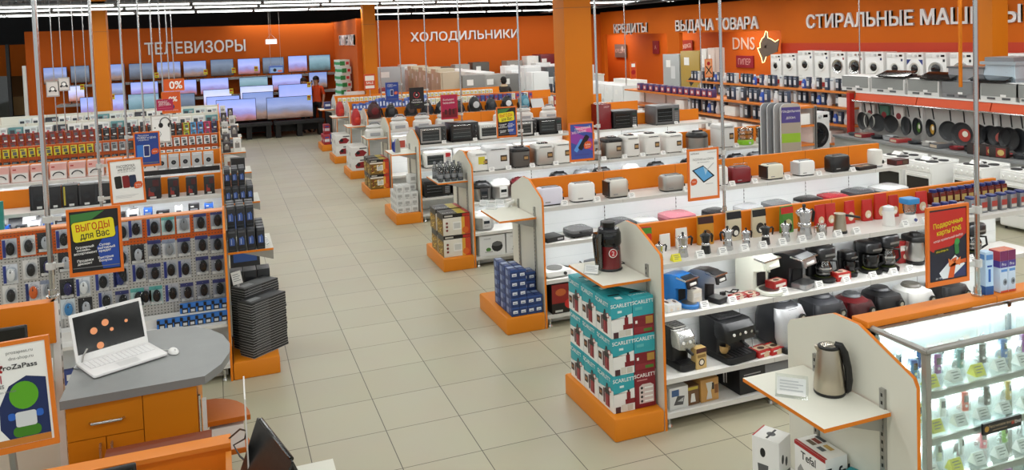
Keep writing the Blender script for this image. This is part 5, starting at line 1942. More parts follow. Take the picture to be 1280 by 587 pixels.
solid('coffee_carton', 'gold and brown coffee carton beside the slim silver espresso machine', 'carton', (sx(873.7, 458, Y1 + .1), Y1 + .1, z3), .1,
   build=lambda m: carton(m, .10, .07, .165, C('#c9a86a', .45), front=[(0, 1, .78, 1, C('#4a1c1a', .45)), ('P', circ(.5, .32, .3, .6), C('#2a1c14', .5)), ('P', circ(.5, .32, .2, .6), C('#e6dfd0', .5)), (.1, .9, .55, .7, C('#8a6a34', .5))]))
for k, px in enumerate((951, 967)):
  solid('pod_carton', 'red coffee carton lying before the silver automatic machine, %s one' % ('left', 'right')[k], 'carton', (sx(px, 444 - 3 * k, Y1 + .11), Y1 + .11, z3), .15, build=rbx(.17, .13, .05, '#b3221e', '#d9c2a0'))
thing('espresso_cup', 'gold patterned cup under the large black espresso machine', 'cup', (sx(908, 446, Y1 + .1), Y1 + .13, z3 + .06), 0, None, None,
   lambda r: (P('bowl', MB().lathe([(.022, 0), (.035, .02), (.038, .06), (.036, .06), (.03, .02)], C('#b8955c', .4), 16), r), P('handle', MB().tube([(.036, 0, .05), (.055, 0, .045), (.052, 0, .02), (.034, 0, .018)], .004, C('#b8955c', .4), 5), r)))
# bottom shelf cartons
z4 = .125
for px, py, w, d, h, base, fr, lab in ((842, 509, .17, .16, .17, '#d4d4d2', [(.1, .5, .6, .9, C('#3a5a8a', .5)), ('P', [(.2, .2), (.4, .6), (.8, .55), (.7, .15)], C('#4a4a4c', .4)), ('P', [(.4, .35), (.75, .5), (.7, .3)], C('#b9b9b9', .4))], 'grey and white carton picturing an appliance, bottom shelf by the end panel'),
                   (860, 504, .12, .14, .15, '#6a4a2c', [(.1, .9, .8, .95, C('#b8a43a', .5)), ('P', [(.3, .15), (.7, .15), (.62, .6), (.38, .6)], C('#e0e0dc', .4))], 'brown carton picturing a white moka pot on the bottom shelf'),
                   (881, 499, .17, .14, .18, '#b98a4a', [('P', [(.3, .1), (.62, .1), (.56, .45), (.66, .85), (.28, .85), (.38, .45)], C('#cfcfd0', .3, .7)), (.62, .74, .5, .8, INK), (.76, .96, .3, .7, C('#7a4a20', .5))], 'tan carton picturing a silver moka pot on the bottom shelf')):
  solid('appliance_carton', lab, 'carton', (sx(px, py, Y1 + .13), Y1 + .13, z4), .05, build=lambda m, w=w, d=d, h=h, base=base, fr=fr: carton(m, w, d, h, C(base, .45), front=fr))
solid('appliance_carton', 'large black carton with white print on the bottom shelf', 'carton', (sx(936, 488, Y1 + .2), Y1 + .2, z4), .05,
   build=lambda m: carton(m, .42, .3, .2, C('#151517', .4), left=[(.3, .36, .15, .85, WHT), (.42, .46, .2, .8, WHT)], front=[(.6, .75, .1, .25, WHT), (.8, .9, .1, .25, WHT), (.1, .5, .75, .8, C('#8a8a8c', .5))]))
for k, x in enumerate((3.75, 4.3, 4.85)):
  solid('appliance_carton', 'plain grey carton on the bottom shelf behind the kettle end panel, %s from the aisle' % nth(k + 1), 'carton', (x, Y1 + .2, z4), 0, build=lambda m: carton(m, .4, .3, .2, C('#77777a', .5), front=[(.1, .9, .3, .6, C('#c9c9c9', .5))]))

# ---- row 2: toasters and grills
Y2 = GY[2]
za, zb, zc, zd = 1.265, .885, .50, .135
ts = [(689, '#dcd9e6', .27, .19, 'pale lavender toaster nearest the end panel', None), (729.6, '#e9e8e4', .27, .20, 'white toaster second from the end panel', None), (772.7, '#c9c6be', .25, .20, 'steel toaster with a black end', '#1a1a1c'),
   (842, '#a9a7a2', .27, .18, 'steel toaster left of the tablet poster', None), (899, '#e4e3df', .24, .22, 'white toaster behind the tablet poster', None), (927, '#7a1820', .26, .19, 'dark red toaster with a wire rack on top', None),
   (968, '#d8d4c0', .25, .18, 'cream toaster with a black side', '#18181a'), (1007.6, '#e6e6e4', .25, .18, 'white toaster with a grey side', '#b4b6b8'), (1050, '#161617', .29, .2, 'black toaster at the far end', None)]
for px, c, w, h, lab, sd in ts:
  x = sx(px, {689: 253.5, 729.6: 249.6, 772.7: 246, 842: 236, 899: 233, 927: 227, 968: 222, 1007.6: 218, 1050: 212}[px], Y2 + .12)
  o = thing('toaster', lab, 'toaster', (x, Y2 + .17, za), 0, None, None, b_toaster(C(c, .3, .7 if c in ('#a9a7a2', '#c9c6be') else 0), '#1a1a1a', w, .17, h, C(sd, .35) if sd else None))
  if px == 927:
    P('wire_rack', MB().tube([(-.1, -.03, .19), (-.09, -.03, .225), (.09, -.03, .225), (.1, -.03, .19)], .003, CHROME, 5), o)
  card(x + .12, Y2 + .045, za, 'by the ' + lab)

def b_crock(r):
  P('body', MB().lathe([(.07, 0), (.085, .02), (.09, .16), (.086, .19)], C('#e6e4de', .3), 22), r)
  P('lid', MB().lathe([(.088, .19), (.082, .21), (.02, .222)], C('#dedcd6', .3), 22), r)
  P('base', MB().lathe([(.074, -.0), (.09, .004), (.088, .02)], C('#8a8c8e', .4), 22), r)
  P('dial', MB().cyl((.06, -.065, .06), (.066, -.075, .06), .024, BLK, 14), r)

thing('slow_cooker', 'white round slow cooker with a black dial at the end of the toaster shelf', 'slow cooker', (sx(1096, 208, Y2 + .15), Y2 + .18, za), 0, None, None, b_crock)
solid('appliance_carton', 'flat black carton lying before the white slow cooker', 'carton', (sx(1079, 213, Y2 + .12), Y2 + .12, za), .1, build=lambda m: carton(m, .3, .16, .04, C('#1a1613', .4), top=[(.1, .4, .2, .8, C('#8a5a2a', .5)), (.5, .8, .3, .6, C('#b0a48a', .5))]))
solid('appliance_carton', 'flat dark red carton at the far end of the toaster shelf', 'carton', (sx(1124, 207, Y2 + .12), Y2 + .14, za), 0, build=lambda m: carton(m, .22, .14, .07, C('#3a1418', .4), front=[(.1, .5, .2, .8, C('#7a2a2a', .5)), (.55, .9, .2, .8, C('#5a4a3a', .5))]))
gr = [(722.6, 293, '#1b1b1d', '#6a6a6c', .28, 'black grill with a grey lid, alone on the second shelf near the end panel'), (773, 281, '#2a2a2c', '#4a4b4e', .34, 'round dark grill behind the chamfered end panel'),
   (806, 277, '#8a8a8c', '#c9c9c8', .26, 'pale waffle maker with a wire handle'), (846, 272, '#8d3a44', '#c87a86', .36, 'pink topped grill left of the chrome pole'), (893, 264, '#1d1d1f', '#2d2d30', .26, 'black grill under the tablet poster'),
   (935, 258, '#8a8c8e', '#b4b6b8', .3, 'light grey grill right of the tablet poster'), (970, 251, '#55575a', '#77797c', .3, 'grey grill with a raised wire handle'), (1010, 246, '#d8d8d6', '#1c1c1e', .3, 'white grill with a black front'),
   (1041, 243, '#5a1418', '#a82430', .32, 'red grill in the middle of the second shelf'), (1072, 240, '#1c1d20', '#4a4c50', .34, 'dark grill with a flat grey lid'), (1110, 234, '#3a3a3c', '#c4c6c6', .4, 'silver lidded grill at the far end of the second shelf')]
for px, py, c, t, w, lab in gr:
  x = sx(px, py, Y2 + .2)
  thing('contact_grill', lab, 'grill', (x, Y2 + .2, zb), random.uniform(-.1, .2), None, None, b_grill(c, t, w, w * .86, .10 if w < .33 else .12))
solid('recorder_box', 'flat black box lying on the second shelf by the end panel', 'box', (sx(689, 303, Y2 + .15), Y2 + .16, zb), .2, build=lambda m: (m.rbox(0, 0, 0, .22, .2, .05, BLK, .006, .004), m.fq(.02, .09, .015, .035, -.101, C('#9a9a9c', .4))))

def b_hot(r):
  P('body', bx('rbox', 0, 0, .01, .28, .25, .06, C('#e6e6e4', .3), .02, .01), r)
  P('burner', MB().lathe([(.085, .07), (.085, .082), (.01, .086)], C('#8f8f8d', .4, .6), 22), r)
  P('knob', MB().cyl((.06, -.12, .04), (.06, -.14, .04), .018, BLK, 12), r)
  P('power_cord', MB().tube([(.08, .12, .03), (.18, .16, .03), (.26, .08, .02), (.3, .0, .05), (.34, .04, .08), (.38, -.02, .03)], .007, BLK, 6), r)

thing('hot_plate', 'white electric hot plate with a black cord on the third shelf', 'hot plate', (sx(694, 355, Y2 + .17), Y2 + .18, zc), .1, None, None, b_hot)
solid('appliance_carton', 'black and red carton picturing a red plate, on the bottom shelf under the hot plate', 'carton', (2.83, Y2 + .15, zd), 0,
   build=lambda m: carton(m, .34, .28, .31, C('#1c1512', .4), front=[(0, 1, .35, 1, C('#8a1c18', .45)), ('P', circ(.66, .3, .24, .8), C('#c8201e', .4)), ('P', circ(.3, .72, .18, .7), C('#c0602a', .5)), (.1, .35, .05, .12, C('#c9c9c4', .5))]))
for k in range(4):
  solid('appliance_carton', 'dark carton on the bottom shelf of the toaster row, %s behind the juicer cartons' % nth(k + 1), 'carton', (3.25 + k * .45, Y2 + .2, zd), 0, build=lambda m: carton(m, .38, .3, .26, C('#2c2a2a', .45), front=[(.1, .9, .3, .7, C('#8a3a2a', .5))]))
  thing('contact_grill', 'black grill on the third shelf of the toaster row, %s behind the juicer cartons' % nth(k + 1), 'grill', (3.3 + k * .42, Y2 + .2, zc), 0, None, 'plaingrill', b_grill())
# dark blue boxes on the plinth of row 2
NB = C('#22386c', .4)

def b_blue(m):
  carton(m, .085, .165, .095, NB, front=[(.2, .8, .3, .62, C('#dfe3ea', .5)), (.3, .7, .38, .44, INK), (.0, 1, .8, 1, C('#31508e', .4))], left=[(.1, .5, .2, .8, C('#7c8cb4', .4)), (.6, .95, .5, .9, C('#2a4a8e', .4))],
     top=[(.1, .9, .55, .95, C('#8fa0c4', .4)), (.2, .7, .1, .3, C('#41589a', .4))])

k = 0
for cx, cy, n in ((2.275, 2.16, 5), (2.363, 2.16, 5), (2.275, 2.34, 5), (2.363, 2.34, 5), (2.275, 2.52, 5), (2.363, 2.52, 4), (2.452, 2.16, 2), (2.535, 2.16, 2), (2.452, 2.34, 4), (2.535, 2.34, 4), (2.452, 2.52, 4), (2.535, 2.52, 3)):
  for j in range(n):
    col = {2.275: 'aisle-side', 2.363: 'second', 2.452: 'third', 2.535: 'panel-side'}[cx]
    rw = {2.16: 'front', 2.34: 'middle', 2.52: 'back'}[cy]
    lv = 'topmost' if j == n - 1 else nth(j + 1) + ' from below'
    solid('bulb_carton', 'small dark blue carton on the plinth, %s column of the %s row, %s' % (col, rw, lv), 'carton', (cx - .022, cy, .177 + j * .0965), 0, 'dark blue cartons on the plinth', 'bluec', b_blue)
for k, (px, py) in enumerate(((606, 257), (615, 261), (625, 256))):
  q = on_z(px, py, ZB)
  solid('price_stand', 'white price stand on the bare toaster row end shelf, %s from the aisle' % nth(k + 1), 'price stand', (q[0], q[1], ZB), -.6, build=b_acr, scale=.85)
q = on_z(640, 257, ZB)
solid('white_tube', 'white rolled tube lying on the end shelf of the toaster row', 'tube', (q[0], q[1], ZB), .7, build=lambda m: m.cyl((-.12, 0, .03), (.12, 0, .045), .028, WH, 14, .022))
# ---- row 3: bread makers, multicookers
Y3 = GY[3]
bm = [(600, 214, b_breadmaker(C('#e6e5e0', .3), False, .25, .27, .26), 'white bread maker with a yellow sticker nearest the end panel', 'bread_maker'),
   (621, 211, b_breadmaker(C('#d9dadb', .3), False, .34, .3, .32), 'plain white large bread maker, second from the end panel', 'bread_maker'),
   (650.5, 208, b_breadmaker(C('#55504c', .3), True, .26, .28, .27, C('#1b1b1d', .3)), 'dark bread maker with a black lid', 'bread_maker'),
   (680, 205, b_breadmaker(C('#b3b0aa', .3, .7), True, .28, .28, .29, C('#d6d4d0', .3)), 'steel bread maker with a pale lid', 'bread_maker'),
   (702, 203, b_breadmaker(C('#e2e1dd', .3), False, .28, .28, .30), 'white bread maker partly behind the purple poster', 'bread_maker'),
   (740, 199, b_breadmaker(C('#8f8d89', .3, .7), False, .25, .28, .28, C('#77767a', .3)), 'grey bread maker behind the chrome pole', 'bread_maker'),
   (766, 197, b_breadmaker(C('#aaa69e', .3, .7), True, .27, .28, .29, C('#1a1a1c', .3)), 'black topped steel bread maker right of the pole', 'bread_maker'),
   (788.5, 195, b_breadmaker(C('#dcdad6', .3), True, .25, .28, .30), 'pale bread maker, first of the three matching ones', 'bread_maker'),
   (814, 193, b_breadmaker(C('#dddbd7', .3), True, .26, .28, .30), 'pale bread maker, middle of the three matching ones', 'bread_maker'),
   (841, 190, b_breadmaker(C('#dfddd9', .3), True, .28, .28, .28), 'pale bread maker, last of the three matching ones', 'bread_maker'),
   (874, 185, b_multi(C('#7d7b78', .3, .7), C('#9a9894', .3, .8), .32, .27, '#161618', False), 'large black and steel cooker', 'multicooker'),
   (906, 182, b_breadmaker(C('#d3d3d1', .3), False, .27, .30, .35), 'tall white cooker behind the second chrome pole', 'bread_maker')]
for px, py, b, lab, nm in bm:
  x = sx(px, py, Y3 + .14)
  o = thing(nm, lab, nm.replace('_', ' '), (x, Y3 + .2, 1.265), 0, None, None, b)
  if px == 600:
    m = MB()
    m.fq(-.04, .05, .1, .2, -.1365, C('#d8c83a', .5))
    P('yellow_sticker', m, o)
  card(x + .13, Y3 + .03, 1.265, 'by the ' + lab)
for px, py, c, n, lab in ((934, 180, C('#8cc828', .35), 2, 'food steamer with a lime green base'), (957, 177, C('#e4e6e6', .3), 2, 'food steamer with a white base at the end of the bread maker shelf')):
  thing('food_steamer', lab, 'food steamer', (sx(px, py, Y3 + .16), Y3 + .2, 1.265), 0, None, None, b_steamer(c, n))
mc = [(601.5, 248, C('#2a2a2c', .3), C('#9a9a98', .3, .8), '#151517', .86, 'black and steel multicooker on the second shelf by the end panel'),
   (625.5, 245, C('#d8d8d6', .3), C('#a9a9a7', .3, .8), '#e6e6e4', .86, 'white lidded multicooker on the second shelf'),
   (650, 240, C('#4a1016', .3), C('#5a141c', .3), '#5c1018', .86, 'dark red multicooker behind the end panel of the toaster row'),
   (604.5, 285, C('#c9c9c7', .3), C('#9a9a98', .3, .8), '#dcdcda', .46, 'white and steel multicooker on the third shelf by the end panel')]
for px, py, body, band, lid, z, lab in mc:
  thing('multicooker', lab, 'multicooker', (sx(px, py, Y3 + .2), Y3 + .2, z), 0, None, None, b_multi(body, band, .27, .25, lid))
for px, lab, c in ((698, 'black grill pan lid', '#161618'), (728, 'grey multicooker lid', '#77797c'), (752, 'black multicooker lid', '#19191b'), (788, 'white multicooker', '#dcdcda'), (820, 'black multicooker', '#1a1a1c'),
         (862, 'black oval multicooker', '#151517'), (895, 'dark multicooker', '#222226'), (920, 'black small multicooker', '#18181a'), (945, 'grey multicooker', '#4a4a4c')):
  x = sx(px, 215, Y3 + .2)
  thing('multicooker', '%s showing above the toaster row, %s from the end panel' % (lab, nth(3 + [698, 728, 752, 788, 820, 862, 895, 920, 945].index(px) + 1)), 'multicooker',
     (x, Y3 + .2, .86), 0, None, 'mc' + c, b_multi(C(c, .3), C('#8f8f8d', .3, .8), .27, .27, c))
for k, x in enumerate((2.84, 3.22)):
  solid('multicooker_carton', 'white carton picturing a black multicooker on the bottom shelf, %s from the aisle' % nth(k + 1), 'carton', (x, Y3 + .16, .135), 0, None, 'mccart',
     lambda m: carton(m, .36, .28, .27, C('#d6d6d4', .45), front=[('P', circ(.68, .42, .22, 1.2), C('#1c1c1e', .4)), ('P', circ(.68, .55, .2, .6), C('#5a5a5c', .4)), ('P', circ(.34, .3, .1), C('#4a7a34', .5)), (.2, .5, .15, .22, C('#b0b0ae', .5)), ('T', 'COOKER', .3, .84, .09, C('#5a5a5c', .5))]))
# bottles on the bracket, deep-fryer cartons on the plinth

def b_bottle(r):
  P('body', MB().lathe([(.03, 0), (.036, .006), (.036, .12), (.03, .16), (.016, .195), (.015, .205)], glass('#c4c8ca', .35), 14), r)
  P('water_label', MB().lathe([(.0365, .05), (.0367, .052), (.0367, .1), (.0365, .102)], C('#8a8c90', .4), 14, cap=False), r)
  P('cap', MB().lathe([(.017, .2), (.018, .204), (.018, .225), (.015, .23)], C('#77797d', .35), 12), r)
  P('base_cap', MB().lathe([(.037, -.0), (.038, .004), (.038, .03), (.0365, .032)], C('#55585c', .4), 14), r)

for k in range(12):
  a, b = k % 4, k // 4
  thing('soda_bottle', 'clear soda bottle on the end shelf, %s row back, %s from the aisle' % (nth(b + 1), nth(a + 1)), 'bottle', (2.22 + a * .092 + (.02 if b % 2 else 0), Y3 + .24 + b * .15, ZB), 0, 'soda bottles on the end shelf', 'bottle', b_bottle)

def fries(m, w=.37, d=.30, h=.285):
  rnd = random.Random(3)
  ff = [('P', [(u, v), (u + .06 + .1 * q, v + .04), (u + .05 + .1 * q, v + .09), (u - .02, v + .05)], C(('#d8b04a', '#c79a34', '#e6c86a')[i % 3], .5)) for i, (u, v, q) in
     enumerate([(rnd.uniform(.05, .8), rnd.uniform(.04, .6), rnd.random()) for _ in range(26)])]
  carton(m, w, d, h, C('#d9d2c4', .45), left=[(0, 1, 0, .72, C('#8a6a2a', .5)), (0, 1, .72, 1, C('#1a1614', .4))] + ff,
     front=[(0, 1, .82, 1, C('#17130f', .4)), (.06, .36, .87, .94, C('#c9c4b8', .5)), (.72, 1, .84, .97, C('#b8281c', .4)), (.8, 1, 0, .82, C('#c8401c', .45)), (.68, .8, .0, .82, C('#dfa63a', .45)), (.36, .68, .24, .62, C('#eceae4', .4)), (.4, .64, .30, .56, C('#c8c8c4', .4)),
         ('P', circ(.82, .2, .12, 1.25), C('#d8641c', .45))] + [('P', circ(.14, .24 + .17 * i, .045, 1.25), C('#7a2a22', .5)) for i in range(3)],
     top=[(0, .55, 0, 1, C('#1c1814', .4)), (.55, .85, 0, 1, C('#c8b02a', .4)), (.85, 1, 0, 1, C('#b8281c', .4)), ('T', 'AURORA', .3, .3, .16, WHT)])

for k, (x, y, z, w) in enumerate(((2.36, Y3 + .20, .177, 'bottom nearest the corner'), (2.36, Y3 + .20, .463, 'top nearest the corner'), (2.36, Y3 + .52, .177, 'bottom behind the corner carton'), (2.355, Y3 + .55, .463, 'top behind the corner carton'))):
  solid('fryer_carton', 'black, red and white fryer carton picturing chips, ' + w, 'carton', (x, y, z), 0, 'deep fryer cartons on the plinth', 'fries', fries)

# ---- row 4: mini ovens and microwaves
Y4 = GY[4]
ov = [(541, 176, b_oven(C('#2f3234', .35), .46, .36, .29, True, C('#a9aaa8', .3, .7)), 'grey framed mini oven nearest the end panel', 'mini_oven', 1.29),
   (580, 174, b_oven(C('#151517', .3), .50, .36, .32, True, C('#19191b', .3)), 'wide black mini oven, second from the end panel', 'mini_oven', 1.29),
   (613, 170.5, b_oven(C('#c9c9c5', .3), .42, .34, .26, True, C('#d6d6d2', .3)), 'white mini oven beside the ВЫГОДЫ poster', 'mini_oven', 1.29),
   (657, 166, b_oven(C('#1c1c1e', .3), .40, .34, .27, True, C('#c4c4c2', .3)), 'black mini oven with a white framed door', 'mini_oven', 1.29),
   (687, 164, b_oven(C('#121214', .3), .44, .34, .28, False, BLK), 'black microwave oven left of the orange column', 'microwave_oven', 1.29),
   (780, 157, b_oven(C('#141416', .3), .50, .38, .32, False, BLK, '#0f1012', False), 'black microwave oven right of the dark red cabinet', 'microwave_oven', 1.29),
   (832, 153, b_oven(C('#6d6e70', .3, .5), .52, .40, .36, False, C('#7a7b7d', .3, .5), '#0e0f11', False), 'grey framed microwave oven', 'microwave_oven', 1.29)]
for px, py, b, lab, nm, z in ov:
  x = sx(px, py, Y4 + .1)
  thing(nm, lab, nm.replace('_', ' '), (x, Y4 + .22, z), 0, None, None, b)
  card(x + .17, Y4 + .012, z, 'by the ' + lab)
solid('mini_fridge', 'plain dark red cabinet right of the orange column', 'mini fridge', (sx(752, 165, Y4 + .2), Y4 + .24, 1.29), 0,
   build=lambda m: (m.rbox(0, 0, 0, .29, .34, .46, C('#7a1018', .25), .012, .006), m.text('DEXP', .045, (.05, -.1706, .41), C('#d8b0b0', .4))))
for px, py, w, h, c, lab in ((672, 146, .42, .05, '#b4b2ae', 'flat grey appliance lying on the black microwave left of the column'), (527, 151, .3, .04, '#c9c9c6', 'pale flat box lying on the grey framed mini oven')):
  pass
mw = [(546, 204, b_oven(C('#e2e2e0', .3), .47, .36, .27, False, C('#e6e6e4', .3), '#2e3234', False), 'white microwave oven on the second shelf above the soda bottles')]
for k in range(8):
  x = 2.92 + k * .56
  if 5.0 < x < 6.4:
    continue
  b = b_oven(C('#e2e2e0', .3), .47, .36, .27, False, C('#e6e6e4', .3), '#2e3234', False)
  o = thing('microwave_oven', 'white microwave oven on the second shelf of the oven row, %s from the end panel' % nth(k + 1), 'microwave oven', (x, Y4 + .22, .885), 0, None, 'mww', b)
  if k == 0:
    P('red_sticker', bx('fq', .12, .2, .17, .24, -.196, C('#b8202a', .4)), o)
for k in range(5):
  x = 2.88 + k * .5
  thing('microwave_oven', 'black microwave oven on the third shelf of the oven row, %s from the end panel' % nth(k + 1), 'microwave oven', (x, Y4 + .22, .395), 0, None, 'mwb', b_oven(C('#141416', .3), .46, .36, .27, False, BLK, '#101113', False))
for px, lab in ((825.6, 'first'), (842, 'second'), (860, 'third'), (882, 'fourth')):
  x = sx(px, 164, Y4 + .05)
  w = .21 if px != 842 else .14
  solid('blender_carton', 'dark red and black carton in front of the grey microwave oven, %s from the left' % lab, 'carton', (sx(px, 165, Y3 + .6), Y3 + .62, 1.265), 0, None, 'bcart%g' % w,
     lambda m, w=w: carton(m, w, .12, .2, C('#2a1418', .4), front=[(0, 1, .25, .8, C('#6c1c34', .45)), ('P', circ(.62, .42, .26, w / .2), C('#3a3e44', .4)), (.1, .5, .82, .9, C('#c9c4c0', .5))]))
q = on_z(498, 193, ZB)
thing('steam_iron', 'blue and white steam iron standing on its heel on the end shelf', 'iron', (q[0] + .02, Y4 + .42, ZB), .5, None, None, b_upright_iron(C('#2a3a9a', .3)))
for a in range(3):
  for b in range(4):
    for c in range(4):
      if c == 3 and (a, b) not in ((0, 0), (1, 0), (0, 1), (1, 1), (2, 1)):
        continue
      solid('bulb_carton', 'small white carton under the iron shelf, %s from the aisle, %s row, %s layer' % (nth(a + 1), nth(b + 1), nth(c + 1)), 'carton',
         (2.238 + a * .124, Y4 + .12 + b * .127, .177 + c * .115), 0, 'small white cartons on the plinth', 'wcube',
         lambda m: carton(m, .12, .12, .113, C('#d2d2d0', .45), front=[(.2, .8, .3, .7, C('#a8a8a6', .5)), (.3, .6, .1, .18, C('#8a8a88', .5))], left=[(.2, .8, .2, .7, C('#b0b0ae', .5))], top=[(.3, .7, .3, .7, C('#b8b8b6', .5))]))
solid('bulb_carton', 'single white carton crowning the small white cartons on the plinth', 'carton', (2.49, Y4 + .26, .177 + 4 * .1155), .2, build=lambda m: carton(m, .13, .13, .15, C('#d6d6d4', .45), front=[(.2, .8, .3, .7, C('#a8a8a6', .5))]))

# ---- row 5: iron stations; row 6: vacuum cleaners; rows 7, 8: cartons
Y5, Y6, Y7, Y8 = GY[5:9]

def b_station(r):
  m = MB()
  m.loft([m.rr(.34, .26, .05, 0), m.rr(.36, .27, .06, .05), m.rr(.34, .25, .06, .13), m.rr(.24, .16, .05, .17)], C('#dcdbd8', .3))
  P('tank', m, r)
  m = MB()
  m.rbox(0, -.138, .03, .2, .02, .06, C('#9a9ca0', .35), .006, .004)
  P('control_panel', m, r)
  m = MB()
  m.ell((0, 0, .2), .16, .1, .05, C('#c9c8c6', .3), 16, 6)
  m.tube([(-.1, 0, .22), (-.05, 0, .28), (.08, 0, .28), (.12, 0, .22)], .016, C('#8c8e92', .35), 6)
  P('iron', m, r)

st = [(499, 166, 'iron station nearest the end panel of the second oven row'), (528, 163, 'iron station behind the grey framed mini oven'), (556, 160, 'iron station behind the crimson poster'), (628, 154, 'iron station behind the white mini oven'),
   (655, 151, 'iron station left of the orange column'), (686, 148, 'iron station close to the orange column')]
for px, py, lab in st:
  thing('iron_station', 'white ' + lab, 'iron station', (sx(px, py, Y5 + .2), Y5 + .2, 1.29), 0, None, 'station', b_station)
for k in range(9):
  solid('iron_carton', 'white carton on the second shelf behind the mini ovens, %s from the end panel' % nth(k + 1), 'carton', (2.85 + k * .45, Y5 + .2, .885), 0, None, 'icart', lambda m: carton(m, .38, .3, .28, C('#d8d6d2', .45), front=[(.1, .6, .2, .7, C('#b04a3a', .5)), (.65, .9, .2, .4, C('#8a8c90', .5))]))
q = on_z(470, 168, ZB)
thing('iron_station', 'white iron station on the end shelf of the second oven row', 'iron station', (2.36, Y5 + .45, ZB), 0, None, 'station', b_station)
for k, (y, z, w) in enumerate(((.18, .177, 'lower, nearest the corner'), (.18, .463, 'upper, nearest the corner'), (.54, .177, 'lower, behind the corner one'), (.54, .463, 'upper, behind the corner one'))):
  solid('fryer_carton', 'chip printed fryer carton two plinths behind the soda bottles, ' + w, 'carton', (2.36, Y5 + y, z), 0, 'far deep fryer cartons', 'fries2', lambda m: (fries(m), face_prints(m, 'front', .37, .3, .285, [(0, 1, 0, .72, C('#7a5a20', .5))] + [('P', [(u, v), (u + .14, v + .05), (u + .12, v + .11), (u - .02, v + .05)], C('#d8b04a', .5)) for u, v in ((.1, .1), (.3, .3), (.5, .12), (.62, .45), (.2, .5), (.75, .2), (.42, .52), (.05, .36))])))
vc = [(468, 149, C('#3c1016', .3), C('#6a1820', .3), 1.1, 'dark red domed vacuum cleaner nearest the end panel'), (489, 145, C('#161618', .3), C('#3a3c40', .3), .9, 'black domed vacuum cleaner, second of the row'), (513.5, 143, C('#19191c', .3), C('#4a3a3a', .3), .9, 'black domed vacuum cleaner under the black ring poster'),
   (534, 140.5, C('#202228', .3), C('#2c3040', .3), .95, 'black vacuum cleaner behind the chrome pole of its row'), (551, 138.5, C('#1a1b1f', .3), C('#8a8c90', .3), .85, 'black and grey vacuum cleaner beside the crimson poster'),
   (574, 137.5, C('#22262c', .3), C('#35393f', .3), .85, 'dark vacuum cleaner behind the crimson poster pole'), (593.5, 136, C('#17191d', .3), C('#c9ccd0', .3), 1.05, 'black vacuum cleaner with a pale ring'),
   (614, 134, C('#23282e', .3), C('#3a4048', .3), .9, 'dark grey vacuum cleaner right of the pale ringed one'), (634, 132, C('#1a1c20', .3), C('#dfe2e6', .3), .95, 'black vacuum cleaner with a white stripe'), (655, 130.5, C('#4a8aa4', .3), C('#7cb4c8', .3), 1.0, 'light blue vacuum cleaner left of the orange column')]
for px, py, c, c2, s, lab in vc:
  thing('vacuum_cleaner', lab, 'vacuum cleaner', (sx(px, py, Y6 + .18), Y6 + .2, 1.29), 0, None, None, b_vacuum(c, c2, s))
solid('induction_hob', 'flat black tilted hob right of the light blue vacuum cleaner', 'hob', (sx(673, 130.5, Y6 + .1), Y6 + .16, 1.29), 0, build=lambda m: m.prism([(-.06, 0), (.06, 0), (.09, .2), (.06, .21)], -.16, .16, BLKG, 'x', C('#c9c9c9', .4)))
for k in range(4):
  solid('iron_carton', '%s small carton right of the black hob, %s one' % (('white', 'red', 'orange', 'brown')[k], nth(k + 1)), 'carton', (sx(690 + k * 5, 129, Y6 + .14), Y6 + .2, 1.29), 0,
     build=lambda m: carton(m, .09, .12, .24, C(('#d6d4d0', '#a8281c', '#c8642a', '#6a4a34')[k], .45), front=[(.1, .9, .2, .6, C('#c9b8a4', .5))]))

def b_steamvac(c):
  def b(r):
    m = MB()
    m.loft([m.rr(.16, .2, .06, 0), m.rr(.2, .24, .08, .06), m.rr(.2, .22, .08, .2), m.rr(.12, .14, .05, .34), m.rr(.05, .06, .02, .38)], c)
    P('body', m, r)
    P('front_cover', MB().ell((0, -.1, .12), .07, .04, .08, C('#c8321c', .3), 14, 6), r)
    P('handle', MB().tube([(.04, .06, .3), (.08, .09, .36), (.1, .06, .2), (.09, .0, .08)], .018, BLKM, 8), r)
  return b

for yy, lab in ((Y6, 'red and black steam cleaner on the end shelf of the vacuum cleaner row'), (Y7, 'red and black steam cleaner on the end shelf of the blue carton row')):
  thing('steam_cleaner', lab, 'steam cleaner', (2.40, yy + .45, ZB), .2, None, 'steamvac', b_steamvac(C('#b01c1c', .3)))
solid('gadget_carton', 'navy blue box on the end shelf of the last right-hand row', 'carton', (2.40, Y8 + .45, ZB), 0, build=lambda m: carton(m, .18, .2, .2, C('#23285e', .4), front=[(.1, .9, .4, .7, C('#c9c9d4', .5))]))

def redcart(m):
  carton(m, .36, .38, .26, C('#dedcd8', .45), front=[('P', [(.25, .2), (.75, .2), (.95, .5), (.7, .75), (.4, .7), (.2, .45)], C('#8c1c22', .45)), ('P', circ(.4, .5, .12, 1.3), INK), (.5, .95, .82, .92, C('#4a4a4c', .5))], left=[(.1, .6, .2, .5, C('#b8b8b6', .5))])

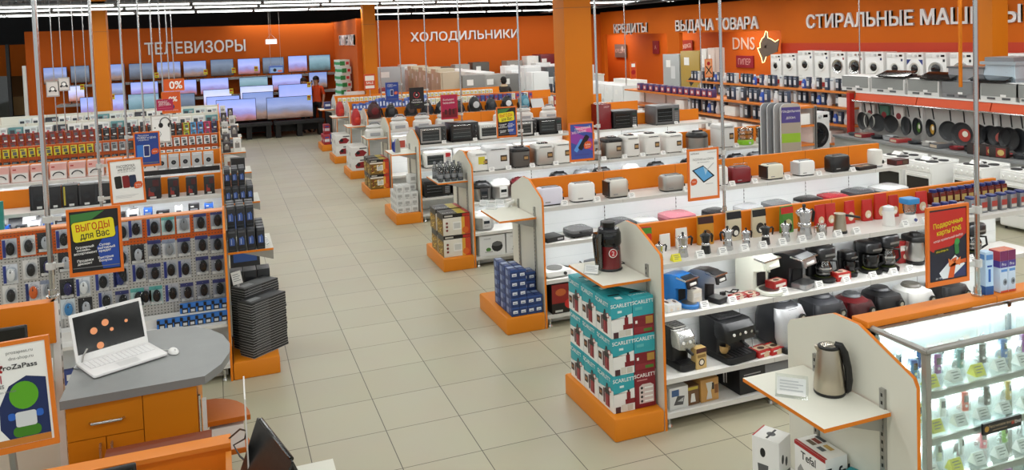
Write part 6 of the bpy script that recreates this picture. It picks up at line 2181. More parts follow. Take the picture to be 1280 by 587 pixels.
for yy, nm in ((Y6, 'vacuum cleaner row'), (Y7, 'blue carton row')):
  for k, (y, z, w) in enumerate(((.22, .177, 'lower front'), (.22, .44, 'upper front'), (.62, .177, 'lower back'), (.62, .44, 'upper back'))):
    solid('vacuum_carton', 'red pictured white carton on the %s plinth, %s one' % (nm, w), 'carton', (2.38, yy + y, z), 0, 'white cartons on the %s plinth' % nm, 'redc', redcart)
for k, (x, y, z, c, lab) in enumerate(((2.3, .2, .177, '#a02028', 'red and blue carton at the corner of the farthest right-hand plinth'), (2.47, .2, .177, '#2a3a80', 'dark blue carton at the panel side of the farthest right-hand plinth'), (2.36, .55, .177, '#b02430', 'red carton at the back of the farthest right-hand plinth'), (2.36, .6, .44, '#a82630', 'red carton on top at the back of the farthest right-hand plinth'))):
  solid('appliance_carton', lab, 'carton', (x, Y8 + y, z), 0, build=lambda m, c=c: carton(m, .17 if c != '#b02430' else .3, .3, .26, C(c, .45), front=[(.1, .9, .3, .6, C('#d8d0d4', .5)), (.2, .8, .7, .85, C('#3a4a9a', .5))], left=[(.2, .8, .3, .6, C('#d8d0d4', .5))]))
# row 7: blue cartons of uneven height, then white ones; row 8 likewise
rr_ = random.Random(11)
x, k = 2.72, 0
while x < 4.6:
  k += 1
  h = .17 + .05 * math.sin(x * 6) + .06 * rr_.random() + (x - 2.7) * .03
  solid('bag_carton', 'slim blue carton on the blue carton row, %s from the end panel' % nth(k), 'carton', (x, Y7 + .2, 1.29), 0, 'slim blue cartons', None, lambda m, h=h: carton(m, .075, .16, h, C(('#3a56a4', '#2c4690', '#5a74b8')[k % 3], .45), front=[(.2, .8, .3, .7, C('#c9d0e4', .5))]))
  x += .084
k = 0
while x < 7.6:
  k += 1
  c = ('#d9d8c4', '#dcdad4', '#cfd2d6')[k % 3] if x < 6.0 else (('#8a2434', '#33407e')[k % 2] if x < 7.0 else ('#b0303c', '#5a5a98', '#c9c4c8')[k % 3])
  cn = 'white' if x < 6.0 else ('red and blue' if x < 7.0 else 'red')
  solid('bag_carton', 'small %s carton, %s right of the slim blue cartons' % (cn, nth(k)), 'carton', (x, Y7 + .2, 1.29), 0, 'small cartons right of the slim blue ones', 'bagc' + c,
     lambda m, c=c: carton(m, .105, .14, .19, C(c, .45), front=[(.15, .85, .5, .85, C('#c8c8a0' if c[1] in 'dc' else '#3a4a8c', .5)), (.3, .7, .15, .35, C('#8a8c90', .5))]))
  x += .125
x, k = 2.72, 0
while x < 7.3:
  k += 1
  c = ('#dcd9d0', '#d0ccc0')[k % 2]
  solid('bag_carton', 'small white and yellow carton on the last right-hand row, %s from the end panel' % nth(k), 'carton', (x, Y8 + .2, 1.29), 0, 'small white cartons on the last row', 'bagw' + c,
     lambda m, c=c: carton(m, .1, .14, .16, C(c, .45), front=[(.2, .8, .45, .8, C('#c8b04a', .5)), (.3, .7, .15, .35, C('#6a6c70', .5))]))
  x += .122
# laptop table with stacked green boxes behind the last row
for k in range(10):
  a, b = k % 2, k // 2
  solid('green_carton', 'green printed carton stacked by the slim column, %s side, layer %s from below' % (('nearer', 'farther')[a], nth(b + 1)), 'carton', (3.16 + .03 * (b % 2), 19.55 + .36 * a, 1.38 + b * .2215), .3 + .1 * (b % 2), 'green cartons by the slim column', 'greenc',
     lambda m: carton(m, .33, .3, .22, C('#cfd8d2', .45), front=[(0, .5, .2, .8, C('#2f8a4c', .5)), (.6, .9, .3, .7, C('#c83a3a', .5))], left=[(0, 1, .3, .7, C('#3a9a58', .5))], top=[(.2, .8, .2, .8, C('#8ac49c', .5))]))
solid('display_table', 'white table before the side wall carrying green cartons', 'table', (3.17, 19.75, 0), 0, build=lambda m: (m.box(-.27, .27, -.45, .45, 1.33, 1.38, WHITE), m.box(-.25, -.2, -.42, .42, 0, 1.33, WHITE), m.box(.2, .25, -.42, .42, 0, 1.33, WHITE)))
for k, (x, y, w, d, h, c, lab) in enumerate(((3.6, 18.9 - .6, .55, .4, 1.55, '#d8d6d2', 'white cabinet with shelves in front of the slim column'),)):
  def b_cab(r):
    P('body', MB().box(-w / 2, w / 2, -d / 2, d / 2, 0, h, C(c, .4)), r)
    m = MB()
    for q in range(3):
      m.box(-w * .42, w * .42, -d / 2 - .01, -d / 2, .2 + q * .42, .56 + q * .42, C('#c9a890' if q == 2 else '#b4b2ae', .4))
    P('shelf_opening', m, r)
  thing('display_cabinet', lab, 'cabinet', (3.3, 18.42, 0), 0, None, None, b_cab)
m = MB()
m.box(-.16, .16, -.01, .01, 0, .45, C('#c84a20', .4))
m.fq(-.13, .13, .26, .4, -.0115, C('#e8e0d8', .5))
m.fq(-.13, .13, .04, .12, -.0115, C('#e8e0d8', .5))
m.text('SALE', .1, (0, -.0125, .2), WHT)
m.cyl((0, .02, -.9), (0, .02, .1), .012, STEEL, 6)
o = link(bpy.data.objects.new('floor_sign', m.mesh('floor_sign')))
q = on_y(462.5, 112, 17.4)
o.location = (q[0], 17.4, q[2])
tag(o, 'orange and white notice board at the foot of the slim orange column', 'sign')
# ------------------------------------------------------------------ left-hand rows
def b_mouse(body, card_c, strip, wheel='#2a2a2c', hdr=None):
  """blister pack on a peg hook: printed card, clear bubble, computer mouse inside"""
  def b(r):
    m = MB()
    m.rbox(0, 0, 0, .115, .003, .175, card_c, .001, .0005)
    m.fq(-.05, .05, .004, .03, -.0022, C('#d6d6d4', .5))
    if strip:
      m.fq(-.055, -.03, .01, .165, -.0026, strip)
    if hdr:
      m.fq(-.0565, .0565, .14, .174, -.003, hdr)
    P('card', m, r)
    m = MB()
    c = (.008, -.02, .085)
    m.loft([[(c[0] + .034 * q * math.sin(t), c[1] - z + .01, c[2] + .058 * q * math.cos(t)) for t in [2 * math.pi * i / 14 for i in range(14)]] for q, z in ((.9, 0), (1, .008), (.93, .02), (.6, .029), (.15, .032))], body)
    mo = P('mouse', m, r)
    m = MB()
    m.cyl((c[0] - .004, c[1] - .02, c[2] + .026), (c[0] + .004, c[1] - .02, c[2] + .026), .008, C(wheel, .4), 8)
    m.box(c[0] - .001, c[0] + .001, c[1] - .021, c[1] - .012, c[2] + .01, c[2] + .05, BLK)
    P('scroll_wheel', m, mo)
    m = MB()
    m.loft([m.rr(.09, .1, .03, 0), m.rr(.085, .095, .03, .03), m.rr(.05, .06, .02, .048)], glass('#f6f8fa', .05))
    mm = Matrix.Translation((.008, -.002, .083)) @ Matrix.Rotation(math.radians(90), 4, 'X') @ Matrix.Diagonal((1, 1.35, 1, 1))
    m.v = [tuple(mm @ Vector(p)) for p in m.v]
    P('bubble', m, r)
    P('hook', MB().tube([(0, .002, .168), (0, -.05, .166), (0, -.06, .172)], .002, CHROME, 5), r)
  return b

PEGY = LY[1] + DEP / 2 - .06 - .016
MK = {'k': (C('#101012', .7), C('#a9abb2', .5), C('#2c3a86', .4), None, 'black'), 'p': (C('#2a2458', .35), C('#1a1a1e', .5), None, None, 'purple'), 'w': (C('#e9e9e8', .3), C('#c9cdd4', .5), C('#2c3a86', .4), None, 'white'),
   'g': (C('#8b8d90', .3), C('#c9c9cc', .5), None, C('#8a93a8', .4), 'grey'), 'n': (C('#1f2f78', .35), C('#c4c6d0', .5), C('#1f2a5a', .4), None, 'blue'), 'o': (C('#e0641c', .35), C('#c9cad0', .5), C('#22306a', .4), None, 'orange'),
   'd': (C('#121214', .7), C('#8e9098', .5), None, C('#353a70', .4), 'dark'), 'r': (C('#1a1a1c', .35), C('#d2d0cc', .5), None, None, 'black on a red card'), 's': (C('#b9bbc0', .3), C('#1b1b1e', .5), None, None, 'silver'),
   'c': (C('#3a86c0', .35), C('#c9d4da', .5), None, None, 'sky-blue'), 't': (C('#0f0f11', .5), C('#a9c8c4', .5), None, C('#5aa8a4', .4), 'black on a teal card')}
# (px of the pack centre, py of its middle, kind)
ROWS = [[(12, 311, 'k'), (35, 307, 'r'), (56, 303, 's'), (79, 299, 'k'), (152, 290, 'k'), (169, 286, 'k'), (192, 284, 'k'), (210, 282, 't'), (229, 280, 'g'), (250, 278, 'd'), (271, 275, 'd')],
    [(172, 318, 's'), (193, 312, 'd'), (211, 311, 'g'), (230, 309, 'd'), (252, 306, 'd'), (271, 305, 'd'), (152, 322, 'k')],
    [(13, 343, 'w'), (38, 337, 'r'), (59, 333, 'p'), (82, 328, 's'), (152, 345, 'k'), (174, 341, 'k'), (193, 341, 'd'), (213, 337, 'k'), (231, 336, 'k'), (253, 332, 'd'), (272, 331, 'd')],
    [(13, 369, 'r'), (41, 365, 'o'), (60, 362, 'g'), (84, 361, 'p'), (104, 359, 'w'), (128, 352, 'k'), (150, 348, 'n'), (181, 370, 'k'), (195, 369, 't'), (215, 366, 'k'), (234, 365, 'd'), (254, 362, 'd'), (274, 360, 'd')],
    [(85, 386, 'c'), (107, 384, 's'), (132, 376, 'k'), (153, 375, 'd'), (172, 372, 't'), (14, 395, 'k'), (38, 392, 'k')]]
seen = set()
for ri, row in enumerate(ROWS):
  for ci, (px, py, kd) in enumerate(sorted(row)):
    q = on_y(px, py, PEGY)
    key = (round(q[0], 2), round(q[2], 2))
    b = MK[kd]
    thing('computer_mouse', '%s in a pack, %s from the left in the %s pegboard row' % (b[4].replace(' on', ' mouse on').replace('on a', 'on').replace(' card', '') if ' on' in b[4] else b[4] + ' computer mouse', nth(ci + 1), nth(ri + 1)), 'computer mouse',
       (q[0], PEGY, q[2] - .085), 0, 'computer mice on the pegboard', 'mouse' + kd, b_mouse(b[0], b[1], b[2], '#2a2a2c', b[3]))
# low shelf of blue boxes under the pegboard

def b_ink(m):
  carton(m, .085, .05, .085, C('#2a6fc0', .4), front=[(.2, .8, .0, .6, C('#1c1e22', .4)), (.3, .7, .1, .4, C('#c9cccf', .5)), (0, .3, .6, 1, C('#1a1c20', .4))])

for ri, (pxs, py) in enumerate((([231, 241, 251, 261, 271, 281], 391), ([203, 213, 222, 232, 241, 251, 261, 271, 281], 404))):
  for ci, px in enumerate(pxs):
    q = on_y(px, py, LY[1] + .22 + .0)
    o = solid('ink_carton', 'small blue and black carton on the %s step under the pegboard, %s from the left' % (('upper', 'lower')[ri], nth(ci + 1)), 'carton', (q[0], LY[1] + .30 - .12 * ri, .601 - .082 * ri), 0, 'blue cartons under the pegboard', 'ink', b_ink)
m = MB()
m.box(-2.2, -.01, .22, .36, .0, .085, C('#dcdbd8', .35))
m.box(-2.2, -.01, .10, .22, .0, .002, C('#dcdbd8', .35))
m.box(-2.2, -.01, .08, .36, -.03, .0, C('#dcdbd8', .35))
o = link(bpy.data.objects.new('stepped_shelf', m.mesh('stepped_shelf')))
o.location = (LX, LY[1], .515)
tag(o, 'white stepped shelf under the pegboard', 'shelf')
for k, (px, py, c) in enumerate(((262, 418, '#d8d6d0'), (275, 425, '#c86a4a'), (280, 440, '#3a5a9a'), (86, 430, '#3a4a86'), (96, 428, '#4a5aa0'))):
  q = on_y(px, py, LY[1] + .16)
  solid('cable_pack', 'small printed pack on the lowest shelf under the pegboard, %s of five' % nth(k + 1), 'pack', (q[0], LY[1] + .16, .16), .1, build=lambda m, c=c: carton(m, .1, .05, .13, C(c, .45), front=[(.2, .8, .3, .7, C('#e4e4e0', .5))]))

# end of the pegboard row: small dark boxes on the bracket, keyboard cartons on the plinth
DKB = C('#15161a', .4)

def b_hdd(m):
  carton(m, .072, .10, .20, DKB, front=[(.1, .9, .88, .98, C('#4a4c52', .5)), ('P', [(.2, .3), (.8, .3), (.8, .58), (.62, .7), (.5, .66), (.2, .64)], C('#3d5aa0', .4)), (.38, .46, .34, .6, C('#b4c0d8', .4)), (.1, .9, .06, .12, C('#33363c', .5))],
     right=[(.1, .9, .88, .98, C('#4a4c52', .5)), (.2, .8, .3, .64, C('#35508e', .4))], top=[(.1, .9, .1, .9, C('#3a3c42', .4)), (.3, .7, .35, .6, C('#77797f', .5))])

for yb, nm in ((LY[1], 'pegboard row'), (LY[2], 'speaker row')):
  for a in range(4):
    for b in range(4):
      tall = 2 if (b >= 1 and a < 3) else 1
      for c in range(tall):
        solid('drive_carton', 'slim black carton at the %s end, %s from the panel, %s row, %s' % (nm, nth(a + 1), nth(b + 1), ('lower', 'upper')[c]), 'carton',
           (LX + .075 + a * .085, yb + .20 + b * .125, ZB + c * .2015), 0, 'slim black and blue cartons', 'hdd', b_hdd)
solid('price_stand', 'white price stand at the edge of the end shelf beside the slim black cartons', 'price stand', (-.16, LY[1] + .32, ZB), 1.2, build=b_acr, scale=.7)

def b_kbd(m):
  carton(m, .41, .19, .0235, C('#1d1e20', .4), front=[(0, 1, .0, .14, C('#b9b9b9', .5)), (.1, .5, .3, .6, C('#55575a', .5))], right=[(0, 1, .0, .14, C('#b9b9b9', .5)), (0, .2, 0, 1, C('#3c3d40', .5))], left=[(0, 1, .0, .14, C('#b9b9b9', .5))],
     top=[(.04, .96, .1, .9, C('#2c2d30', .35)), (.1, .4, .3, .7, C('#8d8f92', .4)), (.46, .8, .3, .7, C('#4a4c50', .4))])

for k in range(21):
  solid('keyboard_carton', 'flat black keyboard carton in the nearer stack on the plinth, %s from below' % nth(k + 1), 'carton', (-.215 + random.uniform(-.004, .004), LY[1] + .20 + random.uniform(-.004, .004), .168 + k * .0248), .66 + random.uniform(-.02, .02), 'keyboard cartons in the nearer stack', 'kbd', b_kbd)
for k in range(25):
  solid('keyboard_carton', 'flat black keyboard carton in the farther stack on the plinth, %s from below' % nth(k + 1), 'carton', (-.265 + random.uniform(-.004, .004), LY[1] + .425 + random.uniform(-.004, .004), .168 + k * .0238), .66 + random.uniform(-.02, .02), 'keyboard cartons in the farther stack', 'kbd', b_kbd)
for k in range(6):
  solid('mouse_pad_carton', 'blue footed black carton behind the keyboard cartons, %s one' % nth(k + 1), 'carton', (LX + .1 + (k % 3) * .13, LY[1] + .76, .168 + (k // 3) * .33), 0, None, 'mpad', lambda m: carton(m, .12, .18, .32, C('#18191d', .4), front=[(0, 1, 0, .1, C('#2a56a8', .4)), (.2, .8, .4, .8, C('#26282e', .4))], right=[(0, 1, 0, .1, C('#2a56a8', .4))]))
q = on_y(313, 346, LY[1] + .25)
m = MB()
m.box(-.045, .045, -.003, .003, 0, .12, WHP)
for k in range(4):
  m.fq(-.034, .03 - .01 * (k % 2), .03 + .02 * k, .036 + .02 * k, -.0036, C('#8a8c90', .5))
m.box(-.01, .01, -.002, .02, -.03, .0, ALU)
o = link(bpy.data.objects.new('price_stand', m.mesh('price_stand')))
o.location = (-.42, LY[1] + .34, .168 + 25 * .0238 + .03)
o.rotation_euler = (-.2, -.15, .1)
tag(o, 'white price sheet standing on the keyboard cartons', 'price card')

# ---- row 2 on the left: black speaker boxes, tablets and gadgets
yb = LY[2]
for k, (px, py, w, h, c, lab) in enumerate(((192, 244, .17, .25, '#161416', 'black and red speaker carton, first of four right of the white speaker poster'), (217.5, 242, .12, .22, '#171517', 'black and red speaker carton, second of four right of the white speaker poster'),
          (240, 240, .12, .22, '#151416', 'black and red speaker carton, third of four right of the white speaker poster'), (262, 237, .12, .21, '#161515', 'black and red speaker carton, last of four by the end panel'),
          (50, 258, .17, .27, '#141418', 'black carton with a blue side, leftmost on the speaker shelf'), (70, 256, .14, .25, '#131316', 'black carton second from the left on the speaker shelf'),
          (90, 254, .17, .25, '#141416', 'black carton with a yellow mark on the speaker shelf'), (109, 252, .17, .24, '#131315', 'black carton right of the yellow marked one'), (129, 250, .17, .24, '#151517', 'black carton left of the white speaker poster'))):
  x = sx(px, py, yb + .2)
  fr = [('P', [(.2, .15), (.6, .15), (.5, .5), (.25, .55)], C('#8a2a20', .45)), (.5, .9, .6, .9, C('#4a1a1c', .45)), ('P', circ(.5, .45, .2, w / h), C('#2c2e34', .4)), (.3, .7, .03, .12, C('#c9c4c0', .5))] if k < 4 else [(.1, .2, .1, .95, C('#b8a83a' if k == 6 else '#2c2c30', .45)), (.4, .7, .05, .15, C('#c9c9c6', .5)), ('P', circ(.55, .5, .22, w / h), C('#232428', .3))]
  solid('speaker_carton', lab, 'carton', (x, yb + .2, 1.30), .0, None, None, lambda m, w=w, h=h, c=c, fr=fr, k=k: carton(m, w, .14, h, C(c, .4), front=fr, left=[(0, 1, 0, 1, C('#1f62b4', .4))] if k == 4 else [], right=[(0, .4, 0, 1, OR)] if k > 4 else []))
gk = [('#1f56b0', .10), ('#17171a', .12), ('#e4e4e2', .08), ('#17171a', .14), ('#1f56b0', .09), ('#cfcfcd', .12), ('#1b1b1e', .1)]
x, k = LX - .1, 0
rr_ = random.Random(5)
while x > -3.0:
  c, w = gk[k % 7]
  k += 1
  h = .12 + .06 * rr_.random()
  cn = {'#1f56b0': 'blue', '#17171a': 'black', '#e4e4e2': 'white', '#cfcfcd': 'pale', '#1b1b1e': 'dark'}[c]
  solid('gadget_carton', '%s gadget carton on the lit shelf above the mouse pegboard, %s from the end panel' % (cn, nth(k)), 'carton', (x - w / 2, yb + .14, 1.03), 0, 'gadget cartons on the lit shelf', None,
     lambda m, c=c, w=w, h=h: carton(m, w, .1, h, C(c, .4), front=[(.15, .85, .3, .7, C('#8f9298' if c[1] in '1' else '#3a3c44', .45)), (.2, .5, .8, .9, C('#c9c9c9', .5))], top=[(.2, .8, .2, .8, C('#55585e', .4))]))
  x -= w + .02 + .05 * rr_.random()
m = MB()
m.box(-3.4, -.02, -.012, 0, 0, .055, C('#1a1a1c', .4))
for k in range(18):
  m.fq(-.2 - k * .18, -.08 - k * .18, .015, .04, -.0126, C('#6a6c70', .5))
o = link(bpy.data.objects.new('price_rail', m.mesh('price_rail')))
o.location = (LX, yb - .006, 1.02)
tag(o, 'black price rail along the lit shelf above the mouse pegboard', 'price rail')
for k, (px, py) in enumerate(((15, 284), (32, 282))):
  q = on_y(px, py, yb + .05)
  solid('tablet', ('dark tablet leaning on a stand at the left end of the lit shelf', 'white tablet leaning on a stand at the left end of the lit shelf')[k], 'tablet', (q[0], yb + .2, 1.03), 0, build=lambda m, k=k: m.prism([(-.05, 0), (.0, 0), (.06, .2), (.05, .21)], -.07, .07, C('#222226' if k == 0 else '#dcdcda', .3), 'x'))
q = on_y(2, 262, yb - .1)
solid('standing_banner', 'teal standing panel at the left edge beside the lit shelf', 'banner', (q[0] - .08, yb - .25, 0), 0, build=lambda m: (m.box(-.2, .13, -.02, .02, 0, 1.5, C('#2f8a80', .45)), m.box(-.25, .18, -.1, .1, 0, .03, DGREY), m.fq(-.17, .09, .5, 1.4, -.021, C('#3f9c90', .45))))

# ---- row 3 on the left: boxed headphones, grey blister packs, black box on the end shelf
yb = LY[3]
k = 0
x = LX - .16
while x > -3.6:
  k += 1
  left = x < -1.45
  lab = ('pink and white headphone carton' if left else 'grey headphone carton') + ' on the headphone shelf, %s from the end panel' % nth(k)
  if left:
    def b(m):
      carton(m, .21, .11, .23, C('#d6b4ae', .45), front=[(0, 1, .6, .95, C('#dba49c', .45)), (.05, .95, .05, .55, C('#dedad6', .45)), (.1, .3, .74, .82, C('#b03a34', .5))])
      pts = [(.0 + .075 * math.cos(math.radians(a)), -.058, .03 + .075 * math.sin(math.radians(a))) for a in range(20, 161, 20)]
      m.tube(pts, .008, INK, 5)
  else:
    def b(m):
      carton(m, .14, .1, .22, C('#b4b4b4', .45), front=[('P', circ(.5, .48, .24, .64), INK), ('P', circ(.5, .48, .1, .64), C('#4a4a4e', .4)), (.1, .9, .86, .96, C('#dadada', .5)), (.2, .8, .03, .12, C('#e4e4e4', .5))])
  solid('headphone_carton', lab, 'carton', (x, yb + .2, 1.28), 0, 'boxed headphones', 'hpk' if left else 'hpg', b)
  x -= .235 if left else .16
m = MB()
m.box(-1.2, -.01, -.012, .0, -.02, .05, C('#17171a', .4))
o = link(bpy.data.objects.new('price_rail', m.mesh('price_rail')))
o.location = (LX, yb - .006, 1.262)
tag(o, 'black price rail under the grey headphone cartons', 'price rail')
k = 0
for zz in (.98,):
  x = LX - .12
  while x > -3.2:
    k += 1
    solid('headset_carton', 'white and black headset carton on the second headphone shelf, %s from the end panel' % nth(k), 'carton', (x, yb + .18, zz), 0, 'headset cartons under the headphones', 'hset', lambda m: carton(m, .16, .1, .18, C('#dcdcda', .45), front=[('P', circ(.5, .5, .25, .9), INK), (.1, .9, .85, .95, C('#8a8c90', .5))]))
    x -= .19
q = on_z(290, 205, ZB + .1)
solid('gadget_carton', 'square black box on the end shelf of the headphone row', 'carton', (-.28, yb + .45, ZB), .1, build=lambda m: carton(m, .2, .14, .19, BLK, front=[(.1, .9, .1, .9, C('#1f1f22', .3))]))
for k, (yy, c) in enumerate(((LY[3] + .25, '#2a2c30'), (LY[3] + .68, '#2c2c34'))):
  solid('gadget_carton', 'dark carton on the plinth of the headphone row, %s one' % ('nearer', 'farther')[k], 'carton', (-.3, yy, .168), 0, build=lambda m, c=c: carton(m, .34, .36, .5, C(c, .45), right=[(.1, .9, .3, .7, C('#4a68a8', .5))], front=[(.1, .9, .3, .7, C('#4a68a8', .5))]))
for k, yy in enumerate((LY[2] + .2, LY[2] + .52)):
  solid('gadget_carton', 'black carton on the plinth of the speaker row, %s one' % ('nearer', 'farther')[k], 'carton', (-.3, yy, .168), 0, build=lambda m: carton(m, .34, .28, .55, C('#1a1b1f', .45), right=[(.1, .9, .5, .8, C('#31508e', .5))], front=[(.1, .9, .5, .8, C('#31508e', .5))]))

# ---- row 4 on the left: hanging packs on orange perforated board

def b_pack(c, inner, w=.1, h=.15):
  def b(m):
    m.rbox(0, 0, 0, w, .025, h, C(c, .45), .006, .004)
    m.fq(-w * .26, w * .3, h * .3, h * .68, -.0135, C('#3c3d42' if c[1] in '123' else '#5a5a5e', .4))
    m.fq(-w * .1, w * .38, h * .04, h * .22, -.0135, C(inner, .5))
    m.fq(-w * .4, w * .2, h * .78, h * .9, -.0135, C('#7c7d80' if c[1] in '123' else '#3a3a3c', .5))
    m.tube([(0, .015, h - .004), (0, -.02, h + .002)], .002, CHROME, 4)
  return b

def pegfield(row, yb, z_rows, kinds, x0, x1, step, what, grp, board='orange'):
  y = yb + DEP / 2 - .05
  o = link(bpy.data.objects.new('pegboard', MB().box(x1, x0, -.012, .012, .92, 1.5, PEG_O if board == 'orange' else PEG_G).mesh('pegboard')))
  o.location = (0, y, 0)
  tag(o, '%s perforated board carrying the %s' % (board, what), 'pegboard')
  for ri, z in enumerate(z_rows):
    x, k = x0 - step / 2, 0
    while x > x1:
      kd = kinds(ri, x)
      k += 1
      solid('hanging_pack', '%s, %s row of the %s, %s from its end' % (kd[2], nth(ri + 1), what, nth(k)), 'pack', (x, y - .03, z), 0, grp, 'pack' + kd[0] + kd[1], b_pack(kd[0], kd[1], step * .8))
      x -= step

def k4(ri, x):
  if ri == 1:
    return ('#e6e5e2', '#1a1a1c', 'white pack') if x > -1.5 else ('#1d1d20', '#dadada', 'black earphone pack')
  if x < -2.55:
    return ('#c9b92a', '#2a2a1c', 'yellow earphone pack')
  if x < -2.0:
    return ('#9a9a9c', '#d6d6d6', 'grey pack')
  if x < -1.5:
    return ('#2c2a2e', '#6a6c58', 'dark pack')
  return ('#d6d6d6', '#17171a', 'white pack with a black gadget')

pegfield(4, LY[4], (1.32, 1.11), k4, LX - .02, -4.2, .125, 'earphone pegboard', 'packs on the earphone pegboard')

def k5(ri, x):
  if x > -1.3:
    cc = [('#2a2a60', 'purple'), ('#c0306a', 'pink'), ('#3a7ac0', 'blue'), ('#4a9ad0', 'sky-blue'), ('#b0b83a', 'lime'), ('#17171a', 'black'), ('#3a8ab8', 'cyan'), ('#c8b43a', 'yellow')]
    i = int((LX - x) / .13) % 8
    return (cc[i][0], '#e2e2e2', cc[i][1] + ' phone case')
  if x < -2.9:
    return ('#8a2a24', '#e6e2e0', 'red earphone pack')
  return ('#1c1c20', '#dcdcda', 'black earphone pack')

pegfield(5, LY[5], (1.36, 1.20, 1.04), k5, LX - .02, -4.7, .135, 'phone case pegboard', 'packs on the phone case pegboard')
m = MB()
m.box(-.9, 0, -.1, 0, 0, .02, C('#e8c83a', .4))
m.box(-.9, 0, -.1, -.09, .02, .05, C('#f0e6b0', .4, 0, .4))
o = link(bpy.data.objects.new('price_rail', m.mesh('price_rail')))
o.location = (LX, LY[5] - .01, .95)
tag(o, 'lit yellow price rail under the phone cases', 'price rail')
# white cartons and routers on rows 6 and 7, and on the white end displays
for ri, (yb, zs) in enumerate(((LY[4], (1.28,)), (LY[5], (1.28,)), (LY[6], (1.28, .98)), (LY[7], (1.28, .98)))):
  if ri < 2:
    continue
  for z in zs:
    x, k = LX - .15, 0
    while x > -5.2:
      k += 1
      c = ('#e4e3e0', '#d8dad8', '#cfd6d4', '#2a2c34', '#dcd8d2', '#5a8a8e', '#e0dfdc')[(k * 3 + ri) % 7]
      cn = {'#2a2c34': 'dark', '#5a8a8e': 'teal'}.get(c, 'white')
      solid('router_carton', '%s carton on the %s shelf of the %s, %s from the aisle' % (cn, 'top' if z > 1.1 else 'second', ('router row', 'farthest left row')[ri - 2], nth(k)), 'carton', (x, yb + .2, z), 0, 'cartons on the far left rows', 'rout' + c,
         lambda m, c=c: carton(m, .26, .14, .17, C(c, .45), front=[(.1, .45, .2, .7, C('#3c4048', .45)), (.55, .9, .5, .8, C('#a8acb0', .5)), ('P', circ(.7, .3, .1, 1.4), C('#b04a5a', .5))]))
      x -= .285
for i, yb in enumerate((LY[4], LY[5], LY[6], LY[7])):
  nm = L_NAMES[i + 4]
  plinth(-.503, -.09, yb, yb + .92, .165, 'orange plinth at the aisle end of the %s' % nm)
  for k in range(4):
    a, b = k % 2, k // 2
    c = ('#3a2c2c', '#dcdad6', '#4a4448', '#c9c6c4')[(k + i) % 4]
    solid('gadget_carton', '%s carton at the end of the %s, %s' % ({'#3a2c2c': 'brown', '#dcdad6': 'white', '#4a4448': 'dark', '#c9c6c4': 'pale'}[c], nm, ('front by the panel', 'front by the aisle', 'back by the panel', 'back by the aisle')[k]), 'carton',
       (LX + .12 + a * .18, yb + .28 + b * .3, ZB), 0, None, None, lambda m, c=c, k=k: carton(m, .13, .16, .18 + .06 * (k % 3), C(c, .45), front=[(.2, .8, .3, .7, C('#8a8480', .5)), ('P', circ(.5, .75, .16, .7), C('#c9c4c0', .5))], right=[(.2, .8, .3, .7, C('#8a8480', .5))]))
    solid('gadget_carton', 'dark carton on the plinth of the %s, %s' % (nm, ('lower front', 'lower back', 'upper front', 'upper back')[k]), 'carton', (-.3, yb + .24 + a * .4, .168 + b * .3), 0, None, 'pdark%d' % (i % 2),
       lambda m, i=i: carton(m, .32, .34, .29, C(('#2c2a2c', '#c4c2be')[i % 2], .45), right=[(.2, .8, .3, .7, C('#8a5a4a', .5))], front=[(.2, .8, .3, .7, C('#8a5a4a', .5))]))
  q = (LX + .28, yb + .42, .85)
# ------------------------------------------------------------------ televisions
def tv(px0, px1, py0, y, zs, scr, lab):
  """a television standing on a shelf at zs, its top edge at the photo's height"""
  a, b, c = on_y(px0, py0 + 8, y), on_y(px1, py0 + 8, y), on_y((px0 + px1) / 2, py0, y)
  w = float(b[0] - a[0])
  thing('television', lab, 'television', (float(a[0] + b[0]) / 2, y, zs), 0, None, None, b_tv(w, float(c[2]) - zs - .06, scr, True))

def tvshelf(x0, x1, y0, y1, z, lab):
  m = MB()
  m.box(x0, x1, y0, y1, z - .05, z, C('#c9c9c6', .4))
  m.box(x0, x1, y0 - .01, y0, z - .07, z + .005, C('#8f9092', .4))
  o = link(bpy.data.objects.new('wall_shelf', m.mesh('wall_shelf')))
  tag(o, lab, 'shelf')

r1 = [(54, 84, 84, 103), (88, 112, 82, 101), (132, 156, 80, 97.5), (161, 192, 79, 96.5), (196, 226, 77, 95), (229, 258, 76, 93.5), (263, 292, 74, 91.5), (297, 325, 73, 90), (328, 355, 71.5, 88.5), (360, 384, 69.5, 87), (386, 413, 68.5, 85.5)]
Z1, Z2, Z3, Z4 = 1.98, 1.40, .92, .525
for k, (a, b, c, d) in enumerate(r1):
  tv(a, b, c, 23.05, Z1, (0, 2, 0, 2, 0, 0, 2, 1, 2, 1, 3)[k], 'lit television on the top wall shelf, %s from the left' % nth(k + 1))
tvshelf(-5.5, 3.4, 22.85, 23.3, Z1, 'long grey shelf carrying the top row of televisions')
r2 = [(85, 106, 107, 119), (134, 157, 103.5, 117), (163, 198, 102, 116), (202, 246, 100, 115), (250, 286, 97.5, 110), (299, 335, 96, 112), (340, 378, 93, 106), (386, 409, 90, 106)]
for k, (a, b, c, d) in enumerate(r2):
  tv(a, b, c, 22.72, Z2, (4, 0, 1, 1, 1, 3, 1, 0)[k], 'lit television in the second row, %s from the left' % nth(k + 1))
tvshelf(-5.2, 3.4, 22.5, 23.3, Z2, 'long grey shelf carrying the second row of televisions')
r3 = [(100, 130, 121), (135, 158, 118), (160, 199, 117), (204, 244, 117), (254, 290, 111.5), (300, 342, 107)]
for k, (a, b, c) in enumerate(r3):
  tv(a, b, c, 22.25, Z3, (1, 1, 3, 2, 4, 4)[k], 'lit television in the third row, %s from the left' % nth(k + 1))
tvshelf(-4.4, 1.8, 22.0, 23.3, Z3, 'low grey shelf carrying the third row of televisions')
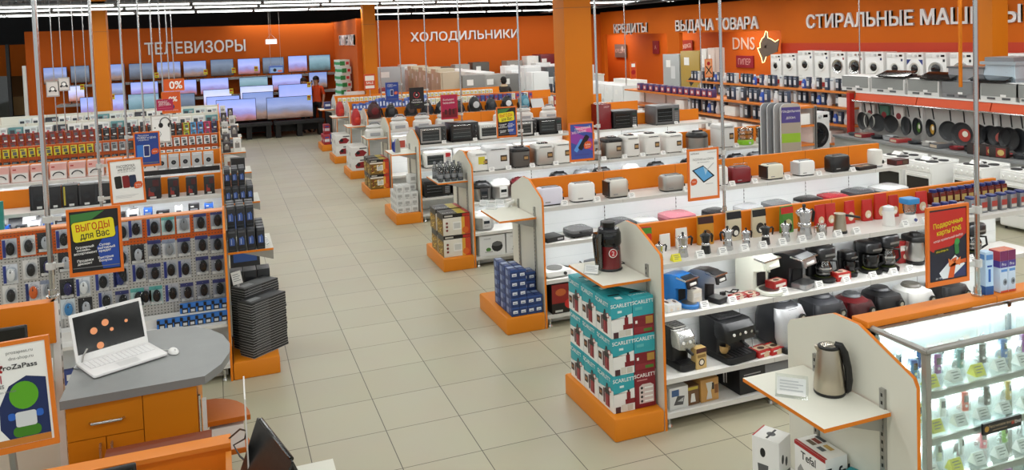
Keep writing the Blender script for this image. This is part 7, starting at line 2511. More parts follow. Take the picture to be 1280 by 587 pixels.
for (a, b, c, y, s, lab) in ((270, 320, 124, 21.75, 1, 'large lit floor television with a hazy mountain, left of the biggest one'), (333, 391, 120.5, 21.65, 0, 'largest lit television at the end of the aisle, with a yellow tag'),
              (348, 390, 105, 21.86, 1, 'blue lit floor television behind the largest one, below the two people'), (258, 300, 120, 21.95, 1, 'lit floor television behind the hazy mountain one'), (303, 342, 115, 21.95, 0, 'lit floor television behind and left of the largest one')):
  tv(a, b, c, y, Z4, s, lab)
for k, (px, py, y) in enumerate(((386, 122, 21.6), (314, 127, 21.8), (196, 94, 22.95), (257, 90, 22.95), (292, 88, 22.95), (103, 109, 22.5), (141, 121, 21.8), (320, 86, 22.95), (289, 114, 21.7), (386, 106, 21.7))):
  q = on_y(px, py, y)
  solid('price_tag', 'yellow price tag on a television, %s of ten counting out from the largest' % nth(k + 1), 'price tag', (q[0], y - .05, q[2] - .08), 0, None, 'ytag', lambda m: (m.box(-.06, .06, -.004, .004, 0, .17, C('#d8c820', .5)), m.fq(-.045, .045, .08, .14, -.005, C('#b04a1a', .5)), m.fq(-.045, .03, .03, .05, -.005, C('#6a6a5a', .5)), m.box(-.01, .01, 0, .12, -.0, .01, STEEL)))
# black floor stands
for k, (x0, x1, y0, y1) in enumerate(((-4.9, -2.6, 21.3, 22.3), (-2.5, -.4, 21.4, 22.3), (-.35, 1.1, 21.45, 22.3), (1.15, 2.75, 21.35, 21.95))):
  def b_stand(r, w=x1 - x0, d=y1 - y0):
    P('top', MB().box(0, w, 0, d, .42, .52, BLKM), r)
    P('back_rail', MB().box(0, w, d - .1, d, .15, .42, BLKM), r)
    for q in (.12, w * .5, w - .12):
      P('leg', MB().box(q - .08, q + .08, .06, d - .06, 0, .42, C('#101012', .6)), r)
  thing('television_stand', 'low black stand under the floor televisions, %s from the left' % nth(k + 1), 'stand', (x0, y0, 0), 0, None, None, b_stand)
for k, (x0, x1, z0, z1, y) in enumerate(((-5.0, -3.2, .52, 1.0, 21.75), (-3.1, -1.2, .52, .92, 21.8), (2.8, 3.3, .0, .9, 21.5))):
  solid('soundbar_box', ('long black speaker unit, leftmost above the left shelves', 'long black speaker unit in front of the orange column', 'black cabinet right of the largest television')[k], 'speaker',
     ((x0 + x1) / 2, y, z0), 0, build=lambda m: (m.rbox(0, 0, 0, x1 - x0, .3, z1 - z0, BLK, .02, .01), m.fq(-(x1 - x0) * .45, (x1 - x0) * .45, (z1 - z0) * .1, (z1 - z0) * .9, -.151, BLKM)))

# ------------------------------------------------------------------ people
def person(name, loc, rz, h, shirt, pants, hair, label, phone=False, jacket=False):
  """one continuous skinned body, hair and clothes as children"""
  k = h / 1.75
  J = {'pel': (0, 0, .95), 'spi': (0, .01, 1.12), 'che': (0, .02, 1.32), 'nec': (0, .01, 1.48), 'hea': (0, -.02, 1.60), 'top': (0, -.01, 1.70),
    'lh': (.09, 0, .90), 'lk': (.10, -.02, .50), 'la': (.11, .02, .09), 'lt': (.115, -.12, .03), 'rh': (-.09, 0, .90), 'rk': (-.10, -.02, .50), 'ra': (-.11, .02, .09), 'rt': (-.115, -.12, .03),
    'ls': (.18, .02, 1.40), 'le': (.23, .03, 1.13), 'lw': (.22, -.08, .90), 'rs': (-.18, .02, 1.40)}
  if phone:
    J['re'] = (-.26, -.10, 1.18); J['rw'] = (-.13, -.16, 1.46)
  else:
    J['re'] = (-.24, -.02, 1.14); J['rw'] = (-.16, -.22, 1.06)
  E_ = [('pel', 'spi'), ('spi', 'che'), ('che', 'nec'), ('nec', 'hea'), ('hea', 'top'), ('pel', 'lh'), ('lh', 'lk'), ('lk', 'la'), ('la', 'lt'), ('pel', 'rh'), ('rh', 'rk'), ('rk', 'ra'), ('ra', 'rt'), ('che', 'ls'), ('ls', 'le'), ('le', 'lw'), ('che', 'rs'), ('rs', 're'), ('re', 'rw')]
  RD = {'pel': .135, 'spi': .125, 'che': .15, 'nec': .055, 'hea': .088, 'top': .07, 'lh': .09, 'rh': .09, 'lk': .06, 'rk': .06, 'la': .042, 'ra': .042, 'lt': .035, 'rt': .035, 'ls': .062, 'rs': .062, 'le': .042, 're': .042, 'lw': .028, 'rw': .028}
  # hands: palm and five fingers growing from each wrist
  for s, wn in ((1, 'lw'), (-1, 'rw')):
    wx, wy, wz = J[wn]
    dv = Vector(J[wn]) - Vector(J[wn[0] + 'e'])
    dv.normalize()
    side = Vector((0, 1, 0)).cross(dv).normalized() if abs(dv.y) < .9 else Vector((1, 0, 0))
    palm = Vector(J[wn]) + dv * .07
    J[wn + 'p'] = tuple(palm)
    RD[wn + 'p'] = .030
    E_.append((wn, wn + 'p'))
    for f in range(4):
      n = '%sf%d' % (wn, f)
      J[n] = tuple(palm + dv * (.065 + .015 * (1 - abs(f - 1.5) / 1.5)) + side * (.018 * (f - 1.5)))
      RD[n] = .009
      E_.append((wn + 'p', n))
    J[wn + 't'] = tuple(palm - dv * .02 + side * -.055 + dv * .04)
    RD[wn + 't'] = .010
    E_.append((wn + 'p', wn + 't'))
  names = list(J)
  me = bpy.data.meshes.new('person')
  me.from_pydata([tuple(c * k for c in J[n]) for n in names], [(names.index(a), names.index(b)) for a, b in E_], [])
  o = link(bpy.data.objects.new('person', me))
  md = o.modifiers.new('skin', 'SKIN')
  for i, n in enumerate(names):
    sv = me.skin_vertices[0].data[i]
    sv.radius = (RD[n] * k, RD[n] * k * (.72 if n in ('pel', 'spi', 'che') else 1))
    sv.use_root = n == 'pel'
  sb = o.modifiers.new('sub', 'SUBSURF')
  sb.levels = sb.render_levels = 1
  bpy.context.view_layer.update()
  ev = o.evaluated_get(bpy.context.evaluated_depsgraph_get())
  body = bpy.data.meshes.new_from_object(ev)
  o.modifiers.clear()
  o.data = body
  skin, sh, pa = C('#b98a6e', .5), C(shirt, .7), C(pants, .7)
  body.materials.clear()
  for m_ in (skin, sh, pa, BLK):
    body.materials.append(m_)
  for p in body.polygons:
    c = p.center / k
    arm = abs(c.x) > .19
    p.use_smooth = True
    p.material_index = 3 if c.z < .08 else 2 if c.z < .97 and not (arm and c.z > .72) else (1 if (.97 <= c.z < 1.455 and not (arm and c.z < (1.0 if jacket else 1.16))) else 0)
    if c.y < -.09 and c.z > 1.2 and c.z < 1.44 and not arm:
      p.material_index = 0
  o.location, o.rotation_euler = loc, (0, 0, rz)
  tag(o, label, 'person')
  m = MB()
  m.ell((0, .0 * k, 1.655 * k), .098 * k, .112 * k, .098 * k, C(hair, .8), 14, 8, -15, 90)
  m.ell((0, .035 * k, 1.60 * k), .094 * k, .085 * k, .1 * k, C(hair, .8), 14, 6)
  P('hair', m, o)
  m = MB()
  for s in (-1, 1):
    m.ell((s * .032 * k, -.105 * k, 1.615 * k), .012 * k, .008 * k, .007 * k, C('#201a18', .3), 8, 4)
    m.ell((s * .096 * k, -.01 * k, 1.6 * k), .012 * k, .022 * k, .032 * k, skin, 8, 4)
  m.ell((0, -.118 * k, 1.585 * k), .014 * k, .018 * k, .022 * k, skin, 8, 4)
  m.ell((0, -.103 * k, 1.54 * k), .026 * k, .01 * k, .007 * k, C('#8a4a44', .5), 8, 4)
  P('face', m, o)
  if jacket:
    P('collar', MB().tube([(.09 * k * math.cos(t), .02 * k + .085 * k * math.sin(t), 1.455 * k) for t in [2 * math.pi * i / 12 for i in range(13)]], .035 * k, C('#c9b496', .8), 8), o)
  if phone:
    w = J['rw']
    P('phone', MB().box((w[0] + .045) * k, (w[0] + .055) * k, (w[1] - .02) * k, (w[1] + .05) * k, (w[2] + .02) * k, (w[2] + .16) * k, BLKG), o)
  return o

q = on_y(394.5, 91, 22.25)
person('person', (q[0], 22.25, 0), -.5, 1.92, '#d84a14', '#1c1c20', '#17120f', 'person in an orange t-shirt holding a phone to the ear beside the televisions', True)
q = on_y(379, 93, 22.28)
person('person', (q[0], 22.28, 0), .6, 1.89, '#cf5216', '#1c1c20', '#2a1a12', 'person in an orange t-shirt facing the colleague who is on the phone')
q = on_y(629, 98, 18.45)
person('person', (q[0], 18.42, 0), math.pi - .2, 1.76, '#2a2320', '#1c1c20', '#14110f', 'person in a dark jacket with a beige collar, seen from behind among the refrigerators', False, True)

# ------------------------------------------------------------------ refrigerators
k = 0
for i in range(11):
  c = ('#b8a890', '#c2b49c', '#b0a08a')[i % 3] if i < 8 else '#c9c9c6'
  h = (1.95, 2.04, 1.88)[i % 3]
  x, y = 6.45 + .01 * i, 19.3 + i * .62
  thing('refrigerator', '%s two-door refrigerator in the row facing the slim orange column, %s from the front' % ('beige' if i < 8 else 'pale', nth(i + 1)), 'refrigerator', (x, y, 0), -math.pi / 2, 'beige refrigerators in a row', 'frA' + c + str(i % 3), b_fridge(.6, .64, h, c))
thing('refrigerator', 'silver refrigerator at the left end beside the slim orange column', 'refrigerator', (on_y(485, 90, 23.5)[0], 23.5, 0), 0, None, None, b_fridge(1.1, .65, 2.05, '#a9adb0', .62, '#d0d0d0'))
thing('refrigerator', 'narrow dark red refrigerator beside the slim orange column', 'refrigerator', (on_y(478.5, 95, 20.5)[0], 20.5, 0), 0, None, None, b_fridge(.5, .55, 1.5, '#8a1420', .6, '#c9c9c9', .25))
for i in range(7):
  c = ('#dcdcda', '#d2d4d4', '#e2e2e0', '#c6c8ca')[i % 4]
  x, y = 7.85, 20.0 + i * .64
  thing('refrigerator', 'white two-door refrigerator in the middle row, %s from the front' % nth(i + 1), 'refrigerator', (x, y, 0), -math.pi / 2, 'white refrigerators in the middle row', 'frB' + c, b_fridge(.6, .64, 1.85, c))
for i, (px, w, c, lab) in enumerate(((588, .75, '#7e7d7a', 'grey side of a refrigerator with a white note, front of the middle row'), (613, .8, '#8d8b86', 'taupe refrigerator right of the grey one with the note'), (633, .75, '#6b6a68', 'dark grey refrigerator left of the white ones'))):
  y = 19.2 + .05 * i
  thing('refrigerator', lab, 'refrigerator', (on_y(px, 100, y)[0], y, 0), 0, None, None, b_fridge(w, .68, 1.83 - .02 * i, c, .6, '#c4c4c4', .35, .3))
n = 0
for row, (x, y0, cnt, hs) in enumerate(((9.9, 20.2, 5, (1.75, 1.9, 1.6)), (10.9, 19.4, 7, (1.5, 1.85, 1.7)), (11.75, 20.4, 7, (1.4, 1.75, 1.9)))):
  for i in range(cnt):
    h = hs[(i + row) % 3]
    n += 1
    c = ('#e2e3e3', '#d8dadb', '#cfd0d0', '#44474b')[(i * 2 + row) % 4 if (i + row) % 3 else 0]
    thing('refrigerator', '%s refrigerator at the back, %s row from the beige ones, %s from the front' % ({'#44474b': 'dark grey'}.get(c, 'white'), nth(row + 2), nth(i + 1)), 'refrigerator', (x, y0 + i * .66, 0), -math.pi / 2, 'white refrigerators at the back', 'frC%s%g' % (c, h), b_fridge(.58, .62, h, c))
for k, (px, y, w, h, c, lab) in enumerate(((551, 25.4, .7, 1.9, '#5c4a3a', 'brown refrigerator against the back wall'), (598, 25.6, .7, 2.0, '#4a443e', 'dark refrigerator against the back wall'), (640, 25.6, .7, 2.0, '#8a8680', 'grey refrigerator against the back wall'), (664, 25.6, .6, 2.15, '#d8d8d4', 'white refrigerator against the back wall left of the dark red one'), (680, 25.6, .8, 2.2, '#6a1420', 'dark red refrigerator against the back wall beside the orange column'),
                    (520, 26.0, .7, 1.9, '#c4bca8', 'cream refrigerator against the back wall'), (575, 25.5, .6, 1.95, '#9a9894', 'steel refrigerator against the back wall'))):
  thing('refrigerator', lab, 'refrigerator', (on_y(px, 78, y)[0], y, 0), 0, None, None, b_fridge(w, .65, h, c))
for k in range(5):
  thing('refrigerator', 'low white refrigerator in front of the credit counter, %s from the orange column' % nth(k + 1), 'refrigerator', (10.9 + k * .02, 15.6 + k * .63, 0), -math.pi / 2, 'low white refrigerators', 'frD', b_fridge(.56, .6, 1.45, '#dfe1e1', .6))
m = MB()
for k in range(4):
  pass
# credit counter, tall fridges by the issue point
solid('credit_counter', 'white counter with papers on top in front of the credit office', 'counter', (13.2, 19.4, 0), 0, build=lambda m: (m.box(-.35, .35, -1.5, 1.5, 0, 1.15, WH), m.box(-.4, .4, -1.55, 1.55, 1.15, 1.2, WHITE), m.box(-.3, .05, -.9, .9, 1.2, 1.36, WHP)))
solid('credit_counter', 'tall white partition beside the credit counter', 'counter', (12.6, 22.15, 0), 0, build=lambda m: (m.box(-.3, .3, -1.1, 1.1, 0, 1.45, WH), m.box(-.32, .32, -1.12, 1.12, 1.45, 1.5, WHITE)))
for pa, pb, pt_, c, lab in ((829, 850, 68, '#a9adae', 'tall grey refrigerator with a sticker beside the gold one'), (851, 875, 64, '#a98c3c', 'tall gold refrigerator with a black bird motif'), (877, 884, 61, '#d8d4d0', 'tall white wardrobe refrigerator with a grey panel'), (885, 894, 60, '#cbb8ae', 'tall pinkish wardrobe refrigerator beside the white one')):
  ya, yb_, zt = on_x(pa, 90, 13.0)[1], on_x(pb, 90, 13.0)[1], on_x((pa + pb) / 2, pt_, 13.0)[2]
  w = float(ya - yb_) - .04
  dp = .36 if 'wardrobe' in lab else .66
  o = thing('refrigerator', lab, 'refrigerator', (13 + dp / 2, float(ya + yb_) / 2, 0), -math.pi / 2, None, None, b_fridge(w, dp, float(zt), c, .6, '#c9c9c9', .3))
  m = MB()
  yf = -dp / 2 - .018
  if lab[:9] == 'tall gold':
    m.add([(a, yf, b) for a, b in ((-.1, 1.5), (.22, 1.72), (.16, 1.55), (.3, 1.5), (.05, 1.3))], [(0, 1, 2, 3, 4)], INK)
    P('bird_motif', m, o)
  elif 'wardrobe' in lab:
    m.fq(-w * .3, w * .3, 1.3, 1.9, yf, C('#8d9296' if 'white' in lab[:12] else '#b49c92', .4))
    P('print_panel', m, o)
  else:
    m.fq(.0, .25, 1.5, 1.9, yf, C('#d3d6d8', .4))
    P('front_sticker', m, o)
for k, (px, py, w, h, x, bg, t, lab) in enumerate(((776, 63.5, 1.1, .6, 16.95, '#6f625c', 'КРЕДИТ', 'grey poster on the back wall of the credit office'), (820, 59, .5, .55, 16.95, '#7e1626', 'А', 'small dark red poster on the wall of the credit office'),
          (853, 58, 1.5, .5, 16.95, '#8e2a18', 'доставка', 'dark red board reading доставка on the issue point wall'))):
  q = on_x(px, py, x)
  m = MB()
  m.box(-.02, 0, -w / 2, w / 2, -h / 2, h / 2, C(bg, .5))
  m.box(-.024, -.02, -w / 2, w / 2, -h / 2, h / 2, C(bg, .45))
  m.text(t, h * (.6 if len(t) == 8 else .4), (-.03, 0, 0), C('#d8b8ac', .5), (0, -1, 0), (0, 0, 1), rot=.12 if t == 'доставка' else 0)
  if k == 0:
    m.add([(-.028, -.2 + .1 * math.cos(t_ * .63), .1 + .12 * math.sin(t_ * .63)) for t_ in range(10)], [tuple(range(10))], C('#b9b0a8', .5))
  o = link(bpy.data.objects.new('wall_poster', m.mesh('wall_poster')))
  o.location = (x, q[1], q[2])
  tag(o, lab, 'poster')
q = on_x(930, 54, 17.0)
for t, hh, y_, z_, c, wd, lab in (('DNS', .62, 0, 0, '#d2b6a4', 1.25, 'pale letters DNS on the issue point wall'), ('ГИПЕР', .3, -.07, -.65, '#d8a4a0', .7, 'dark red plate ГИПЕР under the pale letters on the issue point wall'),
                 ('более 2000 магазинов', .2, -.2, -1.32, '#2a1408', 1.5, 'upper dark line of small lettering on the issue point wall'), ('более 100 000 наименований', .2, -.4, -1.6, '#2a1408', 2.05, 'lower dark line of small lettering on the issue point wall')):
  m = MB()
  if t == 'ГИПЕР':
    m.box(-.02, 0.03, -.485, .485, -.21, .21, C('#8a1a2a', .4))
  m.text(t, hh, (-.025 if t == 'ГИПЕР' else 0, 0, 0), C(c, .5), (0, -1, 0), (0, 0, 1), .0 if t == 'ГИПЕР' else .02, wd, .01 if hh == .2 else 0)
  o = link(bpy.data.objects.new('wall_sign', m.mesh('wall_sign')))
  o.location = (16.97, q[1] + y_, q[2] + z_)
  tag(o, lab, 'sign')
# lit map outline at the corner of the washing machine wall
pts = [(-.5, -.35), (-.62, -.1), (-.4, -.05), (-.42, .2), (-.25, .5), (-.08, .62), (.05, .95), (.18, .9), (.2, .55), (.5, .45), (.75, .3), (1.0, .42), (.95, .15), (.85, -.3), (.3, -.5), (.05, -.62), (-.1, -.95), (-.25, -1.0), (-.32, -.7)]
q = on_x(962, 58, XR - .05)
m = MB()
m.prism([(-a * .62, b * .5) for a, b in pts], 0, .03, C('#6f6258', .5), 'x')
o = link(bpy.data.objects.new('map_sign', bpy.data.meshes.new('tmp')))
bpy.data.objects.remove(o)
o = link(bpy.data.objects.new('map_sign', m.mesh('map_sign')))
o.location = (XR - .2, q[1], q[2])
tag(o, 'grey map silhouette outlined by a warm light strip on the orange wall', 'sign')
pl = [(-.01, -a * .62, b * .5) for a, b in pts]
m = MB()
m.tube(pl[1:12], .011, C('#ffd890', .5, 0, 3), 5)
m.tube(pl[15:] + pl[:2], .011, C('#ffd890', .5, 0, 3), 5)
m.box(.0, .2, -.04, .04, -.04, .04, DGREY)
P('light_strip', m, o)

# ------------------------------------------------------------------ washing machines on the wall shelf
WX = 15.0
m = MB()
m.box(WX - .3, XR - .02, -2, 14.6, 1.50, 1.56, WH)
m.box(WX - .32, WX - .3, -2, 14.6, 1.53, 1.57, WH)
m.box(WX - .3, WX - .28, -2, 14.6, 1.38, 1.50, C('#9a1c1c', .4))
m.box(WX - .1, XR - .02, -2, 14.6, 0.0, 1.38, C('#c9c9c6', .5))
o = link(bpy.data.objects.new('washer_plinth', m.mesh('washer_plinth')))
tag(o, 'long white and red shelf carrying the washing machines along the right wall', 'shelf')
ws = [(963, 68, 0), (978, 67, 0), (997, 63.5, 0), (1018, 64, 0), (1038, 65, 1), (1059, 65, 1), (1081, 65, 0), (1108, 66, 0), (1133, 66, 2), (1157, 66, 3), (1187, 66, 3), (1222, 67, 0), (1257, 67, 3)]
ys_ = [float(on_x(px, py, WX - .23)[1]) for px, py, s in ws]
for k, (px, py, s) in enumerate(ws):
  ztop = float(on_x(px, py, WX - .23)[2])
  wdt = min(.58, (ys_[k] - ys_[k + 1]) * .86 if k + 1 < len(ys_) else .55)
  hh = ztop - 1.565
  thing('washing_machine', '%s washing machine on the wall shelf, %s from the lit map' % (('white', 'chrome doored white', 'white blue cornered', 'white grey doored')[s], nth(k + 1)), 'washing machine', (WX, ys_[k] - wdt / 2, 1.565), -math.pi / 2, None, None if s else 'wash0',
     b_washer(s), (wdt / .58, 1.0, hh / .85))
for k, (xw, yw) in enumerate(((9.83, 7.3), (10.44, 7.25))):
  thing('washing_machine', 'white washing machine with a dark door on the floor behind the toaster row, %s one' % ('farther', 'nearer')[k], 'washing machine', (xw, yw, .47), 0, None, None, b_washer(4), (1.04, 1, 1.02))
solid('floor_podium', 'low grey podium under the two dark doored washing machines', 'podium', (10.14, 7.28, 0), 0, build=lambda m: m.rbox(0, 0, 0, 1.24, .52, .468, C('#8a8c8e', .5), .02, .005))

# ------------------------------------------------------------------ household chemicals on low shelving along the hall
OSH = board_mat('orange_shelf_edge', '#d2772c', '#d87e34', .4, 2)

def low_gondola(x, y0, y1, zs, lab, dep=.4):
  r = link(bpy.data.objects.new('chemical_shelf', None))
  r.location = (x, y0, 0)
  tag(r, lab, 'shelving')
  L = y1 - y0
  for z in zs:
    P('shelf', MB().box(0, dep, 0, L, z - .035, z, OSH), r)
  P('back_panel', MB().box(dep + .02, dep + .04, 0, L, .1, zs[0] - .02, PANEL), r)
  for k in range(int(L / 1.0) + 1):
    P('upright', MB().box(dep, dep + .06, min(k * 1.0, L - .04), min(k * 1.0, L - .04) + .04, 0, zs[0] + .0, ALU), r)
  P('base', MB().box(0.0, dep + .04, 0, L, 0.02, .1, C('#c4c4c0', .5)), r)
  return r

def b_pod(m):
  m.rbox(0, 0, 0, .17, .12, .17, C('#4a3064', .4), .02, .006)
  m.fq(-.07, .07, .02, .13, -.0606, C('#a83a44', .45))
  m.fq(-.04, .04, .05, .11, -.0612, C('#d8d0d4', .45))

def b_deterg(c):
  def b(m):
    m.rbox(0, 0, 0, .10, .08, .25, C(c, .4), .012, .005)
    m.fq(-.035, .035, .06, .17, -.0406, C('#c9cfd6', .5))
    m.fq(-.04, .04, .19, .22, -.0406, C('#7c8494', .5))
  return b

def b_dbottle(c):
  def b(m):
    m.lathe([(.05, 0), (.055, .01), (.055, .13), (.03, .19), (.022, .2)], C(c, .3), 14, (0, 0, 0), True, 1.1, .7)
    m.lathe([(.024, .2), (.024, .235), (.018, .24)], C('#dfe2e6', .4), 12)
    m.fq(-.04, .04, .04, .11, -.0395, C('#c9cfdc', .5))
  return b

AX, BX = 9.0, 11.3
low_gondola(AX, 5.9, 12.2, (1.62, 1.29, .95, .6), 'low shelving of household chemicals with orange shelves, nearer of two rows')
low_gondola(BX, 7.1, 13.0, (1.68, 1.36, 1.0, .6), 'low shelving of household chemicals with orange shelves, farther of two rows')
k = 0
for px in np.linspace(800, 889, 13):
  k += 1
  y = float(on_x(px, 107, AX + .1)[1])
  solid('pod_box', 'purple and red washing pod tub on the nearer chemical shelving, %s from the left' % nth(k), 'tub', (AX + .12, y, 1.62), -math.pi / 2, 'washing pod tubs', 'podtub', b_pod)
DC = ['#26303e', '#2a3646', '#31405a', '#222b36', '#c9cfd2', '#27364a']
for (gx, z, ya, yb_, lab) in ((AX, 1.29, 6.1, 9.9, 'second nearer chemical shelf'), (AX, 1.62, 6.2, 8.05, 'nearer chemical shelf past the pod tubs'), (BX, 1.68, 7.2, 12.9, 'top farther chemical shelf'), (BX, 1.36, 7.2, 12.4, 'second farther chemical shelf'), (BX, 1.0, 7.2, 9.5, 'third farther chemical shelf')):
  y, k = yb_, 0
  while y > ya:
    k += 1
    j = (k * 5 + int(z * 10)) % 9
    c = DC[j % 6]
    if j in (6, 7):
      cc = ('#2a55b8', '#dfe2e4')[j - 6]
      solid('detergent_bottle', '%s detergent bottle, %s, %s from the far end' % (('blue', 'white')[j - 6], lab, nth(k)), 'bottle', (gx + .16, y, z), -math.pi / 2, 'detergents', 'dbot' + cc, b_dbottle(cc))
    elif j == 8 and z < 1.5:
      solid('storage_box', 'white folded box on the %s, %s from the far end' % (lab, nth(k)), 'box', (gx + .2, y - .1, z), -math.pi / 2, 'detergents', 'wbox', lambda m: m.rbox(0, 0, 0, .36, .26, .2, WH, .02, .01))
      y -= .26
    else:
      solid('detergent_box', '%s detergent box, %s, %s from the far end' % ('pale' if c == '#c9cfd2' else 'dark blue', lab, nth(k)), 'box', (gx + .16, y, z), -math.pi / 2, 'detergents', 'dbox' + c, b_deterg(c))
    y -= .155 + (.1 if k % 4 == 0 else 0)
for k in range(8):
  solid('storage_box', 'white carton on the third shelf of the nearer chemical shelving, %s from the far end' % nth(k + 1), 'box', (AX + .2, 11.6 - k * .62, .95), -math.pi / 2, 'white cartons low on the chemical shelving', 'wbox2', lambda m: carton(m, .46, .34, .24, WH, front=[(.2, .6, .3, .6, C('#8a8c90', .5))]))
for k in range(7):
  solid('storage_box', 'white carton on the lowest shelf of the farther chemical shelving, %s from the far end' % nth(k + 1), 'box', (BX + .2, 12.2 - k * .72, .6), -math.pi / 2, 'white cartons low on the chemical shelving', 'wbox2', lambda m: None)
for k in range(9):
  px = (792, 762, 772, 753, 784, 742 + 5, 800, 777, 768)[k]
  y = float(on_z(px, 122, 1.45)[1])
  q = on_z(px, 123, 1.36)
  solid('detergent_box', 'dark blue box on the orange shelf right of the orange column, %s of nine' % nth(k + 1), 'box', (8.55, 13.6 + k * .28, 1.36), -math.pi / 2, 'boxes right of the orange column', 'dbox' + DC[0], b_deterg(DC[0]))
low_gondola(8.4, 13.3, 16.2, (1.36, .95, .6), 'short orange shelf right of the orange column')
# ironing boards leaning in a stack
for k in range(4):
  q = on_z(988 - k * 4, 172, .62)

  def b_board(r, k=k):
    m = MB()
    m.prism(rrp(0, .68, .31, 1.34, .08), -.012, .012, C(('#b4aea4', '#a9a9ab', '#8d9094', '#9c9ea2')[k], .5), 'y', C('#c9cacc', .4))
    P('board', m, r)
    if k == 0:
      m = MB()
      m.fq(-.145, .145, 1.08, 1.30, -.0135, C('#4a3f86', .5))
      m.text('ГЛАДИЛЬНАЯ', .04, (0, -.0142, 1.24), WHT)
      m.text('ДОСКА', .04, (0, -.0142, 1.15), WHT)
      m.fq(-.145, .145, .80, .93, -.0135, C('#8fb82c', .5))
      m.fq(-.145, .145, .06, 1.08, -.013, C('#a49a8c', .5))
      P('wrapper', m, r)
    P('leg_frame', MB().tube([(-.14, .02, .02), (-.14, .03, 1.0), (.14, .03, 1.0), (.14, .02, .02)], .010, STEEL, 6), r)
  thing('ironing_board', ('ironing board in a purple and green wrapper, front of the leaning stack', 'plain ironing board directly behind the wrapped one', 'grey ironing board, third in the leaning stack', 'grey ironing board, last in the leaning stack')[k], 'ironing board',
     (7.02 - .035 * k, 3.62 + .10 * k, .62), -.15, None, None, b_board)
solid('board_rack', 'dark grey rack the ironing boards stand on', 'rack', (6.98, 3.80, 0), -.15, build=lambda m: (m.box(-.2, .2, -.24, .26, 0, .62, DGREY), m.box(-.2, .2, .22, .25, .62, 1.6, DGREY)))

# ------------------------------------------------------------------ cookers, pans, hoods
for k, (x, y) in enumerate(((10.03, 4.55), (9.98, 3.93), (10.25, 3.28), (10.4, 2.62), (10.38, 1.98))):
  o = thing('gas_cooker', 'white cooker with a dark oven window, %s from the toaster row' % nth(k + 1), 'cooker', (x, y, 0), -math.pi / 2, None, 'cooker', b_cooker)
  if k < 3:
    solid('price_stand', 'white price stand on the hob of the %s cooker from the toaster row' % nth(k + 1), 'price stand', (x - .1, y, .883), -math.pi / 2, None, 'cookcard', lambda m: m.prism([(-.06, 0), (.06, 0), (.01, .05), (-.0, .05)], -.08, .08, WHP, 'x'))
PX, PY0, PY1 = 11.25, -.5, 6.9
r = link(bpy.data.objects.new('pan_display', None))
r.location = (PX, PY0, 0)
tag(r, 'red and orange topped display wall with a chrome rail for frying pans', 'shelving')
L = PY1 - PY0
P('back_panel', MB().box(.18, .22, 0, L, 0.1, 1.6, C('#d3d2ce', .5)), r)
m = MB()
for k in range(5):
  a, b = k * L / 5 + .01, (k + 1) * L / 5 - .01
  m.prism([(-.01, 1.53), (.04, 1.685), (.22, 1.685), (.22, 1.53)], a, b, C('#d04a14', .45), 'y')
P('valance', m, r)
P('hook_rail', MB().cyl((-.05, 0, 1.535), (-.05, L, 1.535), .016, CHROME, 8), r)
for k in range(6):
  m = MB()
  m.box(.12, .18, k * (L - .06) / 5, k * (L - .06) / 5 + .06, 0, 1.56, WH)
  m.box(-.05, .14, k * (L - .06) / 5 + .02, k * (L - .06) / 5 + .04, 1.525, 1.545, CHROME)
  P('upright', m, r)
P('lower_shelf', MB().box(-.55, .18, 0, L, .86, .90, C('#8d8f90', .4)), r)
P('hood_shelf', MB().box(.03, .75, 0, L, 1.69, 1.72, WH), r)
P('base', MB().box(-.5, .2, 0, L, 0, .86, C('#b9b9b6', .5)), r)
pn = [(1080, .13, None), (1088, .12, '#d8d6d0'), (1098, .13, None), (1115, .125, 'pan'), (1134, .13, None), (1148, .12, '#5a8a3a'), (1165, .12, '#c99a3a'), (1187, .13, None), (1204, .15, '#b03a30'), (1228, .12, None), (1240, .12, None), (1250, .13, '#a8524a'), (1263, .14, None), (1276, .15, None)]
for k, (px, rad, lab_) in enumerate(pn):
  y = float(on_x(px, 140, PX - .06)[1])
  c = '#2b2d30' if k % 3 else '#1a1b1d'
  thing('frying_pan', '%s frying pan hanging from the chrome rail, %s from the left' % ('pale bellied' if lab_ == '#d8d6d0' else 'black' if not lab_ else 'dark grey' if lab_ == 'pan' else 'paper labelled black', nth(k + 1)), 'frying pan',
     (PX - .055, y, 1.525), -math.pi / 2 + random.uniform(-.5, .25), None, None, b_pan(rad * 1.32, '#d6d4cc' if lab_ == '#d8d6d0' else c, '#141414', '#141416', lab_ if lab_ and lab_ not in ('pan', '#d8d6d0') else None))
rr_ = random.Random(21)
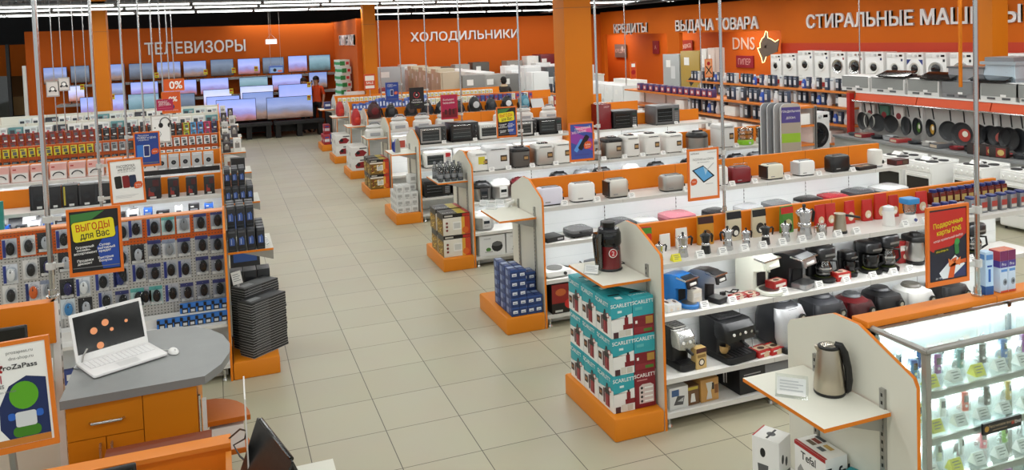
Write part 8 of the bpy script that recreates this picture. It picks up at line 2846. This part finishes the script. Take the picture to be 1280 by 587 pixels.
for k in range(26):
  y = 6.6 - k * .285
  c = ('#5a5c60', '#8a2a30', '#2a2b2e', '#b4b6b8', '#a83a3a', '#3a3c40', '#c9c6c2')[k % 7]
  cn = {'#5a5c60': 'grey', '#8a2a30': 'dark red', '#2a2b2e': 'black', '#b4b6b8': 'silver', '#a83a3a': 'red', '#3a3c40': 'charcoal', '#c9c6c2': 'pale'}[c]
  h = .04 + .05 * rr_.random()
  if k % 3 == 1:
    solid('cookware_carton', '%s cookware carton lying on the shelf below the hanging pans, %s from the left' % (cn, nth(k + 1)), 'carton', (PX - .32, y, .90), -math.pi / 2 + rr_.uniform(-.3, .3), 'cookware on the shelf below the pans', None, lambda m, c=c, h=h: carton(m, .2, .3, h, C(c, .4), front=[(.1, .9, .2, .8, C('#c9b8a0', .5))], top=[(.1, .9, .2, .8, C('#8a7a6a', .5))]))
  else:
    def b_lowpan(r, c=c, h=h):
      P('pan', MB().lathe([(.09, 0), (.11, .008), (.125, h), (.12, h), (.105, .012), (.01, .01)], C(c, .35, .3), 20), r)
      P('handle', MB().tube([(0, -.12, h - .005), (0, -.2, h + .01), (0, -.28, h + .012)], [.009, .011, .009], BLK, 6), r)
    thing('saucepan', '%s low pan lying on the shelf below the hanging pans, %s from the left' % (cn, nth(k + 1)), 'pan', (PX - .28, y, .90), rr_.uniform(-.8, .2), 'cookware on the shelf below the pans', None, b_lowpan)
for k in range(3):
  y = float(on_x((1224, 1240, 1252)[k], 195, PX - .4)[1])
  solid('cookware_carton', 'black and red cookware carton standing before the hanging pans, %s of three' % nth(k + 1), 'carton', (PX - .45, y, .90), -math.pi / 2 + .2, None, 'ckb', lambda m: carton(m, .26, .1, .17, C('#241a18', .4), front=[(.4, .95, .1, .9, C('#8a2a24', .45)), ('P', circ(.68, .5, .2, 1.4), C('#c9b06a', .5))]))
hd = [(1052, 1087, 0), (1089, 1131, 0), (1134, 1174, 0), (1177, 1218, 1), (1225, 1276, 0)]
for k, (a, b, s) in enumerate(hd):
  ya, yb_ = float(on_x(a, 105, PX + .04)[1]), float(on_x(b, 112, PX + .04)[1])
  w = ya - yb_ - .015
  thing('range_hood', '%s range hood on top of the pan display, %s from the left' % (('white', 'grey steel')[s], nth(k + 1)), 'range hood', (PX + .27, (ya + yb_) / 2, 1.72), -math.pi / 2, None, None, b_hood(w, s))
yy = float(on_x(1290, 112, PX + .04)[1])
for k in range(3):
  thing('range_hood', 'white range hood on top of the pan display past the column, %s one' % nth(k + 1), 'range hood', (PX + .27, yy - .04 - k * .66, 1.72), -math.pi / 2, None, 'hoodw', b_hood(.62, 0))
for k, (px, dz) in enumerate(((1118, .30), (1172, .30), (1238, .31))):
  y = float(on_x(px, 92, PX + .1)[1])
  thing('glass_hood', 'slanted black glass hood lying on the range hoods, %s from the left' % nth(k + 1), 'range hood', (PX + .3, y, 1.72 + dz), -math.pi / 2 + .1, None, 'ghood', b_glass_hood)

def b_chim(r):
  P('canopy', MB().box(-.3, .3, -.22, .22, 0, .06, C('#9fb0bc', .3, .4)), r)
  P('chimney', MB().loft([MB.rr(.58, .42, .01, .06), MB.rr(.52, .38, .01, .28)], C('#b4c4d0', .3, .3)), r)
  P('top_box', MB().box(-.32, .32, -.24, .24, .28, .33, C('#aab8c2', .3, .3)), r)
  P('vent', MB().box(-.26, .26, -.2, .2, .33, .40, C('#8d9298', .35, .4)), r)

y = float(on_x(1250, 100, PX + .2)[1])
thing('chimney_hood', 'blue-grey wrapped chimney hood on top of the range hoods beside the orange column', 'range hood', (PX + .38, y, 2.02), -math.pi / 2, None, None, b_chim)
y = float(on_x(1208, 92, PX + .2)[1])
thing('chimney_hood', 'grey steel hood lying on the range hoods left of the wrapped chimney hood', 'range hood', (PX + .38, y, 2.02), -math.pi / 2, None, None, lambda r: (P('canopy', MB().box(-.34, .34, -.2, .2, 0, .2, C('#a9adb2', .3, .5)), r), P('top_plate', MB().box(-.36, .36, -.22, .22, .2, .23, C('#6f7478', .3, .5)), r)))
# steel racks and red post left of the pans
solid('red_post', 'red post at the left end of the pan display', 'post', (PX - .02, 6.94, 0), 0, build=lambda m: m.box(-.06, .06, 0, .08, 0, 1.68, C('#b02218', .4)))
for k in range(3):
  solid('oven_glove_pack', 'pale printed kitchen pack hanging behind the first pans, %s of three' % nth(k + 1), 'pack', (PX + .12, 6.6 - k * .35, 1.1), -math.pi / 2, None, None, lambda m, k=k: (m.rbox(0, 0, 0, .22, .05, .38, C(('#d8d2cc', '#3a6a54', '#d6d0c8')[k], .5), .01, .005), m.disc((0, -.026, .2), .06, C('#8a2a30', .5))))
# ------------------------------------------------------------------ service desk and foreground
DZ = 1.1
# small shelf behind the desk: orange back board on a slotted white post
r = link(bpy.data.objects.new('gondola_shelf', None))
r.location = (-1.54, .17, 0)
tag(r, 'short shelf with an orange crown board beside the service desk', 'shelving')
P('crown_board', MB().box(-1.2, -.01, -.05, .05, 1.24, 1.50, OR), r)
P('back_panel', MB().box(-1.2, -.01, -.012, .012, .1, 1.24, WHITE), r)
m = MB()
m.box(-.03, .01, -.03, .03, 0, 1.5, WH)
z = .5
while z < 1.48:
  m.sq(-.012, .012, z, z + .035, .0106, BLK)
  z += .075
P('slotted_post', m, r)
P('base', MB().box(-1.2, 0, -.28, .28, 0, .1, WHITE), r)
P('shelf', MB().box(-1.2, -.04, -.30, -.012, .96, .99, WHITE), r)
for k, (x, z, c) in enumerate(((-1.62, .99, '#f0efec'), (-1.74, .99, '#e6e4e0'))):
  solid('paper_holder', 'white papers standing behind the orange framed poster, %s sheet' % ('right', 'left')[k], 'papers', (x, .02, z), .1, build=lambda m: m.prism([(-.03, 0), (.0, 0), (.05, .17), (.04, .17)], -.06, .06, WHP, 'x'))

# the desk
r = link(bpy.data.objects.new('service_desk', None))
r.location = (-1.0, 0, 0)
tag(r, 'orange service desk with a grey top rounded at the aisle end', 'desk')

def dsk(name, m, lab=None):
  m.v = [(a + 1.0, b, c) for a, b, c in m.v]
  return P(name, m, r, lab)

top = [(-1.44, -.50), (-.67, -.48), (-.575, -.33), (-.525, -.15), (-.52, .02), (-.56, .20), (-.64, .35), (-.74, .46), (-.86, .52), (-1.44, .52)]
dsk('desk_top', MB().prism(top, DZ - .05, DZ, GREYTOP, 'z', C('#7e8080', .45)), 'grey rounded top')
DOR = board_mat('orange_desk', '#cd7c10', '#d38216', .45, 2)
m = MB()
m.box(-1.42, -.72, -.44, .44, .1, DZ - .05, DOR)
m.box(-1.40, -.74, -.42, .42, 0.0, .1, DGREY)
dsk('cabinet', m)
m = MB()
m.box(-1.418, -1.02, -.462, -.44, .84, DZ - .055, DOR)
d_ = dsk('drawer', m)
m = MB()
m.tube([(.0 - .30, -.462, .93), (.0 - .29, -.485, .932), (-.13, -.485, .932), (-.12, -.462, .93)], .008, CHROME, 6)
P('handle', m, d_, 'chrome bow handle')
for x0, x1, hx in ((-1.418, -1.222, -1.25), (-1.217, -1.02, -1.19)):
  d_ = dsk('door', MB().box(x0, x1, -.462, -.44, .13, .835, DOR))
  m = MB()
  m.tube([(hx + 1.0, -.462, .80), (hx + 1.0, -.488, .79), (hx + 1.0, -.488, .66), (hx + 1.0, -.462, .65)], .008, CHROME, 6)
  P('handle', m, d_, 'chrome bow handle')
dsk('side_board', MB().box(-1.015, -.72, -.465, -.44, .1, DZ - .052, DOR))
m = MB()
m.box(-.735, -.72, -.43, -.3, .55, .98, C('#c9c9c9', .4))
m.cyl((-.712, -.455, .70), (-.712, -.455, .98), .012, CHROME, 8)
dsk('edge_fitting', m)
# quarter-round side shelves at the aisle end
r2 = link(bpy.data.objects.new('corner_shelf', None))
r2.location = (-.682, -.45, 0)
tag(r2, 'white and orange quarter-round shelf unit at the aisle end of the service desk', 'shelf')
arc = [(0, 0)] + [(.26 * math.cos(a), .0 + .34 * math.sin(a)) for a in np.linspace(0, 1.57, 9)]
for z, c in ((.80, C('#b8600c', .45)), (.60, C('#b8600c', .45))):
  P('shelf', MB().prism(arc, z - .03, z, c, 'z'), r2)
P('white_box', MB().box(.02, .22, .01, .2, .60, .745, WH), r2)
P('post', MB().box(-.012, .012, -.02, .02, .0, .95, C('#d6d6d4', .4)), r2)

# laptop
q0, q1 = on_z(117, 475, DZ), on_z(211, 445, DZ)
ang = math.atan2(q1[1] - q0[1], q1[0] - q0[0])
w = math.hypot(q1[1] - q0[1], q1[0] - q0[0])
mid = (q0 + q1) / 2

def b_laptop(r):
  W_, D_ = w * .985, w * .66
  m = MB()
  m.rbox(0, D_ / 2, .006, W_, D_, .018, C('#eceaea', .35), .012, .004)
  m.tq(-W_ * .44, W_ * .44, D_ * .42, D_ * .9, .0245, C('#d2d0d2', .5))
  P('base', m, r)
  m = MB()
  for row in range(5):
    for c in range(14):
      x, y = -W_ * .43 + c * W_ * .0625, D_ * (.44 + .09 * row)
      m.box(x, x + W_ * .052, y, y + D_ * .07, .0245, .0268, C('#f4f3f3', .45))
  P('keyboard', m, r)
  P('touchpad', MB().tq(-W_ * .14, W_ * .14, D_ * .06, D_ * .34, .0248, C('#dddcdc', .3)), r)
  H = w * .66
  t = math.radians(17)
  M_ = Matrix.Translation((0, D_ - .005, .022)) @ Matrix.Rotation(-t, 4, 'X')
  m = MB()
  m.M = M_
  m.rbox(0, .006, 0, W_, .012, H, C('#eeedec', .3), .004, .003)
  P('lid', m, r)
  m = MB()
  m.M = M_
  m.fq(-W_ / 2 + .018, W_ / 2 - .018, .045, H - .02, -.0012, BLKG)
  for u, v, s in ((.60, .84, .0), (.43, .68, .0)):
    pass
  dots = ((.45, .66, .022), (.27, .52, .022), (.53, .44, .012), (.76, .56, .011), (.33, .1, .022))
  for u, v, s in dots:
    x, z = -W_ / 2 + .018 + u * (W_ - .036), .045 + v * (H - .065)
    m.add([(x + s * math.cos(2 * math.pi * i / 14), -.002, z + s * math.sin(2 * math.pi * i / 14)) for i in range(14)], [tuple(range(14))], C('#b87850', .5, 0, .7))
  m.fq(-.004, .004, H - .013, H - .009, -.002, BLK)
  P('screen', m, r)

thing('laptop', 'white laptop with a dark screen of orange spheres open on the grey desk', 'laptop', (mid[0], mid[1], DZ), ang, None, None, b_laptop)
q = on_z(217, 441, DZ)
thing('computer_mouse', 'white computer mouse on the grey desk beside the laptop', 'computer mouse', (q[0], q[1], DZ), .4, None, None,
   lambda r: (P('body', MB().ell((0, 0, .004), .030, .052, .03, C('#efeeec', .3), 16, 6, 0, 90), r), P('scroll_wheel', MB().cyl((-.003, -.028, .026), (.003, -.028, .026), .008, C('#c9c9c9', .4), 8), r),
        P('cord', MB().tube([(0, .05, .008), (-.04, .1, .006), (-.12, .09, .006), (-.16, .12, .006)], .0028, C('#e4e3e1', .4), 6), r)))
q = on_z(102, 458, DZ)
solid('laptop_stand_foot', 'small grey round foot on the desk left of the laptop', 'stand', (q[0], q[1], DZ), 0, build=lambda m: (m.lathe([(.045, 0), (.045, .005), (.01, .01)], C('#8f9294', .3, .5), 16), m.tube([(0, 0, .008), (.01, .02, .06), (.03, .05, .09)], .006, ALU, 6)))

# second counter, in front of the desk
YF = -.93
r = link(bpy.data.objects.new('front_counter', None))
r.location = (-1.4, YF, 0)
tag(r, 'lower orange counter in front of the service desk', 'counter')
P('front_board', MB().box(-.9, .86, -.03, .0, .05, .90, OR), r)
P('top_rail', MB().box(-.9, .86, -.06, .05, .88, .905, board_mat('orange_rail', '#e2842e', '#e68a34', .35, 2)), r)
P('brown_shelf', MB().box(.22, .76, .052, .17, .875, .895, C('#7a3414', .45)), r, 'brown shelf behind the rail')
P('side_panel', MB().box(.83, .86, -.75, -.06, .05, .86, C('#e08a34', .4)), r)
P('work_surface', MB().box(-.9, .84, -.75, -.06, .70, .73, C('#c9a070', .45)), r)
# monitors and printer standing on that counter

def b_monitor(w_, h_):
  def b(r):
    P('screen_back', bx('rbox', 0, 0, .10, w_, .03, h_, BLK, .012, .006), r)
    P('panel', MB().fq(-w_ / 2 + .012, w_ / 2 - .012, .115, .10 + h_ - .012, -.0162, BLKG), r)
    P('neck', MB().box(-.03, .03, .012, .05, 0.01, .25, BLK), r)
    P('foot', bx('rbox', 0, .03, 0, .22, .16, .012, BLK, .03, .003), r)
  return b

q = on_z(137, 572, .93)
thing('monitor', 'black monitor standing before the orange counter board', 'monitor', (q[0] - .02, YF - .35, .73), .05, None, None, b_monitor(.36, .20))
q = on_y(20, 500, -1.6)
o = thing('printer', 'black printer under the orange framed poster', 'printer', (-1.40, -2.05, 1.02), .1, None, None,
     lambda r: (P('body', bx('rbox', 0, 0, 0, .42, .34, .20, C('#161618', .4), .03, .01), r), P('paper_slot', MB().fq(-.16, .16, .12, .15, -.171, C('#3a3a3c', .5)), r),
          P('vent', MB().box(.10, .18, -.12, .1, .2, .204, C('#2c2c2e', .5)), r), P('tray', MB().box(-.16, .16, -.24, -.16, .02, .035, C('#222224', .4)), r)))
solid('printer_table', 'white side table the black printer stands on', 'table', (-1.42, -2.05, 0), .1, build=lambda m: (m.box(-.3, .3, -.25, .25, .99, 1.02, WHITE), m.box(-.29, -.26, -.24, .24, 0, .99, WHITE), m.box(.26, .29, -.24, .24, 0, .99, WHITE)))
q = on_y(8, 397, -.35)
thing('monitor', 'black monitor at the left edge in front of the orange crown board', 'monitor', (q[0] - .13, -.12, .99), .05, None, None, b_monitor(.36, .36))

# poster on its own stand
def art_visit(m, w, h):
  pt(m, 'prozapass.ru', .019, w * .20, h * .40, GRYT, 4, None, .0)
  pt(m, 'dns-shop.ru', .019, w * .21, h * .345, GRYT, 4, None, .0)
  pt(m, 'ProZaPass', .028, w * .17, h * .27, INK, 4, w * .38, 0, .012)
  for k in range(10):
    a = k * .628
    m.add([(-w * .08 + q * math.cos(t), -.006, h * .27 + q * math.sin(t)) for q, t in ((.028, a), (.038, a + .1), (.038, a + .32), (.028, a + .42))], [(0, 1, 2, 3)], RED)
  pp(m, circ(-w * .08, h * .27, .030, 1, 20), RED, 2)
  pp(m, circ(-w * .08, h * .27, .021, 1, 20), WHT, 3)
  pp(m, [(-w * .06, h * .25), (-w * .11, h * .27), (-w * .06, h * .30)], RED, 4)
  pt(m, 'КАРТЫ', .044, -w * .15, h * .17, C('#b0203a', .4), 4, w * .3, 0, .01)
  pt(m, 'в сети DNS', .022, -w * .14, h * .105, GRYT, 4, None, 0, .01)
  pt(m, 'или получить в магазинах города', .012, -w * .14, h * .055, GRYT, 4)
  pp(m, circ(-w * .2, -h * .1, .045, 1.2, 16), C('#c83a3a', .4), 2)
  pt(m, 'BY', .024, -w * .16, -h * .05, WHT, 4)
  pp(m, [(w * .02, -h * .38), (-w * .06, -h * .28), (-w * .05, -h * .08), (w * .06, h * .1), (w * .24, h * .17), (w * .43, h * .13), (w * .43, -h * .38)], C('#16285a', .4), 1)
  g, g2 = C('#5aa61e', .4), C('#3f7f18', .4)
  # plain rounded shapes in the printed picture's colours
  pp(m, circ(w * .20, -h * .0, .052, 1.1, 22), g, 3)
  pp(m, rrp(w * .20, -h * .215, .075, .062, .01), C('#d6d8da', .4), 4)
  pp(m, rrp(w * .20, -h * .325, .10, .045, .02), g2, 3)
  for s_ in (-1, 1):
    pp(m, rrp(w * .20 + s_ * .05, -h * .18, .026, .03, .01), C('#2a62c0', .4), 4)
  pq(m, -w * .45, w * .43, -h * .44, -h * .38, C('#c87a2c', .4), 3)

q = c0_ = CAM + ray(68, 487) * 3.3
PW = .36
a_ = -.02
o = poster(float(q[0]) - PW / 2, float(q[1]), float(q[2]), PW, .455, 'orange framed white poster with a navy and green picture, before the desk', WHT, art_visit, -.035, C('#e0781c', .35))
m = MB()
m.tube([(0, .03, -.23), (0, .05, -.23 - (float(q[2]) - .23 - 1.22))], .014, ALU, 8)
m.box(-.05, .05, .0, .1, -.24 - (float(q[2]) - .23 - 1.22), -.23 - (float(q[2]) - .23 - 1.22), ALU)
P('stand', m, o)

# tent-standing laptop, price sheet and table corner, low in the foreground
LZ = .87
qt = on_z(416, 573, LZ)
solid('display_table', 'white display table at the bottom edge carrying the black laptop', 'table', (float(qt[0]), float(qt[1]), 0), 0,
   build=lambda m: (m.box(-.40, 0, -.95, 0, LZ - .03, LZ, WHITE), m.box(-.38, -.35, -.9, -.04, 0, LZ - .03, WHITE), m.box(-.05, -.02, -.9, -.04, 0, LZ - .03, WHITE)))
A_, B_ = on_z(324, 522, 1.12), on_z(367, 577, 1.12)
ax = Vector((float(B_[0] - A_[0]), float(B_[1] - A_[1]), 0))
AL = ax.length
ax.normalize()
sd = Vector((-ax.y, ax.x, 0))
if sd.x < 0:
  sd = -sd

def b_tent(r):
  for nm, s_, spread, cb in (('screen_half', 1, .10, '#2a2927'), ('keyboard_half', -1, .10, '#161617')):
    m = MB()
    top, down = Vector((0, 0, 1.12 - LZ)), Vector((0, 0, 0)) + sd * s_ * spread
    n_ = (down - top).cross(ax).normalized() * .011
    pts = []
    for k in (0, 1):
      o_ = n_ * k
      pts.append([tuple(top + o_), tuple(top + ax * AL + o_), tuple(down + ax * AL + o_), tuple(down + o_)])
    m.loft(pts, C(cb, .35))
    P(nm, m, r)
  P('hinge', MB().cyl(tuple(Vector((0, 0, 1.12 - LZ)) + ax * .03), tuple(Vector((0, 0, 1.12 - LZ)) + ax * (AL - .03)), .012, BLKG, 10), r)

thing('laptop', 'black laptop stood up like a tent at the bottom edge, seen nearly edge-on', 'laptop', (float(A_[0]), float(A_[1]), LZ), 0, None, None, b_tent)
q = on_z(304.5, 470, 1.28)
dv = Vector((float(q[0] - CAM[0]), float(q[1] - CAM[1]), 0)).normalized()
m = MB()
m.loft([[tuple(Vector((0, 0, h_)) - dv * t_ + Vector((dv.y, -dv.x, 0)) * e_) for t_, e_ in ((0, -.004), (0, .004), (.3, .004), (.3, -.004))] for h_ in (0, 1.28 - LZ)], C('#d9d6d2', .3))
m.quad(*[tuple(Vector((0, 0, h_)) - dv * t_ + Vector((dv.y, -dv.x, 0)) * -.0046) for t_, h_ in ((.02, .02), (.28, .02), (.28, .38), (.02, .38))], C('#c8a898', .5))
o = link(bpy.data.objects.new('price_stand', m.mesh('price_stand')))
o.location = (float(q[0]), float(q[1]), LZ)
tag(o, 'tall thin price sheet seen edge-on, standing left of the tent-like laptop', 'price stand')
m = MB()
w_ = [on_z(px, py, z) for px, py, z in ((286, 548, .9), (300, 536, .98), (308, 538, 1.0), (306, 548, .96), (292, 556, .9), (300, 570, .88), (312, 580, .875))]
m.tube([tuple(float(c) for c in p) for p in w_], .005, BLK, 6)
o = link(bpy.data.objects.new('cable', m.mesh('cable')))
tag(o, 'looped black cable at the right end of the lower orange counter', 'cable')
